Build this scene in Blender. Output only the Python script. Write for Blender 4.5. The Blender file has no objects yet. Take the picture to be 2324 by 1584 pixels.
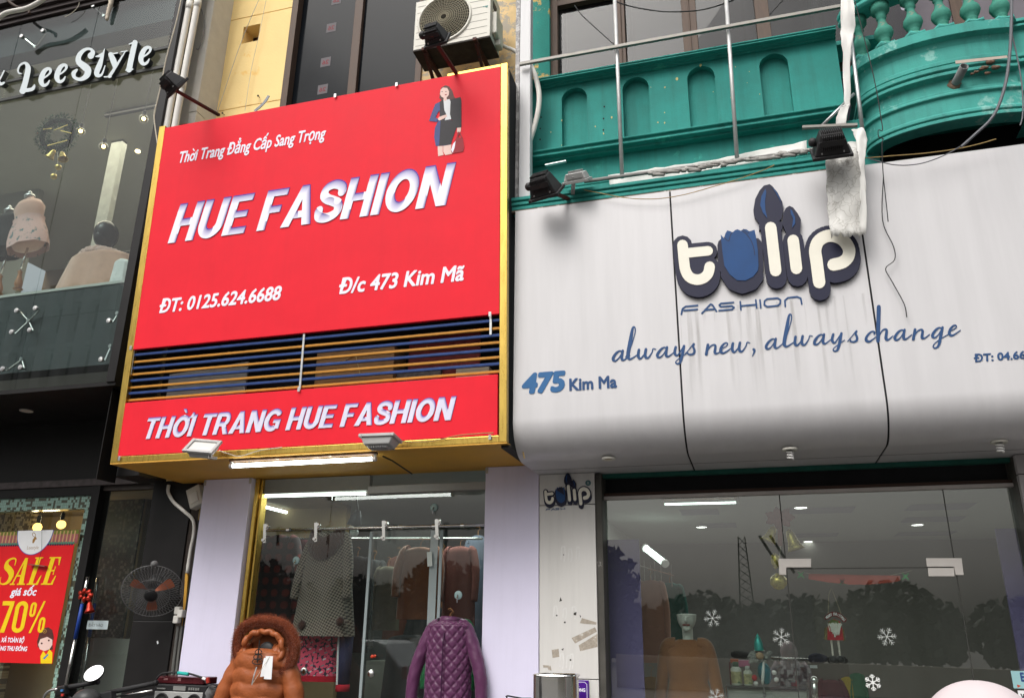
import bpy, math, random
from math import sin, cos, pi, radians, sqrt, atan2
from mathutils import Vector, Matrix, noise
from mathutils.geometry import delaunay_2d_cdt
random.seed(7)
sc = bpy.context.scene
col = sc.collection
# ---------------------------------------------------------------- camera
FPX, PIT, YAW, ROL = 1837.0, radians(19.28), radians(16.49), radians(0.707)
CAM = Vector((0.0, -5.8, 1.6))
W2, H2 = 2324.0, 1584.0
fw = Vector((-sin(YAW)*cos(PIT), cos(YAW)*cos(PIT), sin(PIT)))
r0 = Vector((cos(YAW), sin(YAW), 0)); u0 = r0.cross(fw)
RT = cos(ROL)*r0 + sin(ROL)*u0
UP = -sin(ROL)*r0 + cos(ROL)*u0
cd = bpy.data.cameras.new('camera'); cam = bpy.data.objects.new('camera', cd); col.objects.link(cam)
cd.sensor_fit = 'HORIZONTAL'; cd.sensor_width = 36; cd.lens = FPX/W2*36; cd.clip_start = .05; cd.clip_end = 2000
m3 = Matrix((RT, UP, -fw)).transposed()
cam.matrix_world = Matrix.Translation(CAM) @ m3.to_4x4()
sc.camera = cam
# ---------------------------------------------------------------- sky, sun, exposure
SUN_EL, SUN_AZ = radians(50), radians(198)      # azimuth of the sun seen from the shop fronts
world = bpy.data.worlds.new('World'); sc.world = world; world.use_nodes = True
wn = world.node_tree; bg = wn.nodes['Background']
sky = wn.nodes.new('ShaderNodeTexSky'); sky.sky_type = 'NISHITA'; sky.sun_disc = False
sky.sun_elevation = SUN_EL; sky.sun_rotation = SUN_AZ; sky.air_density = 1.6; sky.dust_density = 6.0; sky.ozone_density = 1.0
hs = wn.nodes.new('ShaderNodeHueSaturation'); hs.inputs['Saturation'].default_value = .22
wn.links.new(sky.outputs[0], hs.inputs['Color']); # overcast: the sky is dimmer towards the horizon than overhead
wt = wn.nodes.new('ShaderNodeTexCoord'); wx = wn.nodes.new('ShaderNodeSeparateXYZ'); wn.links.new(wt.outputs['Generated'], wx.inputs[0])
wr = wn.nodes.new('ShaderNodeMapRange'); wr.inputs[1].default_value = 0; wr.inputs[2].default_value = .9; wr.inputs[3].default_value = .5; wr.inputs[4].default_value = 1.5; wn.links.new(wx.outputs['Z'], wr.inputs[0])
wm = wn.nodes.new('ShaderNodeVectorMath'); wm.operation = 'SCALE'; wn.links.new(hs.outputs[0], wm.inputs[0]); wn.links.new(wr.outputs[0], wm.inputs['Scale']); wn.links.new(wm.outputs[0], bg.inputs['Color'])
bg.inputs['Strength'].default_value = .15
sl = bpy.data.lights.new('sun', 'SUN'); so = bpy.data.objects.new('sun', sl); col.objects.link(so)
sl.energy = 1.0; sl.angle = radians(32); sl.color = (1, .965, .92)
sdir = Vector((sin(SUN_AZ)*cos(SUN_EL), cos(SUN_AZ)*cos(SUN_EL), sin(SUN_EL)))   # towards the sun (behind the camera)
so.rotation_euler = sdir.to_track_quat('Z', 'Y').to_euler(); so.location = (0, -20, 30)
sc.view_settings.view_transform = 'Standard'; sc.view_settings.look = 'None'
sc.view_settings.gamma = 1; sc.view_settings.exposure = 0.06
# ---------------------------------------------------------------- pixel -> place
def ray(x, y): return fw*FPX + RT*(x-W2/2) - UP*(y-H2/2)
def at(x, y, Y):
    d = ray(x, y); return CAM + d*((Y-CAM.y)/d.y)
def atZ(x, y, Z):
    d = ray(x, y); return CAM + d*((Z-CAM.z)/d.z)
def px(x, y, Y):                                 # metres per pixel at that depth
    return (at(x+1, y, Y)-at(x, y, Y)).length
class Plane:
    """upright (or leaning) plane facing the street; u = X, v = height along it, w = out of it"""
    def __init__(s, Y, lean=0., Z0=0.):
        s.Y, s.Z0 = Y, Z0; n = sqrt(1+lean*lean)
        s.d = Vector((0, -lean/n, 1/n)); s.n = Vector((0, -1/n, -lean/n)); s.o = Vector((0, Y, Z0))
    def hit(s, x, y):
        d = ray(x, y); p = CAM + d*((s.o-CAM).dot(s.n)/d.dot(s.n)); q = p-s.o
        return (q.x, q.dot(s.d))
    def pos(s, u, v, w=0.): return s.o + Vector((u, 0, 0)) + s.d*v + s.n*w
# ---------------------------------------------------------------- 2D shapes
def union2d(polys, both=None):
    """triangles of the union of convex/simple polygons; with both=n: only where a polygon <n and one >=n overlap"""
    vs, fs = [], []
    for p in polys:
        a = 0.0
        for i in range(len(p)): a += p[i-1][0]*p[i][1]-p[i][0]*p[i-1][1]
        if abs(a) < 1e-9: p = None
        elif a < 0: p = list(reversed(p))
        if p is None: 
            fs.append(None); continue
        b = len(vs); vs += [Vector((q[0], q[1])) for q in p]; fs.append(list(range(b, b+len(p))))
    keep = [i for i, f in enumerate(fs) if f]
    r = delaunay_2d_cdt(vs, [], [fs[i] for i in keep], 0, 1e-6)
    out = []
    for f, of in zip(r[2], r[5]):
        if not of: continue
        if both is not None:
            o = [keep[i] for i in of]
            if not (any(i < both for i in o) and any(i >= both for i in o)): continue
        out.append(list(f))
    return [tuple(v) for v in r[0]], out
def disc(x, y, r, n=12): return [(x+r*cos(2*pi*i/n), y+r*sin(2*pi*i/n)) for i in range(n)]
def stroke(pts, w, cap='round', n=12):
    """polygons of a thick line; w = width or list of widths"""
    ws = w if isinstance(w, (list, tuple)) else [w]*len(pts)
    out = []
    for i in range(len(pts)-1):
        (x0, y0), (x1, y1) = pts[i], pts[i+1]; L = math.hypot(x1-x0, y1-y0)
        if L < 1e-9: continue
        nx, ny = -(y1-y0)/L, (x1-x0)/L; a, b = ws[i]/2, ws[i+1]/2
        out.append([(x0+nx*a, y0+ny*a), (x0-nx*a, y0-ny*a), (x1-nx*b, y1-ny*b), (x1+nx*b, y1+ny*b)])
    for i, p in enumerate(pts):
        if cap == 'round' or 0 < i < len(pts)-1: out.append(disc(p[0], p[1], ws[i]/2, n))
    return out
def smooth(pts, k=6):
    """Catmull-Rom through points (any dimension)"""
    out = []; n = len(pts)
    for i in range(n-1):
        p0, p1, p2, p3 = pts[max(i-1, 0)], pts[i], pts[i+1], pts[min(i+2, n-1)]
        for j in range(k):
            t = j/k
            out.append(tuple(.5*(2*b+(c-a)*t+(2*a-5*b+4*c-d)*t*t+(3*b-a-3*c+d)*t**3) for a, b, c, d in zip(p0, p1, p2, p3)))
    out.append(tuple(pts[-1])); return out
def arc(cx, cy, rx, ry, a0, a1, n=14):
    return [(cx+rx*cos(radians(a0+(a1-a0)*i/n)), cy+ry*sin(radians(a0+(a1-a0)*i/n))) for i in range(n+1)]
_tc = {}
def text_polys(body, bold=0., shear=0., spacing=1., res=3):
    key = (body, bold, shear, spacing)
    if key in _tc: return _tc[key]
    c = bpy.data.curves.new('lettering', 'FONT'); c.body = body; c.size = 1; c.shear = shear; c.space_character = spacing; c.resolution_u = res
    o = bpy.data.objects.new('lettering', c); col.objects.link(o)
    dg = bpy.context.evaluated_depsgraph_get(); me = bpy.data.meshes.new_from_object(o.evaluated_get(dg))
    polys = []; ed = {}
    for p in me.polygons:
        vv = [me.vertices[i].co for i in p.vertices]; polys.append([(v.x, v.y) for v in vv])
        for k in p.edge_keys: ed[k] = ed.get(k, 0)+1
    if bold > 0:
        for (a, b), n in ed.items():
            if n == 1:
                pa, pb = me.vertices[a].co, me.vertices[b].co
                polys += stroke([(pa.x, pa.y), (pb.x, pb.y)], bold*2, 'round', 6)
    bpy.data.objects.remove(o); bpy.data.curves.remove(c); bpy.data.meshes.remove(me)
    _tc[key] = polys; return polys
CAPH = max(p[1] for q in text_polys('H') for p in q)
def xf(polys, sx=1, sy=1, tx=0, ty=0, sh=0): return [[(x*sx+y*sh+tx, y*sy+ty) for x, y in p] for p in polys]
def bounds(polys):
    xs = [p[0] for q in polys for p in q]; ys = [p[1] for q in polys for p in q]
    return min(xs), max(xs), min(ys), max(ys)
# ---------------------------------------------------------------- mesh builder
WL = {}
def wloc(o): return WL.get(o.name, Vector((0, 0, 0)))
class MB:
    def __init__(s): s.v, s.f, s.m = [], [], []; s.cm = 0
    def add(s, vs, fs):
        b = len(s.v); s.v += [Vector(v) for v in vs]
        for f in fs: s.f.append([i+b for i in f]); s.m.append(s.cm)
        return s
    def box(s, x0, y0, z0, x1, y1, z1):
        x0, x1 = min(x0, x1), max(x0, x1); y0, y1 = min(y0, y1), max(y0, y1); z0, z1 = min(z0, z1), max(z0, z1)
        return s.add([(x, y, z) for z in (z0, z1) for y in (y0, y1) for x in (x0, x1)],
                     [(0, 2, 3, 1), (4, 5, 7, 6), (0, 1, 5, 4), (2, 6, 7, 3), (0, 4, 6, 2), (1, 3, 7, 5)])
    def obox(s, c, a, b, d):
        c, a, b, d = map(Vector, (c, a, b, d))
        return s.add([c+a*i+b*j+d*k for k in (-1, 1) for j in (-1, 1) for i in (-1, 1)],
                     [(0, 2, 3, 1), (4, 5, 7, 6), (0, 1, 5, 4), (2, 6, 7, 3), (0, 4, 6, 2), (1, 3, 7, 5)])
    def beam(s, p, q, w, h=None, up=(0, 0, 1)):
        p, q = Vector(p), Vector(q); h = h or w; d = (q-p); L = d.length; d.normalize(); up = Vector(up)
        a = d.cross(up)
        if a.length < 1e-4: a = d.cross(Vector((1, 0, 0)))
        a.normalize(); b = a.cross(d)
        return s.obox((p+q)/2, a*(w/2), b*(h/2), d*(L/2))
    def tube(s, pts, r, n=8, cap=True):
        pts = [Vector(p) for p in pts]; rs = r if isinstance(r, (list, tuple)) else [r]*len(pts)
        t = (pts[1]-pts[0]).normalized(); a = t.orthogonal().normalized(); rings = []; b0 = len(s.v)
        for i, p in enumerate(pts):
            if 0 < i < len(pts)-1: t = (pts[i+1]-pts[i-1]).normalized()
            elif i: t = (pts[i]-pts[i-1]).normalized()
            a = (a-t*a.dot(t)).normalized(); b = t.cross(a)
            s.v += [p+(a*cos(2*pi*k/n)+b*sin(2*pi*k/n))*rs[i] for k in range(n)]
        for i in range(len(pts)-1):
            for k in range(n):
                k2 = (k+1) % n; s.f.append([b0+i*n+k, b0+i*n+k2, b0+(i+1)*n+k2, b0+(i+1)*n+k]); s.m.append(s.cm)
        if cap:
            s.f.append([b0+k for k in reversed(range(n))]); s.m.append(s.cm)
            e = b0+(len(pts)-1)*n; s.f.append([e+k for k in range(n)]); s.m.append(s.cm)
        return s
    def lathe(s, prof, o, axis=(0, 0, 1), n=20, cap=True):
        o = Vector(o); ax = Vector(axis).normalized(); a = ax.orthogonal().normalized(); b = ax.cross(a); b0 = len(s.v)
        for r, z in prof: s.v += [o+ax*z+(a*cos(2*pi*k/n)+b*sin(2*pi*k/n))*max(r, 1e-4) for k in range(n)]
        for i in range(len(prof)-1):
            for k in range(n):
                k2 = (k+1) % n; s.f.append([b0+i*n+k, b0+i*n+k2, b0+(i+1)*n+k2, b0+(i+1)*n+k]); s.m.append(s.cm)
        if cap:
            s.f.append([b0+k for k in reversed(range(n))]); s.m.append(s.cm)
            e = b0+(len(prof)-1)*n; s.f.append([e+k for k in range(n)]); s.m.append(s.cm)
        return s
    def ball(s, c, rx, ry=None, rz=None, nu=16, nv=10, rot=None, wob=0):
        ry = ry or rx; rz = rz or rx; c = Vector(c); vs, fs = [], []
        for j in range(nv+1):
            th = pi*j/nv
            for i in range(nu):
                ph = 2*pi*i/nu; p = Vector((rx*sin(th)*cos(ph), ry*sin(th)*sin(ph), rz*cos(th)))
                if wob: p *= 1+wob*noise.noise(p*(2.2/max(rx, .01)))
                if rot: p = rot @ p
                vs.append(c+p)
        for j in range(nv):
            for i in range(nu):
                i2 = (i+1) % nu; fs.append((j*nu+i, (j+1)*nu+i, (j+1)*nu+i2, j*nu+i2))
        return s.add(vs, fs)
    def grid(s, fn, nu, nv, wrap=False):
        vs = [fn(i/(nu if wrap else nu), j/nv) for j in range(nv+1) for i in range(nu+(0 if wrap else 1))]
        w = nu+(0 if wrap else 1); fs = []
        for j in range(nv):
            for i in range(nu):
                i2 = (i+1) % w if wrap else i+1
                fs.append((j*w+i, j*w+i2, (j+1)*w+i2, (j+1)*w+i))
        return s.add(vs, fs)
    def flat(s, polys, pos, w0, w1, both=None):
        """union of 2D polygons as a plate from w0 (back) to w1 (front) through pos(u,v,w)"""
        v2, tr = union2d(polys, both); s.plate(v2, tr, pos, w0, w1); return s
    def plate(s, v2, tr, pos, w0, w1):
        used = sorted({i for t in tr for i in t}); ix = {i: k for k, i in enumerate(used)}; n = len(used)
        vs = [pos(v2[i][0], v2[i][1], w1) for i in used]; fs = [[ix[i] for i in t] for t in tr]
        if w0 is not None:
            vs += [pos(v2[i][0], v2[i][1], w0) for i in used]; cnt = {}
            for t in tr:
                for k in range(len(t)): cnt[(t[k-1], t[k])] = 1
            back = [[ix[i]+n for i in reversed(t)] for t in tr]; side = []
            for (a, b) in cnt:
                if (b, a) not in cnt: side.append([ix[b], ix[a], ix[a]+n, ix[b]+n])
            fs = fs+back+side
        return s.add(vs, fs)
    def sweep(s, prof, path, nrm, closed=False):
        """profile [(out, z)] swept along plan path [(x,y)] with outward normals"""
        b0 = len(s.v); n = len(prof)
        for (x, y), (a, b) in zip(path, nrm): s.v += [Vector((x+a*o, y+b*o, z)) for o, z in prof]
        for i in range(len(path)-1):
            for k in range(n-(0 if closed else 1)):
                k2 = (k+1) % n; s.f.append([b0+i*n+k, b0+i*n+k2, b0+(i+1)*n+k2, b0+(i+1)*n+k]); s.m.append(s.cm)
        if closed:
            s.f.append([b0+k for k in range(n)]); s.m.append(s.cm); e = b0+(len(path)-1)*n; s.f.append([e+k for k in reversed(range(n))]); s.m.append(s.cm)
        return s
    def build(s, name, mats, parent=None, sm=False, bev=0., loc=None, seg=2, sub=0):
        if not isinstance(mats, (list, tuple)): mats = [mats]
        me = bpy.data.meshes.new(name)
        if parent is not None: off = wloc(parent)
        else:
            if loc is None:
                xs = [v.x for v in s.v]; ys = [v.y for v in s.v]; zs = [v.z for v in s.v]
                loc = Vector(((min(xs)+max(xs))/2, (min(ys)+max(ys))/2, min(zs)))
            off = Vector(loc)
        me.from_pydata([tuple(v-off) for v in s.v], [], s.f)
        for m in mats: me.materials.append(m)
        me.polygons.foreach_set('material_index', s.m)
        if sm: me.polygons.foreach_set('use_smooth', [True]*len(s.f))
        me.update()
        import bmesh
        bm = bmesh.new(); bm.from_mesh(me); bmesh.ops.recalc_face_normals(bm, faces=bm.faces); bm.to_mesh(me); bm.free()
        o = bpy.data.objects.new(name, me); col.objects.link(o)
        if parent is not None: o.parent = parent; WL[o.name] = off
        else: o.location = off; WL[o.name] = off
        if bev:
            b = o.modifiers.new('bevel', 'BEVEL'); b.width = bev; b.segments = seg; b.limit_method = 'ANGLE'; b.angle_limit = radians(40); b.harden_normals = False
        if sub:
            q = o.modifiers.new('subsurf', 'SUBSURF'); q.levels = q.render_levels = sub
        if sm == 'auto':
            pass
        return o
def tag(o, label=None, cat=None, group=None, kind=None):
    if label: o['label'] = label
    if cat: o['category'] = cat
    if group: o['group'] = group
    if kind: o['kind'] = kind
    return o
def empty(name, loc, label, cat, group=None, kind=None):
    o = bpy.data.objects.new(name, None); col.objects.link(o); o.location = loc; o.empty_display_size = .1
    WL[o.name] = Vector(loc); return tag(o, label, cat, group, kind)
def copy_tree(o, parent=None):
    c = o.copy(); col.objects.link(c)
    if parent is not None: c.parent = parent
    WL[c.name] = wloc(o)
    for ch in [k for k in bpy.data.objects if k.parent == o]: copy_tree(ch, c)
    return c
# ---------------------------------------------------------------- materials
def rgb(h):
    h = h.lstrip('#'); c = [int(h[i:i+2], 16)/255 for i in (0, 2, 4)]
    return tuple((x/12.92 if x <= .04045 else ((x+.055)/1.055)**2.4) for x in c)
_mats = {}
def mat(name, c, rough=.6, metal=0., var=.12, scale=6., bump=0., bscale=60., emit=None, es=1., spec=.22, streak=0., coat=0., stretch=None, c2=None, thr=None, spot=12., sheen=0., detail=6.):
    """procedural Principled: base colour mottled by noise, optional second colour in patches, bump"""
    if name in _mats: return _mats[name]
    m = bpy.data.materials.new(name); m.use_nodes = True; nt = m.node_tree; N = nt.nodes; L = nt.links; b = N['Principled BSDF']
    tc = N.new('ShaderNodeTexCoord'); mp = N.new('ShaderNodeMapping'); L.new(tc.outputs['Object'], mp.inputs[0])
    if stretch: mp.inputs['Scale'].default_value = stretch
    nz = N.new('ShaderNodeTexNoise'); nz.inputs['Scale'].default_value = scale; nz.inputs['Detail'].default_value = detail; nz.inputs['Roughness'].default_value = .62
    L.new(mp.outputs[0], nz.inputs['Vector'])
    rp = N.new('ShaderNodeValToRGB'); e = rp.color_ramp.elements; e[0].position = .25; e[1].position = .75
    e[0].color = (*[max(0, x*(1-var)) for x in c], 1); e[1].color = (*[min(1, x*(1+var*.7)) for x in c], 1)
    L.new(nz.outputs['Fac'], rp.inputs[0]); out = rp.outputs[0]
    if c2 is not None:
        n2 = N.new('ShaderNodeTexNoise'); n2.inputs['Scale'].default_value = spot; n2.inputs['Detail'].default_value = 8; n2.inputs['Roughness'].default_value = .7
        L.new(mp.outputs[0], n2.inputs['Vector'])
        r2 = N.new('ShaderNodeValToRGB'); r2.color_ramp.elements[0].position = thr or .6; r2.color_ramp.elements[1].position = (thr or .6)+.04
        L.new(n2.outputs['Fac'], r2.inputs[0]); mx = N.new('ShaderNodeMixRGB'); L.new(r2.outputs[0], mx.inputs[0]); L.new(out, mx.inputs[1]); mx.inputs[2].default_value = (*c2, 1); out = mx.outputs[0]
    if streak:                                   # rain streaks running down the face
        m3_ = N.new('ShaderNodeMapping'); m3_.inputs['Scale'].default_value = (9, 9, .55); L.new(tc.outputs['Object'], m3_.inputs[0]); n3 = N.new('ShaderNodeTexNoise'); n3.inputs['Scale'].default_value = 1.3; n3.inputs['Detail'].default_value = 7; n3.inputs['Roughness'].default_value = .65; L.new(m3_.outputs[0], n3.inputs['Vector'])
        r3 = N.new('ShaderNodeMapRange'); r3.inputs[1].default_value = .48; r3.inputs[2].default_value = .78; r3.inputs[3].default_value = 0; r3.inputs[4].default_value = streak; L.new(n3.outputs['Fac'], r3.inputs[0])
        x3 = N.new('ShaderNodeMixRGB'); L.new(r3.outputs[0], x3.inputs[0]); L.new(out, x3.inputs[1]); x3.inputs[2].default_value = (*[q_*.35+.015 for q_ in c], 1); out = x3.outputs[0]
    L.new(out, b.inputs['Base Color'])
    b.inputs['Roughness'].default_value = rough; b.inputs['Metallic'].default_value = metal; b.inputs['Specular IOR Level'].default_value = spec
    b.inputs['Coat Weight'].default_value = coat; b.inputs['Sheen Weight'].default_value = sheen
    rr = N.new('ShaderNodeMapRange'); rr.inputs[3].default_value = max(.02, rough-.1); rr.inputs[4].default_value = min(1, rough+.12); L.new(nz.outputs['Fac'], rr.inputs[0]); L.new(rr.outputs[0], b.inputs['Roughness'])
    if bump:
        nb = N.new('ShaderNodeTexNoise'); nb.inputs['Scale'].default_value = bscale; nb.inputs['Detail'].default_value = 4; L.new(tc.outputs['Object'], nb.inputs['Vector'])
        bp = N.new('ShaderNodeBump'); bp.inputs['Strength'].default_value = bump; bp.inputs['Distance'].default_value = .01; L.new(nb.outputs['Fac'], bp.inputs['Height']); L.new(bp.outputs[0], b.inputs['Normal'])
    if emit:
        b.inputs['Emission Color'].default_value = (*emit, 1); b.inputs['Emission Strength'].default_value = es
    _mats[name] = m; return m
def glassmat(name, tint=(1, 1, 1), base=.06, gain=1., rough=.0, dirt=0.):
    """thin pane: clear through, mirror by Fresnel, faint dust"""
    m = bpy.data.materials.new(name); m.use_nodes = True; nt = m.node_tree; N = nt.nodes; L = nt.links
    N.remove(N['Principled BSDF']); out = N['Material Output']
    tr = N.new('ShaderNodeBsdfTransparent'); tr.inputs[0].default_value = (*tint, 1)
    gl = N.new('ShaderNodeBsdfGlossy'); gl.inputs['Roughness'].default_value = rough
    lw = N.new('ShaderNodeFresnel'); lw.inputs['IOR'].default_value = 1.45
    ma = N.new('ShaderNodeMath'); ma.operation = 'MULTIPLY_ADD'; L.new(lw.outputs[0], ma.inputs[0]); ma.inputs[1].default_value = gain; ma.inputs[2].default_value = base; ma.use_clamp = True
    ge = N.new('ShaderNodeNewGeometry'); fr_ = N.new('ShaderNodeMath'); fr_.operation = 'SUBTRACT'; fr_.inputs[0].default_value = 1; L.new(ge.outputs['Backfacing'], fr_.inputs[1]); mb_ = N.new('ShaderNodeMath'); mb_.operation = 'MULTIPLY'; L.new(ma.outputs[0], mb_.inputs[0]); L.new(fr_.outputs[0], mb_.inputs[1])
    mx = N.new('ShaderNodeMixShader'); L.new(mb_.outputs[0], mx.inputs[0]); L.new(tr.outputs[0], mx.inputs[1]); L.new(gl.outputs[0], mx.inputs[2]); res = mx.outputs[0]
    if dirt:
        df = N.new('ShaderNodeBsdfDiffuse'); df.inputs[0].default_value = (.45, .45, .43, 1)
        tc = N.new('ShaderNodeTexCoord'); mp = N.new('ShaderNodeMapping'); mp.inputs['Scale'].default_value = (1.6, 1, .35); L.new(tc.outputs['Object'], mp.inputs[0])
        nz = N.new('ShaderNodeTexNoise'); nz.inputs['Scale'].default_value = 2.2; nz.inputs['Detail'].default_value = 7; L.new(mp.outputs[0], nz.inputs['Vector'])
        r = N.new('ShaderNodeMapRange'); r.inputs[1].default_value = .35; r.inputs[2].default_value = .75; r.inputs[3].default_value = dirt*.35; r.inputs[4].default_value = dirt*1.6; L.new(nz.outputs['Fac'], r.inputs[0])
        m2 = N.new('ShaderNodeMixShader'); L.new(r.outputs[0], m2.inputs[0]); L.new(res, m2.inputs[1]); L.new(df.outputs[0], m2.inputs[2]); res = m2.outputs[0]
    L.new(res, out.inputs['Surface']); return m
def lampmat(name, c, s):
    m = bpy.data.materials.new(name); m.use_nodes = True; b = m.node_tree.nodes['Principled BSDF']
    b.inputs['Base Color'].default_value = (*c, 1); b.inputs['Emission Color'].default_value = (*c, 1); b.inputs['Emission Strength'].default_value = s; return m
# ================================================================ palette
M_red = mat('red_vinyl', (.79, .019, .036), .5, spec=.14, var=.07, scale=2.2, bump=.35, bscale=2.5, streak=.06)
M_gold = mat('brushed_gold', (.62, .42, .10), .28, metal=.9, var=.2, scale=8, stretch=(3, 3, .6))
M_ochre = mat('ochre_paint', (.66, .36, .06), .55, var=.12, scale=2.5, bump=.05, bscale=30, c2=(.52, .27, .045), thr=.66, spot=4)
M_violet = mat('violet_print', (.085, .045, .36), .45, var=.05)
M_lilacw = mat('lilac_white_print', (.86, .85, .96), .5, var=.03)
M_lilac = mat('lilac_panel', (.72, .69, .86), .5, var=.06, scale=1.4, streak=.10)
M_orange = mat('orange_slat', (.50, .225, .035), .5, var=.18, scale=9)
M_blue = mat('navy_slat', (.022, .055, .19), .5, var=.25, scale=9)
M_steel = mat('galvanised_steel', (.52, .53, .53), .35, metal=.8, var=.25, scale=20)
M_stain = mat('stainless', (.72, .71, .69), .18, metal=1, var=.08, scale=9)
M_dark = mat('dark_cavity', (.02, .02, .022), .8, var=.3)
M_black = mat('black_cladding', (.014, .013, .013), .38, var=.25, scale=3)
M_blackm = mat('black_plastic', (.02, .02, .021), .45, var=.2)
M_lamp = mat('lamp_housing', (.035, .034, .035), .5, var=.3, scale=14, bump=.1)
M_rust = mat('rusty_arm', (.09, .035, .028), .7, var=.35, scale=18, c2=(.05, .04, .04), thr=.55, spot=25)
M_ledgrey = mat('pale_grey_housing', (.42, .42, .41), .45, var=.12)
M_tube = lampmat('lit_tube', (.93, 1.0, .94), 11)
M_tubein = lampmat('lit_tube_inside', (.86, 1.0, .92), 4.5)
M_yel = mat('yellow_plaster', (.93, .70, .32), .8, var=.08, scale=1.6, bump=.15, bscale=40, c2=(.88, .58, .2), thr=.62, spot=2)
M_peel = mat('peeling_yellow_plaster', (.70, .52, .28), .85, var=.25, scale=4, bump=.3, bscale=25, c2=(.40, .36, .30), thr=.5, spot=5)
M_greyw = mat('grey_render', (.62, .60, .54), .8, var=.18, scale=4, bump=.2, stretch=(2, 2, .5), c2=(.3, .29, .27), thr=.66, spot=6)
M_pvc = mat('white_pipe', (.72, .70, .65), .4, var=.12, scale=5, stretch=(1, 1, .3))
M_brown = mat('brown_frame', (.105, .068, .05), .5, var=.25, scale=9, stretch=(4, 4, .6))
M_white = mat('white_paint', (.74, .73, .71), .5, var=.08)
M_cream = mat('cream_plastic', (.66, .64, .57), .42, var=.08, scale=5)
M_cable = mat('black_cable', (.025, .025, .026), .55, var=.1)
M_wirey = mat('yellowed_wire', (.36, .25, .10), .6, var=.2)
M_wirew = mat('pale_wire', (.55, .50, .40), .6, var=.15)
M_teal = mat('teal_plaster', (.032, .27, .235), .7, streak=.55, var=.2, scale=3, bump=.12, bscale=30, c2=(.05, .36, .29), thr=.60, spot=4)
M_tealp = mat('peeled_teal_plaster', (.034, .275, .23), .75, var=.15, scale=3, bump=.25, c2=(.68, .45, .14), thr=.535, spot=2.6)
M_tealflat = mat('teal_niche', (.034, .275, .24), .7, streak=.45, var=.18, scale=4, bump=.1, c2=(.62, .55, .25), thr=.735, spot=9)
M_alu = mat('white_aluminium_panel', (.58, .57, .58), .34, spec=.4, metal=.05, streak=.05, var=.06, scale=3, stretch=(3, 3, .25))
M_navy = mat('navy_letter_side', (.010, .011, .036), .5, spec=.3, var=.2, scale=8)
M_tulipblue = mat('tulip_blue', (.013, .062, .19), .45, var=.15, scale=5)
M_ivory = mat('ivory_letter_face', (.80, .77, .67), .42, var=.06, scale=5)
M_ink = mat('blue_lettering', (.028, .075, .19), .45, var=.15, scale=8)
M_ink2 = mat('bright_blue_lettering', (.035, .13, .30), .45, var=.12, scale=8)
M_paper = mat('white_paper', (.78, .79, .80), .7, var=.05)
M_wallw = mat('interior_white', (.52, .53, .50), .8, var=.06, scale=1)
M_floor = mat('interior_floor', (.25, .22, .19), .35, var=.15)
M_skin = mat('mannequin_white', (.66, .66, .61), .4, var=.05)
G_door = glassmat('shop_glass', (.93, .96, .95), .05, .9, 0, .012)
G_win = mat('dark_window_glass', (.010, .012, .015), .10, spec=.07, var=.25, scale=1.5)
G_left = glassmat('left_shop_glass', (.86, .91, .90), .025, .7, 0, .012)
G_tulip = glassmat('tulip_glass', (.88, .93, .91), .16, 1.2, 0, .016)
# ================================================================ depths (m, street side negative)
YS, YT, YP, YG, YH, YW, YL, YLB = 0., .08, .85, 1.0, .95, .85, .25, 1.37
SG = Plane(0., .04, 2.97)
PP, PW, PT, PL, PLB, PGL, PH = Plane(YP), Plane(YW), Plane(YT), Plane(YL), Plane(YLB), Plane(YG), Plane(YH)
def av(*a): return sum(a)/len(a)
def rect(P, tl, tr, bl, br):
    a, b, c, d = P.hit(*tl), P.hit(*tr), P.hit(*bl), P.hit(*br)
    return av(a[0], c[0]), av(b[0], d[0]), av(c[1], d[1]), av(a[1], b[1])     # u0,u1,v0,v1
def R4(u0, u1, v0, v1): return [(u0, v0), (u1, v0), (u1, v1), (u0, v1)]
def pbox(mb, P, u0, u1, v0, v1, w0, w1):
    p = [P.pos(u, v, w) for w in (w0, w1) for v in (v0, v1) for u in (u0, u1)]
    return mb.add(p, [(0, 2, 3, 1), (4, 5, 7, 6), (0, 1, 5, 4), (2, 6, 7, 3), (0, 4, 6, 2), (1, 3, 7, 5)])
def fit_polys(P, polys, ul, ur, base, cap, capsrc):
    """scale text polygons so that they run ul..ur, sit on base, capitals cap high"""
    x0, x1, _, _ = bounds(polys); sx = (ur-ul)/(x1-x0); sy = cap/capsrc
    return xf(polys, sx, sy, ul-x0*sx, base)
def horn_text(body, bold, shear):
    k = body.find('ờ')
    if k < 0: return None
    pl = list(text_polys(body.replace('ờ', 'o'), bold, shear)); xr = bounds(text_polys(body[:k]+'o', bold, shear))[1]; o_ = bounds(text_polys('o', bold, shear)); cx_ = xr-(o_[1]-o_[0])/2
    return pl+stroke([(cx_-.10+shear*.35, .74), (cx_+.06+shear*.25, .62)], .085)+stroke([(xr-.05, .40), (xr+.035, .45), (xr+.05, .55)], .075)
def lettering(name, P, body, bl, br, tl, m, parent, bold=.0, shear=0., w=(.001, .004), spacing=1., polys=None, capsrc=None, tr=None):
    """bl, br baseline ends and tl top of the first capital, in photo pixels on plane P"""
    a, b, c = P.hit(*bl), P.hit(*br), P.hit(*tl); base = av(a[1], b[1]); cap = c[1]-a[1]
    if tr: cap = av(cap, P.hit(*tr)[1]-b[1])
    pl = fit_polys(P, polys or horn_text(body, bold, shear) or text_polys(body, bold, shear, spacing), a[0], b[0], base, cap, capsrc or CAPH+bold)
    return MB().flat(pl, P.pos, w[0], w[1]).build(name, m, parent), pl
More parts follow.
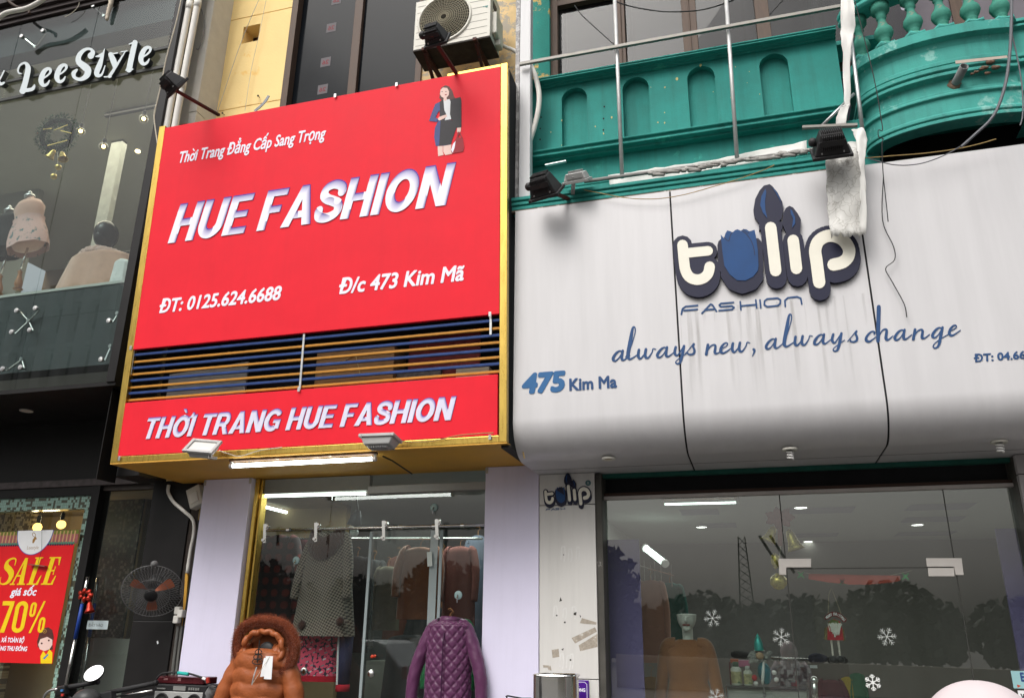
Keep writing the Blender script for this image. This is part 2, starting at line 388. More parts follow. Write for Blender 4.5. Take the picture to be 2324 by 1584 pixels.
# ---- heavy sans capitals for the two red signs
def heavy(ch, t=.245):
    r = lambda x0, y0, x1, y1: [(x0, y0), (x1, y0), (x1, y1), (x0, y1)]
    if ch == 'H': w = .80; P = [r(0, 0, t, 1), r(w-t, 0, w, 1), r(t*.9, .41, w-t*.9, .60)]
    elif ch == 'U': w = .79; P = [r(0, .36, t, 1), r(w-t, .36, w, 1)]+stroke(arc(w/2, .37, (w-t)/2, .37-t/2+.01, 180, 360, 16), t, 'butt')
    elif ch == 'E': w = .70; P = [r(0, 0, t, 1), r(0, .82, .67, 1), r(0, .42, .62, .59), r(0, 0, w, .18)]
    elif ch == 'F': w = .65; P = [r(0, 0, t, 1), r(0, .82, w, 1), r(0, .41, .56, .59)]
    elif ch == 'A': w = .90; P = [[(0, 0), (t*1.08, 0), (.55, 1), (.34, 1)], [(w, 0), (w-t*1.08, 0), (.35, 1), (.56, 1)], r(.2, .19, .70, .36)]
    elif ch == 'S': w = .74; P = stroke(smooth([(.64, .66), (.60, .82), (.37, .905), (.15, .83), (.13, .66), (.27, .55), (.46, .48), (.62, .39), (.63, .2), (.40, .095), (.15, .14), (.085, .33)], 4), t*.93, 'butt')
    elif ch == 'I': w = t; P = [r(0, 0, t, 1)]
    elif ch in 'OỜ':
        w = .88; P = stroke(arc(w/2, .5, (w-t)/2, .51-t/2, 0, 360, 32), t, 'butt')
        if ch == 'Ờ': P = P+stroke([(.74, .86), (.90, .93), (.93, 1.1)], [.1, .13, .13], 'butt')+[[(.24, 1.30), (.42, 1.30), (.56, 1.10), (.44, 1.10)]]
    elif ch == 'N': w = .82; P = [r(0, 0, t, 1), r(w-t, 0, w, 1), [(0, 1), (t*1.1, 1), (w, 0), (w-t*1.1, 0)]]
    elif ch == 'T': w = .74; P = [r(0, .82, w, 1), r(w/2-t/2, 0, w/2+t/2, .9)]
    elif ch == 'R': w = .80; P = [r(0, 0, t, 1)]+stroke([(.1, .91), (.46, .91)]+arc(.46, .69, .19, .22, 90, -90, 10)+[(.46, .47), (.1, .47)], t*.86, 'butt')+[[(.34, .45), (.58, .45), (.84, 0), (.57, 0)]]
    elif ch == 'G': w = .86; P = stroke(arc(.44, .5, .335, .51-t/2, 38, 300, 22), t, 'butt')+[r(.62, .1, .84, .52), r(.46, .36, .84, .53)]
    else: w = .27; P = []
    return P, w
def heavy_text(s, sh=.24, gap=.055):
    x = 0; out = []
    for c in s:
        p, w = heavy(c); out += xf(p, 1, 1, x, 0, sh); x += w+gap
    return out
def printed_word(P, s, bl, br, tl, tr, parent, depth, n=7):
    """white letters with a printed violet bevel along their upper and right edges"""
    a, b, c, d = P.hit(*bl), P.hit(*br), P.hit(*tl), P.hit(*tr); base = av(a[1], b[1]); cap = av(c[1]-a[1], d[1]-b[1])
    pl = fit_polys(P, heavy_text(s, .25), a[0], d[0], base, cap, 1.0)
    out = MB(); ms = []; v2, trs = union2d(pl); out.plate(v2, trs, P.pos, .002, .004); ms.append(M_violet)
    for k in range(1, n+1):
        f = (k/n)**.62; dd = cap*depth*(k/n); out.cm = k
        q = pl+[[(x-dd*.45, y-dd) for x, y in p] for p in pl]
        v2, trs = union2d(q, len(pl)); out.plate(v2, trs, P.pos, None, .004+.0005*k)
        cc = tuple(a_+(b_-a_)*f for a_, b_ in zip((.085, .045, .36), (.86, .85, .96)))
        ms.append(mat('print_tint_%d' % k, cc, .45, var=.03))
    return out.build('lettering', ms, parent)
# ================================================================ HUE sign box
u0, u1, v0, v1 = rect(SG, (365, 287), (1156, 143), (247, 1053), (1146, 1000))
SU0, SU1, SV0, SV1 = u0, u1, v0, v1
ul, ur = rect(SG, (379, 290), (1139, 152), (263, 1033), (1130, 990))[:2]
t_box = empty('sign_box', SG.pos(av(u0, u1), v0, 0), 'gold framed projecting sign box over the open shop door, with ochre underside', 'sign box')
for (a, b, c, d) in ((u0, ul, v0, v1), (ur, u1, v0, v1)):
    m_ = MB(); pbox(m_, SG, a, b, c, d, -.05, .004); m_.build('frame_strip', M_gold, t_box, bev=.004)
vb = SG.hit(258, 1034)[1]; vb2 = SG.hit(1130, 991)[1]; vb = av(vb, vb2)
m_ = MB(); pbox(m_, SG, ul, ur, v0, vb, -.05, .002); m_.build('frame_strip', M_gold, t_box, bev=.004)
vt = SG.hit(1138, 152)[1]
m_ = MB(); pbox(m_, SG, SG.hit(1015, 170)[0], ur, vt, v1, -.05, 0.0); m_.build('frame_strip', M_gold, t_box, bev=.004)
ZB = SG.pos(0, v0).z; ZT = SG.pos(0, v1).z
# right and left cheeks, back, underside
mm = MB().add([SG.pos(u1-.012, v0, -.05), SG.pos(u1-.012, v1, -.05), (u1-.012, .42, ZT), (u1-.012, .42, ZB)], [(0, 1, 2, 3)]); mm.build('cheek', M_dark, t_box); mm = MB()
mm.add([SG.pos(u0+.012, v0, -.05), SG.pos(u0+.012, v1, -.05), (u0+.012, .42, ZT), (u0+.012, .42, ZB)], [(0, 1, 2, 3)]); mm.build('cheek', M_dark, t_box)
mm = MB(); mm.box(u0, .0, ZB-.012, u1, YH+.05, ZB+.0); 
mm.build('underside', M_ochre, t_box)
m_ = MB().box(u1-.06, .05, ZB-.035, u1+.02, YP-.1, ZB-.013); m_.build('torn_edge', mat('black_tape', (.02, .018, .016), .6), t_box)
for k in range(8):
    yl = (305, 350, 383, 418, 450, 490, 522, 557)[k]; yr = (125, 160, 200, 237, 280, 318, 355, 398)[k]
    f = lambda X_, Y_: ((350+X_/1.7215)/1.4045, (950+Y_/1.7215)/1.4045)
    z = av(SG.hit(*f(80, yl))[1], SG.hit(*f(2130, yr))[1])
    h = .0105 if k % 2 else .0115
    m_ = MB(); pbox(m_, SG, ul, ur, z-h, z+h, -.045-.006*(k % 2), -.02-.006*(k % 2)); m_.build('slat', M_orange if k % 2 else M_blue, t_box, bev=.003)
for (x0, y0, x1, y1) in ((117, 268, 122, 405), (1060, 185, 1040, 500), (2084, 85, 2090, 185)):
    a, b = SG.hit(*f(x0, y0)), SG.hit(*f(x1, y1)); uu = av(a[0], b[0])
    m_ = MB(); pbox(m_, SG, uu-.009, uu+.009, b[1]-.02, a[1]+.03, -.019, -.012)
    for q in range(int((a[1]-b[1])/.045)): pbox(m_, SG, uu-.004, uu+.004, b[1]+.02+q*.045, b[1]+.032+q*.045, -.0125, -.0115)
    m_.build('perforated_strap', M_steel, t_box)
for (x, y) in ((762, 219), (901, 194), (1113, 714), (299, 790), (680, 884), (1113, 992), (273, 1040)):
    a = SG.hit(x, y); m_ = MB(); pbox(m_, SG, a[0]-.012, a[0]+.012, a[1]-.022, a[1]+.018, .0125, .016); m_.build('clip', M_steel, t_box, bev=.003)
# ---- upper red panel
def red_panel(tl, tr, bl, br, label):
    a0, a1, b0, b1 = rect(SG, tl, tr, bl, br); m_ = MB(); pbox(m_, SG, a0, a1, b0, b1, -.04, .0)
    o = m_.build('red_sign_panel', M_red, bev=.003); tag(o, label, 'sign', 'red sign panels'); return o
PR = Plane(SG.pos(0, 0, .0).y, .04, 2.97)
t_up = red_panel((376, 289), (1139, 152), (286, 792), (1130, 716), 'big red sign panel with HUE FASHION in white letters and a printed woman')
t_lo = red_panel((273, 912), (1128, 853), (262, 1033), (1130, 990), 'low red sign strip reading THỜI TRANG HUE FASHION below the slats')
def LT(P, body, bl, br, tl, m, parent, **k): return lettering('lettering', P, body, bl, br, tl, m, parent, **k)[0]
LT(SG, 'Thời Trang Đẳng Cấp Sang Trọng', (407, 366), (739, 319), (411, 341), M_lilacw, t_up, bold=.021, shear=.22)
printed_word(SG, 'HUE FASHION', (382, 550), (1021, 469), (412, 463), (1036, 369), t_up, .20)
LT(SG, 'ĐT: 0125.624.6688', (361, 709), (638, 681), (367, 679), M_lilacw, t_up, bold=.026, shear=.18)
LT(SG, 'Đ/c 473 Kim Mã', (769, 666), (1054, 637), (775, 632), M_lilacw, t_up, bold=.026, shear=.18)
printed_word(SG, 'THỜI TRANG HUE FASHION', (330, 998), (1030, 951), (331, 948), (1037, 899), t_lo, .13, 5)
# ---- printed woman on the upper panel (flat print), traced in a crop of the photograph
def zp(x0, y0, s): return lambda x, y: ((x0+x/s)/1.4045, (y0+y/s)/1.4045)
q5 = zp(1150, 0, 2.64)
def decal(P, pts, m, parent, w, qq, name='print', th=.0006):
    pl = [tuple(P.hit(*qq(x, y))) for x, y in pts]
    v2, tr = union2d([pl]); return MB().plate(v2, tr, P.pos, None, w).build(name, m, parent)
C_hair = mat('print_hair', (.10, .035, .03), .45, var=.3, scale=30); C_skin = mat('print_skin', (.80, .56, .50), .45, var=.05)
C_jack = mat('print_jacket', (.025, .022, .027), .45, var=.3, scale=12); C_jblue = mat('print_jacket_blue', (.05, .075, .22), .45, var=.2, scale=12)
C_bag = mat('print_bag', (.30, .012, .022), .45, var=.3, scale=14)
for pts, m_, w in (
    ([(668, 775), (680, 740), (712, 722), (745, 732), (772, 770), (785, 815), (800, 835), (790, 855), (765, 870), (735, 875), (690, 855), (662, 830), (666, 800)], C_hair, .003),
    ([(665, 860), (700, 838), (760, 842), (840, 820), (848, 850), (848, 1075), (806, 1080), (780, 1020), (765, 1010), (690, 1015), (665, 1000), (662, 900)], C_jack, .0034),
    ([(665, 862), (628, 880), (600, 950), (576, 1022), (640, 1030), (660, 1005), (630, 995), (650, 950), (668, 930)], C_jblue, .0038),
    ([(697, 845), (748, 840), (757, 860), (752, 965), (763, 1008), (708, 1016), (722, 970), (704, 930)], M_paper, .0042),
    ([(655, 1012), (760, 1014), (802, 1020), (804, 1085), (770, 1180), (760, 1220), (700, 1230), (632, 1232), (618, 1160), (625, 1080)], C_jblue, .0032),
    ([(672, 1012), (775, 1016), (802, 1025), (804, 1085), (770, 1180), (760, 1220), (660, 1232), (668, 1100)], C_jack, .0036),
    ([(668, 800), (672, 762), (692, 742), (728, 745), (745, 775), (742, 805), (722, 828), (728, 845), (710, 856), (697, 845), (700, 830), (682, 820)], C_skin, .0046),
    ([(648, 1008), (660, 990), (690, 978), (722, 968), (728, 985), (700, 1003), (662, 1020)], C_skin, .0046),
    ([(648, 1234), (692, 1232), (690, 1280), (700, 1308), (652, 1318)], C_skin, .0034),
    ([(694, 1232), (765, 1220), (760, 1260), (772, 1298), (712, 1310), (695, 1280)], C_skin, .0038),
    ([(812, 1080), (845, 1078), (842, 1110), (826, 1128), (810, 1112)], C_skin, .0042),
    ([(770, 1240), (806, 1160), (860, 1165), (872, 1240), (862, 1280), (768, 1296), (760, 1270)], C_bag, .0042),
    ([(762, 1265), (778, 1215), (800, 1190), (790, 1250), (774, 1290)], M_lilacw, .0046)):
    decal(SG, pts, m_, t_up, w, q5, 'woman_print')
decal(SG, [(806, 1160), (822, 1112), (838, 1118), (858, 1165), (848, 1165), (832, 1130), (818, 1160)], C_bag, t_up, .005, q5, 'woman_print')
decal(SG, [(708, 800), (728, 796), (722, 806), (712, 808)], C_bag, t_up, .005, q5, 'woman_print')
for x in (686, 718): decal(SG, [(x-8, 778), (x, 773), (x+8, 777), (x, 781)], C_hair, t_up, .005, q5, 'woman_print')
# ---- junk stored behind the slats
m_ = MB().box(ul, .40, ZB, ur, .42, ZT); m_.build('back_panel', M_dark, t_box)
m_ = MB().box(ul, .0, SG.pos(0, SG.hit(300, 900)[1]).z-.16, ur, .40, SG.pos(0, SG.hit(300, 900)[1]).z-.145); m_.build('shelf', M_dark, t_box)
zsh = SG.pos(0, SG.hit(300, 900)[1]).z-.145
def junk(px0, px1, pyt, Y, d, m, name, label, cat, tilt=0):
    a = at(px0, pyt, Y); b = at(px1, pyt, Y); mb = MB()
    mb.add([(a.x, Y, zsh), (b.x, Y, zsh), (b.x, Y, a.z+tilt), (a.x, Y, a.z), (a.x, Y+d, zsh), (b.x, Y+d, zsh), (b.x, Y+d, a.z+tilt), (a.x, Y+d, a.z)], [(0, 1, 2, 3), (5, 4, 7, 6), (0, 3, 7, 4), (1, 5, 6, 2), (3, 2, 6, 7)])
    return mb
o = junk(385, 560, 850, .12, .02, None, '', '', '', .06).build('grey_board', mat('grey_board', (.24, .235, .22), .7, var=.1)); tag(o, 'pale grey board leaning behind the orange and blue slats', 'board')
t_cb = empty('cardboard_box', at(805, 880, .1), 'taped brown cardboard box stored behind the slats', 'box')
junk(720, 895, 800, .10, .25, None, '', '', '').build('carton', mat('cardboard', (.30, .17, .075), .8, var=.15), t_cb, bev=.004)
a = at(800, 830, .095); m_ = MB().beam(a+Vector((-.12, 0, .03)), a+Vector((.02, 0, .1)), .014, .004).beam(a+Vector((.02, 0, .1)), a+Vector((.08, 0, -.08)), .014, .004); m_.build('tape', mat('pale_tape', (.55, .42, .2), .6), t_cb)
o = junk(930, 1090, 770, .2, .02, None, '', '', '', .05).build('folded_banner', mat('dark_red_banner', (.16, .02, .02), .6, var=.4, scale=10, c2=(.4, .15, .04), thr=.62, spot=9)); tag(o, 'dark red banner folded behind the right end of the slats', 'banner')
o = junk(1035, 1110, 838, .08, .15, None, '', '', '').build('plastic_tub', mat('cream_tub', (.55, .50, .38), .5)); tag(o, 'cream plastic tub behind the lowest slat at the right', 'tub')
o = junk(900, 1000, 842, .16, .1, None, '', '', '').build('crumpled_bag', mat('crumpled_bag', (.12, .11, .11), .5, var=.6, scale=25)); tag(o, 'crumpled dark plastic bag behind the slats beside the carton', 'bag')
# ================================================================ flood lights
def floodlight(name, label, cen, front, side, w, h, d, arm_to=None, fins=True, parts_mat=None, group=None, led=False, knob=-1, armr=.016):
    hm = parts_mat or M_lamp; c = Vector(cen); F_ = Vector(front).normalized(); S_ = Vector(side); S_ = (S_-F_*S_.dot(F_)).normalized(); U_ = S_.cross(F_)
    if U_.z < 0: U_ = -U_
    t = empty(name, c, label, 'floodlight', group)
    b = .62 if not led else .8
    vs = [c+F_*(d/2)+S_*(i*w/2)+U_*(j*h/2) for j in (-1, 1) for i in (-1, 1)]+[c-F_*(d/2)+S_*(i*w/2*b)+U_*(j*h/2*b) for j in (-1, 1) for i in (-1, 1)]
    MB().add(vs, [(0, 1, 3, 2), (4, 6, 7, 5), (0, 4, 5, 1), (2, 3, 7, 6), (0, 2, 6, 4), (1, 5, 7, 3)]).build('housing', hm, t, bev=.008)
    fr = MB(); e = .014
    fc = c+F_*(d/2+.012)
    for i in (-1, 1):
        fr.obox(fc+S_*(i*(w/2)), S_*e, U_*(h/2+e), F_*.012); fr.obox(fc+U_*(i*(h/2)), S_*(w/2-e), U_*e, F_*.012)
    fr.build('front_frame', hm, t, bev=.003)
    MB().obox(fc-F_*.004, S_*(w/2-e), U_*(h/2-e), F_*.003).build('lens', mat('lamp_lens_led' if led else 'lamp_lens', (.62, .61, .57) if led else (.28, .27, .25), .25, var=.05), t)
    if fins:
        m_ = MB(); n = 11
        for k in range(n):
            s_ = (k/(n-1)-.5)*w*.55
            m_.obox(c-F_*(d*.1)+S_*s_-U_*(h*.42), S_*.0025, U_*(h*.1), F_*(d*.34)); m_.obox(c-F_*(d/2+.006)+S_*s_, S_*.0025, U_*(h*.26), F_*.012)
        m_.build('fins', hm, t)
    if not led:
        MB().lathe([(.026, 0), (.034, .01), (.034, .035), (.022, .05)], c-F_*.01+S_*(knob*w*.42), S_*knob, 12).build('terminal_box', hm, t, sm=True)
        m_ = MB()
        for i in (-.6, .6): m_.lathe([(.006, 0), (.006, .012)], c-U_*(h/2-.004)+S_*(i*w/2)+F_*(d*.35), -U_, 8)
        m_.build('bolt', M_steel, t)
    if arm_to is not None:
        a = Vector(arm_to); m_ = MB(); k = c-U_*(h*.5)-F_*(d*.1)
        m_.obox(k, S_*(w*.36), U_*.006, F_*.02); m_.build('bracket', hm, t)
        MB().beam(k, a, armr*2, armr*1.4).build('arm', M_rust if not led else hm, t, bev=.002)
    return t
fr1 = (.25, .75, -.55)
floodlight('floodlight', 'black floodlight on a rusty arm over the left end of the red sign', at(388, 186, -.62), (.45, .8, -.5), (1, -.35, 0), .19, .15, .13, at(497, 262, .0), group='floodlights on the shop fronts', knob=-1)
floodlight('floodlight', 'black floodlight on a rusty arm in front of the air conditioner', at(985, 76, -.62), (.1, .9, -.45), (1, 0, 0), .19, .15, .12, at(1036, 168, -.12), group='floodlights on the shop fronts', knob=-1)
G1 = 'pale floodlights below the red sign'
t = floodlight('led_floodlight', 'pale floodlight tilted up under the left half of the red strip', at(462, 1021, -.16), (.12, -.72, .62), (1, .05, -.1), .25, .14, .05, at(490, 1040, -.01), parts_mat=M_ledgrey, group=G1, led=True, fins=False)
t = floodlight('led_floodlight', 'pale floodlight seen edge on under the right half of the red strip', at(862, 1006, -.16), (.02, .16, .98), (1, 0, 0), .27, .15, .055, at(880, 1018, -.01), parts_mat=M_ledgrey, group=G1, led=True, fins=True)
# bent bracket left over behind the sign
pts = [at(x, y, -.02) for x, y in smooth([(578, 253), (590, 243), (601, 232), (610, 218)], 4)]
m_ = MB()
for i in range(len(pts)-1): m_.beam(pts[i], pts[i+1], .03, .006, (0, 1, 0))
o = m_.build('bent_bracket', mat('grey_bracket', (.16, .17, .18), .4, metal=.5, var=.3)); tag(o, 'bent grey metal bracket sticking up behind the red sign', 'bracket')
# fluorescent tube under the sign
def tube_light(name, label, a, b, r, m, group=None, body=True, up=(0, 0, 1)):
    a, b = Vector(a), Vector(b); t = empty(name, (a+b)/2, label, 'tube light', group); d = (b-a).normalized(); u = Vector(up)
    MB().tube([a, b], r, 12).build('lit_tube', m, t, sm=True)
    for p, s in ((a, -1), (b, 1)): MB().tube([p, p+d*s*.03], r*1.25, 12).beam(p+d*s*.02, p+d*s*.02+u*.045, .02).build('end_cap', M_white, t)
    if body: MB().beam(a+u*.05-d*.03, b+u*.05+d*.03, .05, .03).build('batten', mat('rusty_batten', (.16, .10, .07), .7, var=.4, scale=14, c2=(.45, .42, .38), thr=.6), t, bev=.003)
    return t
tube_light('fluorescent_tube', 'long lit fluorescent tube hanging under the front edge of the red sign', at(529, 1057, .06), at(846, 1041, .06), .017, M_tube, 'fluorescent tubes')
o = MB().tube([at(868, 1035, .05), at(890, 1045, .1), at(935, 1075, .45)], .006, 6).build('cable', M_cable); tag(o, 'dark cable running back across the ochre underside from the tube', 'cable')
o = MB().tube([tuple(at(x, y, -.03)) for x, y in smooth([(905, 1000), (940, 1003), (985, 1000), (1040, 988), (1095, 983), (1120, 982)], 4)], .004, 6).build('cable', M_wirey); tag(o, 'thin brown cable looping along the gold edge under the red strip', 'cable')
o = MB().tube([tuple(at(x, y, -.03)) for x, y in smooth([(497, 1022), (520, 1030), (545, 1035), (590, 1022), (640, 1015)], 4)], .004, 6).build('cable', M_wirew); tag(o, 'pale wire from the left LED floodlight along the gold edge', 'cable')
# ================================================================ yellow building behind the sign
t_y = empty('yellow_building', (-4, YW, 2.9), 'yellow plastered building front with a dark shop window, behind the red sign', 'building')
q4 = zp(500, 0, 3.169)
yl = av(PW.hit(505, 0)[0], PW.hit(447, 262)[0]); yr = PW.hit(1185, 100)[0]
h0, h1, hb, ht = rect(PW, q4(875, 280), q4(1050, 240), q4(855, 447), q4(1020, 412))
wn0 = av(PW.hit(668, 0)[0], PW.hit(634, 238)[0]); wn1 = PW.hit(955, 180)[0]
zlo, zhi = ZB+.03, 11.5
g1 = av(PW.hit(491, 54)[1], PW.hit(665, 18)[1]); g2 = av(PW.hit(451, 263)[1], PW.hit(633, 226)[1])
def course(x0, x1, z0, z1):
    m_ = MB()
    if z0 < hb and z1 > ht:
        for (a, b, c, d) in ((x0, h0, z0, z1), (h1, x1, z0, z1), (h0, h1, z0, hb), (h0, h1, ht, z1)): m_.box(a, YW, c, b, YW+.2, d)
    else: m_.box(x0, YW, z0, x1, YW+.2, z1)
    return m_
for (a, b) in ((zlo, g2-.006), (g2+.006, g1-.006), (g1+.006, zhi)):
    course(yl, wn0, a, b).build('wall', M_yel, t_y)
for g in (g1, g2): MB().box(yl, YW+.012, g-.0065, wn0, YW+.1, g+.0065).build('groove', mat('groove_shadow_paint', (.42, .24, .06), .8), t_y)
MB().box(h0-.03, YW+.2, hb-.03, h1+.03, YW+.25, ht+.03).build('vent_back', mat('sooty_brick', (.07, .04, .03), .9, var=.5, scale=20, bump=.6), t_y)
m_ = MB()
for k in range(26): m_.ball((h0+(h1-h0)*(.25+.75*random.random()), YW+.14+.04*random.random(), hb+.012+(ht-hb)*.45*random.random()*((k % 5)/5+.3)), .022, .02, .016, 8, 6, None, .5)
m_.build('rubble', mat('vent_rubble', (.06, .035, .026), .95, var=.5, scale=40, bump=.5), t_y, sm=True)
MB().box(wn1, YW+.02, zlo, yr+.05, YW+.2, zhi).build('side_wall', M_peel, t_y)
# window of two dark panes
a, b, c, d = rect(PW, q4(1440, 0), q4(1995, 0), q4(1310, 1050), q4(1895, 940)); mu0 = b; mu1 = av(PW.hit(*q4(2078, 0))[0], PW.hit(*q4(1975, 930))[0])
w_ = MB(); w_.box(wn0, YW-.01, zlo, a, YW+.16, zhi).box(wn1-.07, YW-.01, zlo, wn1, YW+.16, zhi); w_.box(mu0, YW+.04, zlo, mu1, YW+.14, zhi)
wf = w_.build('window_frame', M_brown, t_y, bev=.004)
m_ = MB().box(a, YW+.09, zlo, mu0, YW+.096, zhi).box(mu1, YW+.09, zlo, wn1-.07, YW+.096, zhi); m_.build('window_pane', G_win, wf)
MB().box(wn0-.02, YW+1.4, zlo, wn1+.02, YW+1.45, zhi).build('dark_curtain', mat('dark_curtain', (.012, .013, .017), .9, var=.3), t_y)
mst = mat('faded_sticker', (.13, .12, .13), .6, var=.15); msr = mat('faded_red_number', (.20, .03, .04), .6)
PWs = Plane(YW+.089)
for k, (x, y) in enumerate(((1815, 5), (1762, 283), (1705, 630), (1675, 905))):
    ct = PWs.hit(*q4(x, y)); s_ = MB(); pbox(s_, PWs, ct[0]-.062, ct[0]+.062, ct[1]-.062, ct[1]+.062, 0, .001); st = s_.build('sticker', mst, wf)
    pl = text_polys('26', .03); x0, x1, y0, y1 = bounds(pl); pl = xf(pl, -.085/(x1-x0), .06/(y1-y0), ct[0]+.042, ct[1]-.03)
    MB().flat(pl, PWs.pos, None, .002).build('number', msr, st)
# grey strip, pipes
LXP = av(PL.hit(400, 30)[0], PL.hit(245, 862)[0])-.05; gx0 = av(PW.hit(452, 60)[0], PW.hit(402, 281)[0])
t_g = empty('grey_pilaster', (gx0, YW, 2.9), 'weathered grey rendered pilaster between white pipes and yellow wall', 'pilaster')
x1_ = av(at(481, 0, .55).x, at(425, 262, .55).x); x2_ = av(at(497, 0, .55).x, at(441, 262, .55).x)
MB().box(LXP, .55, ZB+1.6, x1_, YW+.2, 6.9).box(LXP, .55, 6.912, x1_, YW+.2, zhi).build('shaft', M_greyw, t_g, bev=.006)
MB().box(x1_, .53, ZB+1.6, x2_, YW+.2, 7.03).box(x1_-.004, .525, 7.035, x2_, YW+.2, zhi).build('edge_strip', mat('chalky_white_render', (.62, .60, .55), .8, var=.1, bump=.2), t_g, bev=.005)
MB().box(LXP, .56, ZB, x2_, YW+.1, ZB+1.6).build('dark_return', M_black, t_g)
for (xa, xb, lab) in ((430, 381, 'left of the two white drain pipes beside the yellow wall'), (449, 399, 'right of the two white drain pipes beside the yellow wall')):
    X0 = av(at(xa, 0, .28).x, at(xb, 282, .28).x); zp0 = at(320, 600, .28).z; t = empty('drain_pipe', (X0, .28, zp0), lab, 'pipe', 'white drain pipes')
    wob = [Vector((X0+.008*sin(z_*2.1+xa), .28, z_)) for z_ in [zp0+.35*i for i in range(19)]]
    MB().tube(wob, .036, 14).build('pipe', M_pvc, t, sm=True)
    for z_ in (7.2, 8.3): MB().lathe([(.036, -.05), (.041, -.048), (.041, .048), (.036, .05)], (X0+.008*sin(z_*2.1+xa), .28, z_), (0, 0, 1), 14).build('collar', M_pvc, t, sm=True)
o = MB().tube([tuple(at(x, y, .5)) for x, y in smooth([(455, 18), (462, 40), (462, 75), (452, 110), (446, 112)], 5)], .007, 8).build('hose', mat('grey_hose', (.25, .24, .22), .5)); tag(o, 'thin grey hose clipped to the right white pipe', 'hose')
# hanging wires in front of the yellow wall
for pts, r, m_, lab in (([(590, -5), (568, 45), (545, 103), (525, 160), (505, 220), (491, 262)], .004, M_wirew, 'pale wire slanting down the yellow wall past the square vent'),
                        ([(605, -5), (588, 80), (570, 160), (556, 252)], .003, M_wirew, 'thin straight wire hanging beside the vent in the yellow wall'),
                        ([(510, -5), (490, 100), (470, 190), (452, 270)], .0025, M_wirew, 'fine wire along the white edge of the yellow wall'),
                        ([(412, -5), (400, 50), (378, 130), (368, 180), (358, 225), (350, 260), (352, 290), (358, 330)], .006, M_wirew, 'cream cable hanging down the black edge of the glass shop'),):
    Yw = .8 if 'yellow' in lab else -.02
    o = MB().tube([tuple(at(x, y, Yw)) for x, y in smooth(pts, 5)], r, 6).build('wire', m_); tag(o, lab, 'wire')
m_ = MB()
for (x, y) in ((1040, 990), (598, 1072), (570, 1182), (683, 1165), (405, 1118)): m_.lathe([(.004, 0), (.004, .03), (.011, .032), (.011, .042)], at(*q4(x, y), YW), (0, -1, 0), 8)
m_.build('wall_bolt', mat('rusty_bolt', (.07, .05, .03), .7), t_y)
# ================================================================ air conditioner
fa, fb = at(938, 116, .35), at(1111, 88, .35); zb = av(fa.z, fb.z); X0, X1 = fa.x, fb.x; ya, yb, ztop = .35, .66, zb+.62
t_ac = empty('air_conditioner', ((X0+X1)/2, .5, zb), 'cream outdoor air conditioner with a round fan grille above the red sign', 'air conditioner')
cg = at(1009, 43, .35); rg = (X1-X0)*.335; cx_, cz_ = cg.x, cg.z
m_ = MB()
for k in range(12): 
    r_ = rg*(.12+.88*k/11); m_.tube([(cx_+r_*cos(a_*pi/24), ya-.012-.02*(1-(r_/rg)**2), cz_+r_*sin(a_*pi/24)) for a_ in range(49)], .0028, 5, False)
for k in range(40):
    a_ = 2*pi*k/40; m_.tube([(cx_+rg*q*cos(a_), ya-.011-.02*(1-q*q), cz_+rg*q*sin(a_)) for q in (.12, .5, 1)], .0022, 5, False)
m_.build('fan_grille', mat('grille_wire', (.34, .31, .22), .5), t_ac)
MB().lathe([(rg*.98, .002), (rg*1.0, .016), (rg*1.07, .014), (rg*1.09, -.004)], (cx_, ya, cz_), (0, -1, 0), 48, False).build('grille_ring', M_cream, t_ac, sm=True)
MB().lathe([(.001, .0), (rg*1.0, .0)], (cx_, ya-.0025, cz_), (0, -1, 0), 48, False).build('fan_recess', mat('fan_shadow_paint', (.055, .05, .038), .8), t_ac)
m_ = MB().box(X0, ya, zb+.02, X1, yb, ztop); m_.cm = 1
for k in range(7): z_ = zb+.06+.082*k; m_.box(cx_+sqrt(max(0, (rg*1.1)**2-(z_-cz_)**2)) if abs(z_-cz_) < rg*1.1 else cx_, ya-.0015, z_, X1-.03, ya+.001, z_+.005)
for k in range(7): z_ = zb+.06+.082*k; m_.box(X0+.02, ya-.0015, z_, (cx_-sqrt(max(0, (rg*1.1)**2-(z_-cz_)**2)) if abs(z_-cz_) < rg*1.1 else cx_), ya+.001, z_+.005)
m_.build('casing', [M_cream, mat('seam_grey', (.30, .29, .26), .6)], t_ac)
m_ = MB().box(X1, ya+.06, zb+.10, X1+.05, yb-.03, zb+.36); m_.box(X1, ya+.16, zb+.03, X1+.06, yb-.05, zb+.10); m_.build('valve_cover', M_cream, t_ac, bev=.012)
MB().box(X1-.001, ya+.08, zb+.43, X1+.003, ya+.2, zb+.52).build('handle_recess', M_blackm, t_ac)
MB().box(X0-.004, ya-.006, zb-.005, X1+.004, yb+.004, zb+.02).build('base_pan', mat('dirty_base', (.05, .042, .036), .7, var=.5, scale=10, c2=(.2, .17, .14), thr=.68), t_ac, bev=.006)
lg = at(1100, 18, .347); MB().box(lg.x-.02, ya-.003, lg.z+.012, lg.x-.005, ya-.001, lg.z+.018).box(lg.x, ya-.003, lg.z+.012, lg.x+.035, ya-.001, lg.z+.019).box(lg.x+.012, ya-.003, lg.z, lg.x+.03, ya-.001, lg.z+.007).build('badge', mat('badge_teal', (.05, .30, .28), .5), t_ac)
t = empty('wall_bracket', ((X0+X1)/2, .6, zb-.05), 'pair of rusty steel brackets carrying the air conditioner', 'bracket')
for x_ in (X0+.13, X1-.14):
    MB().beam((x_, ya-.05, zb-.025), (x_, YW+.02, zb-.025), .04, .036).beam((x_, ya+.0, zb-.045), (x_, YW+.02, zb-.34), .03, .03).build('arm', M_rust, t, bev=.003)
q = [at(*q5(x, y), .7) for x, y in ((1190, 385), (1230, 405), (1285, 425), (1335, 465))]
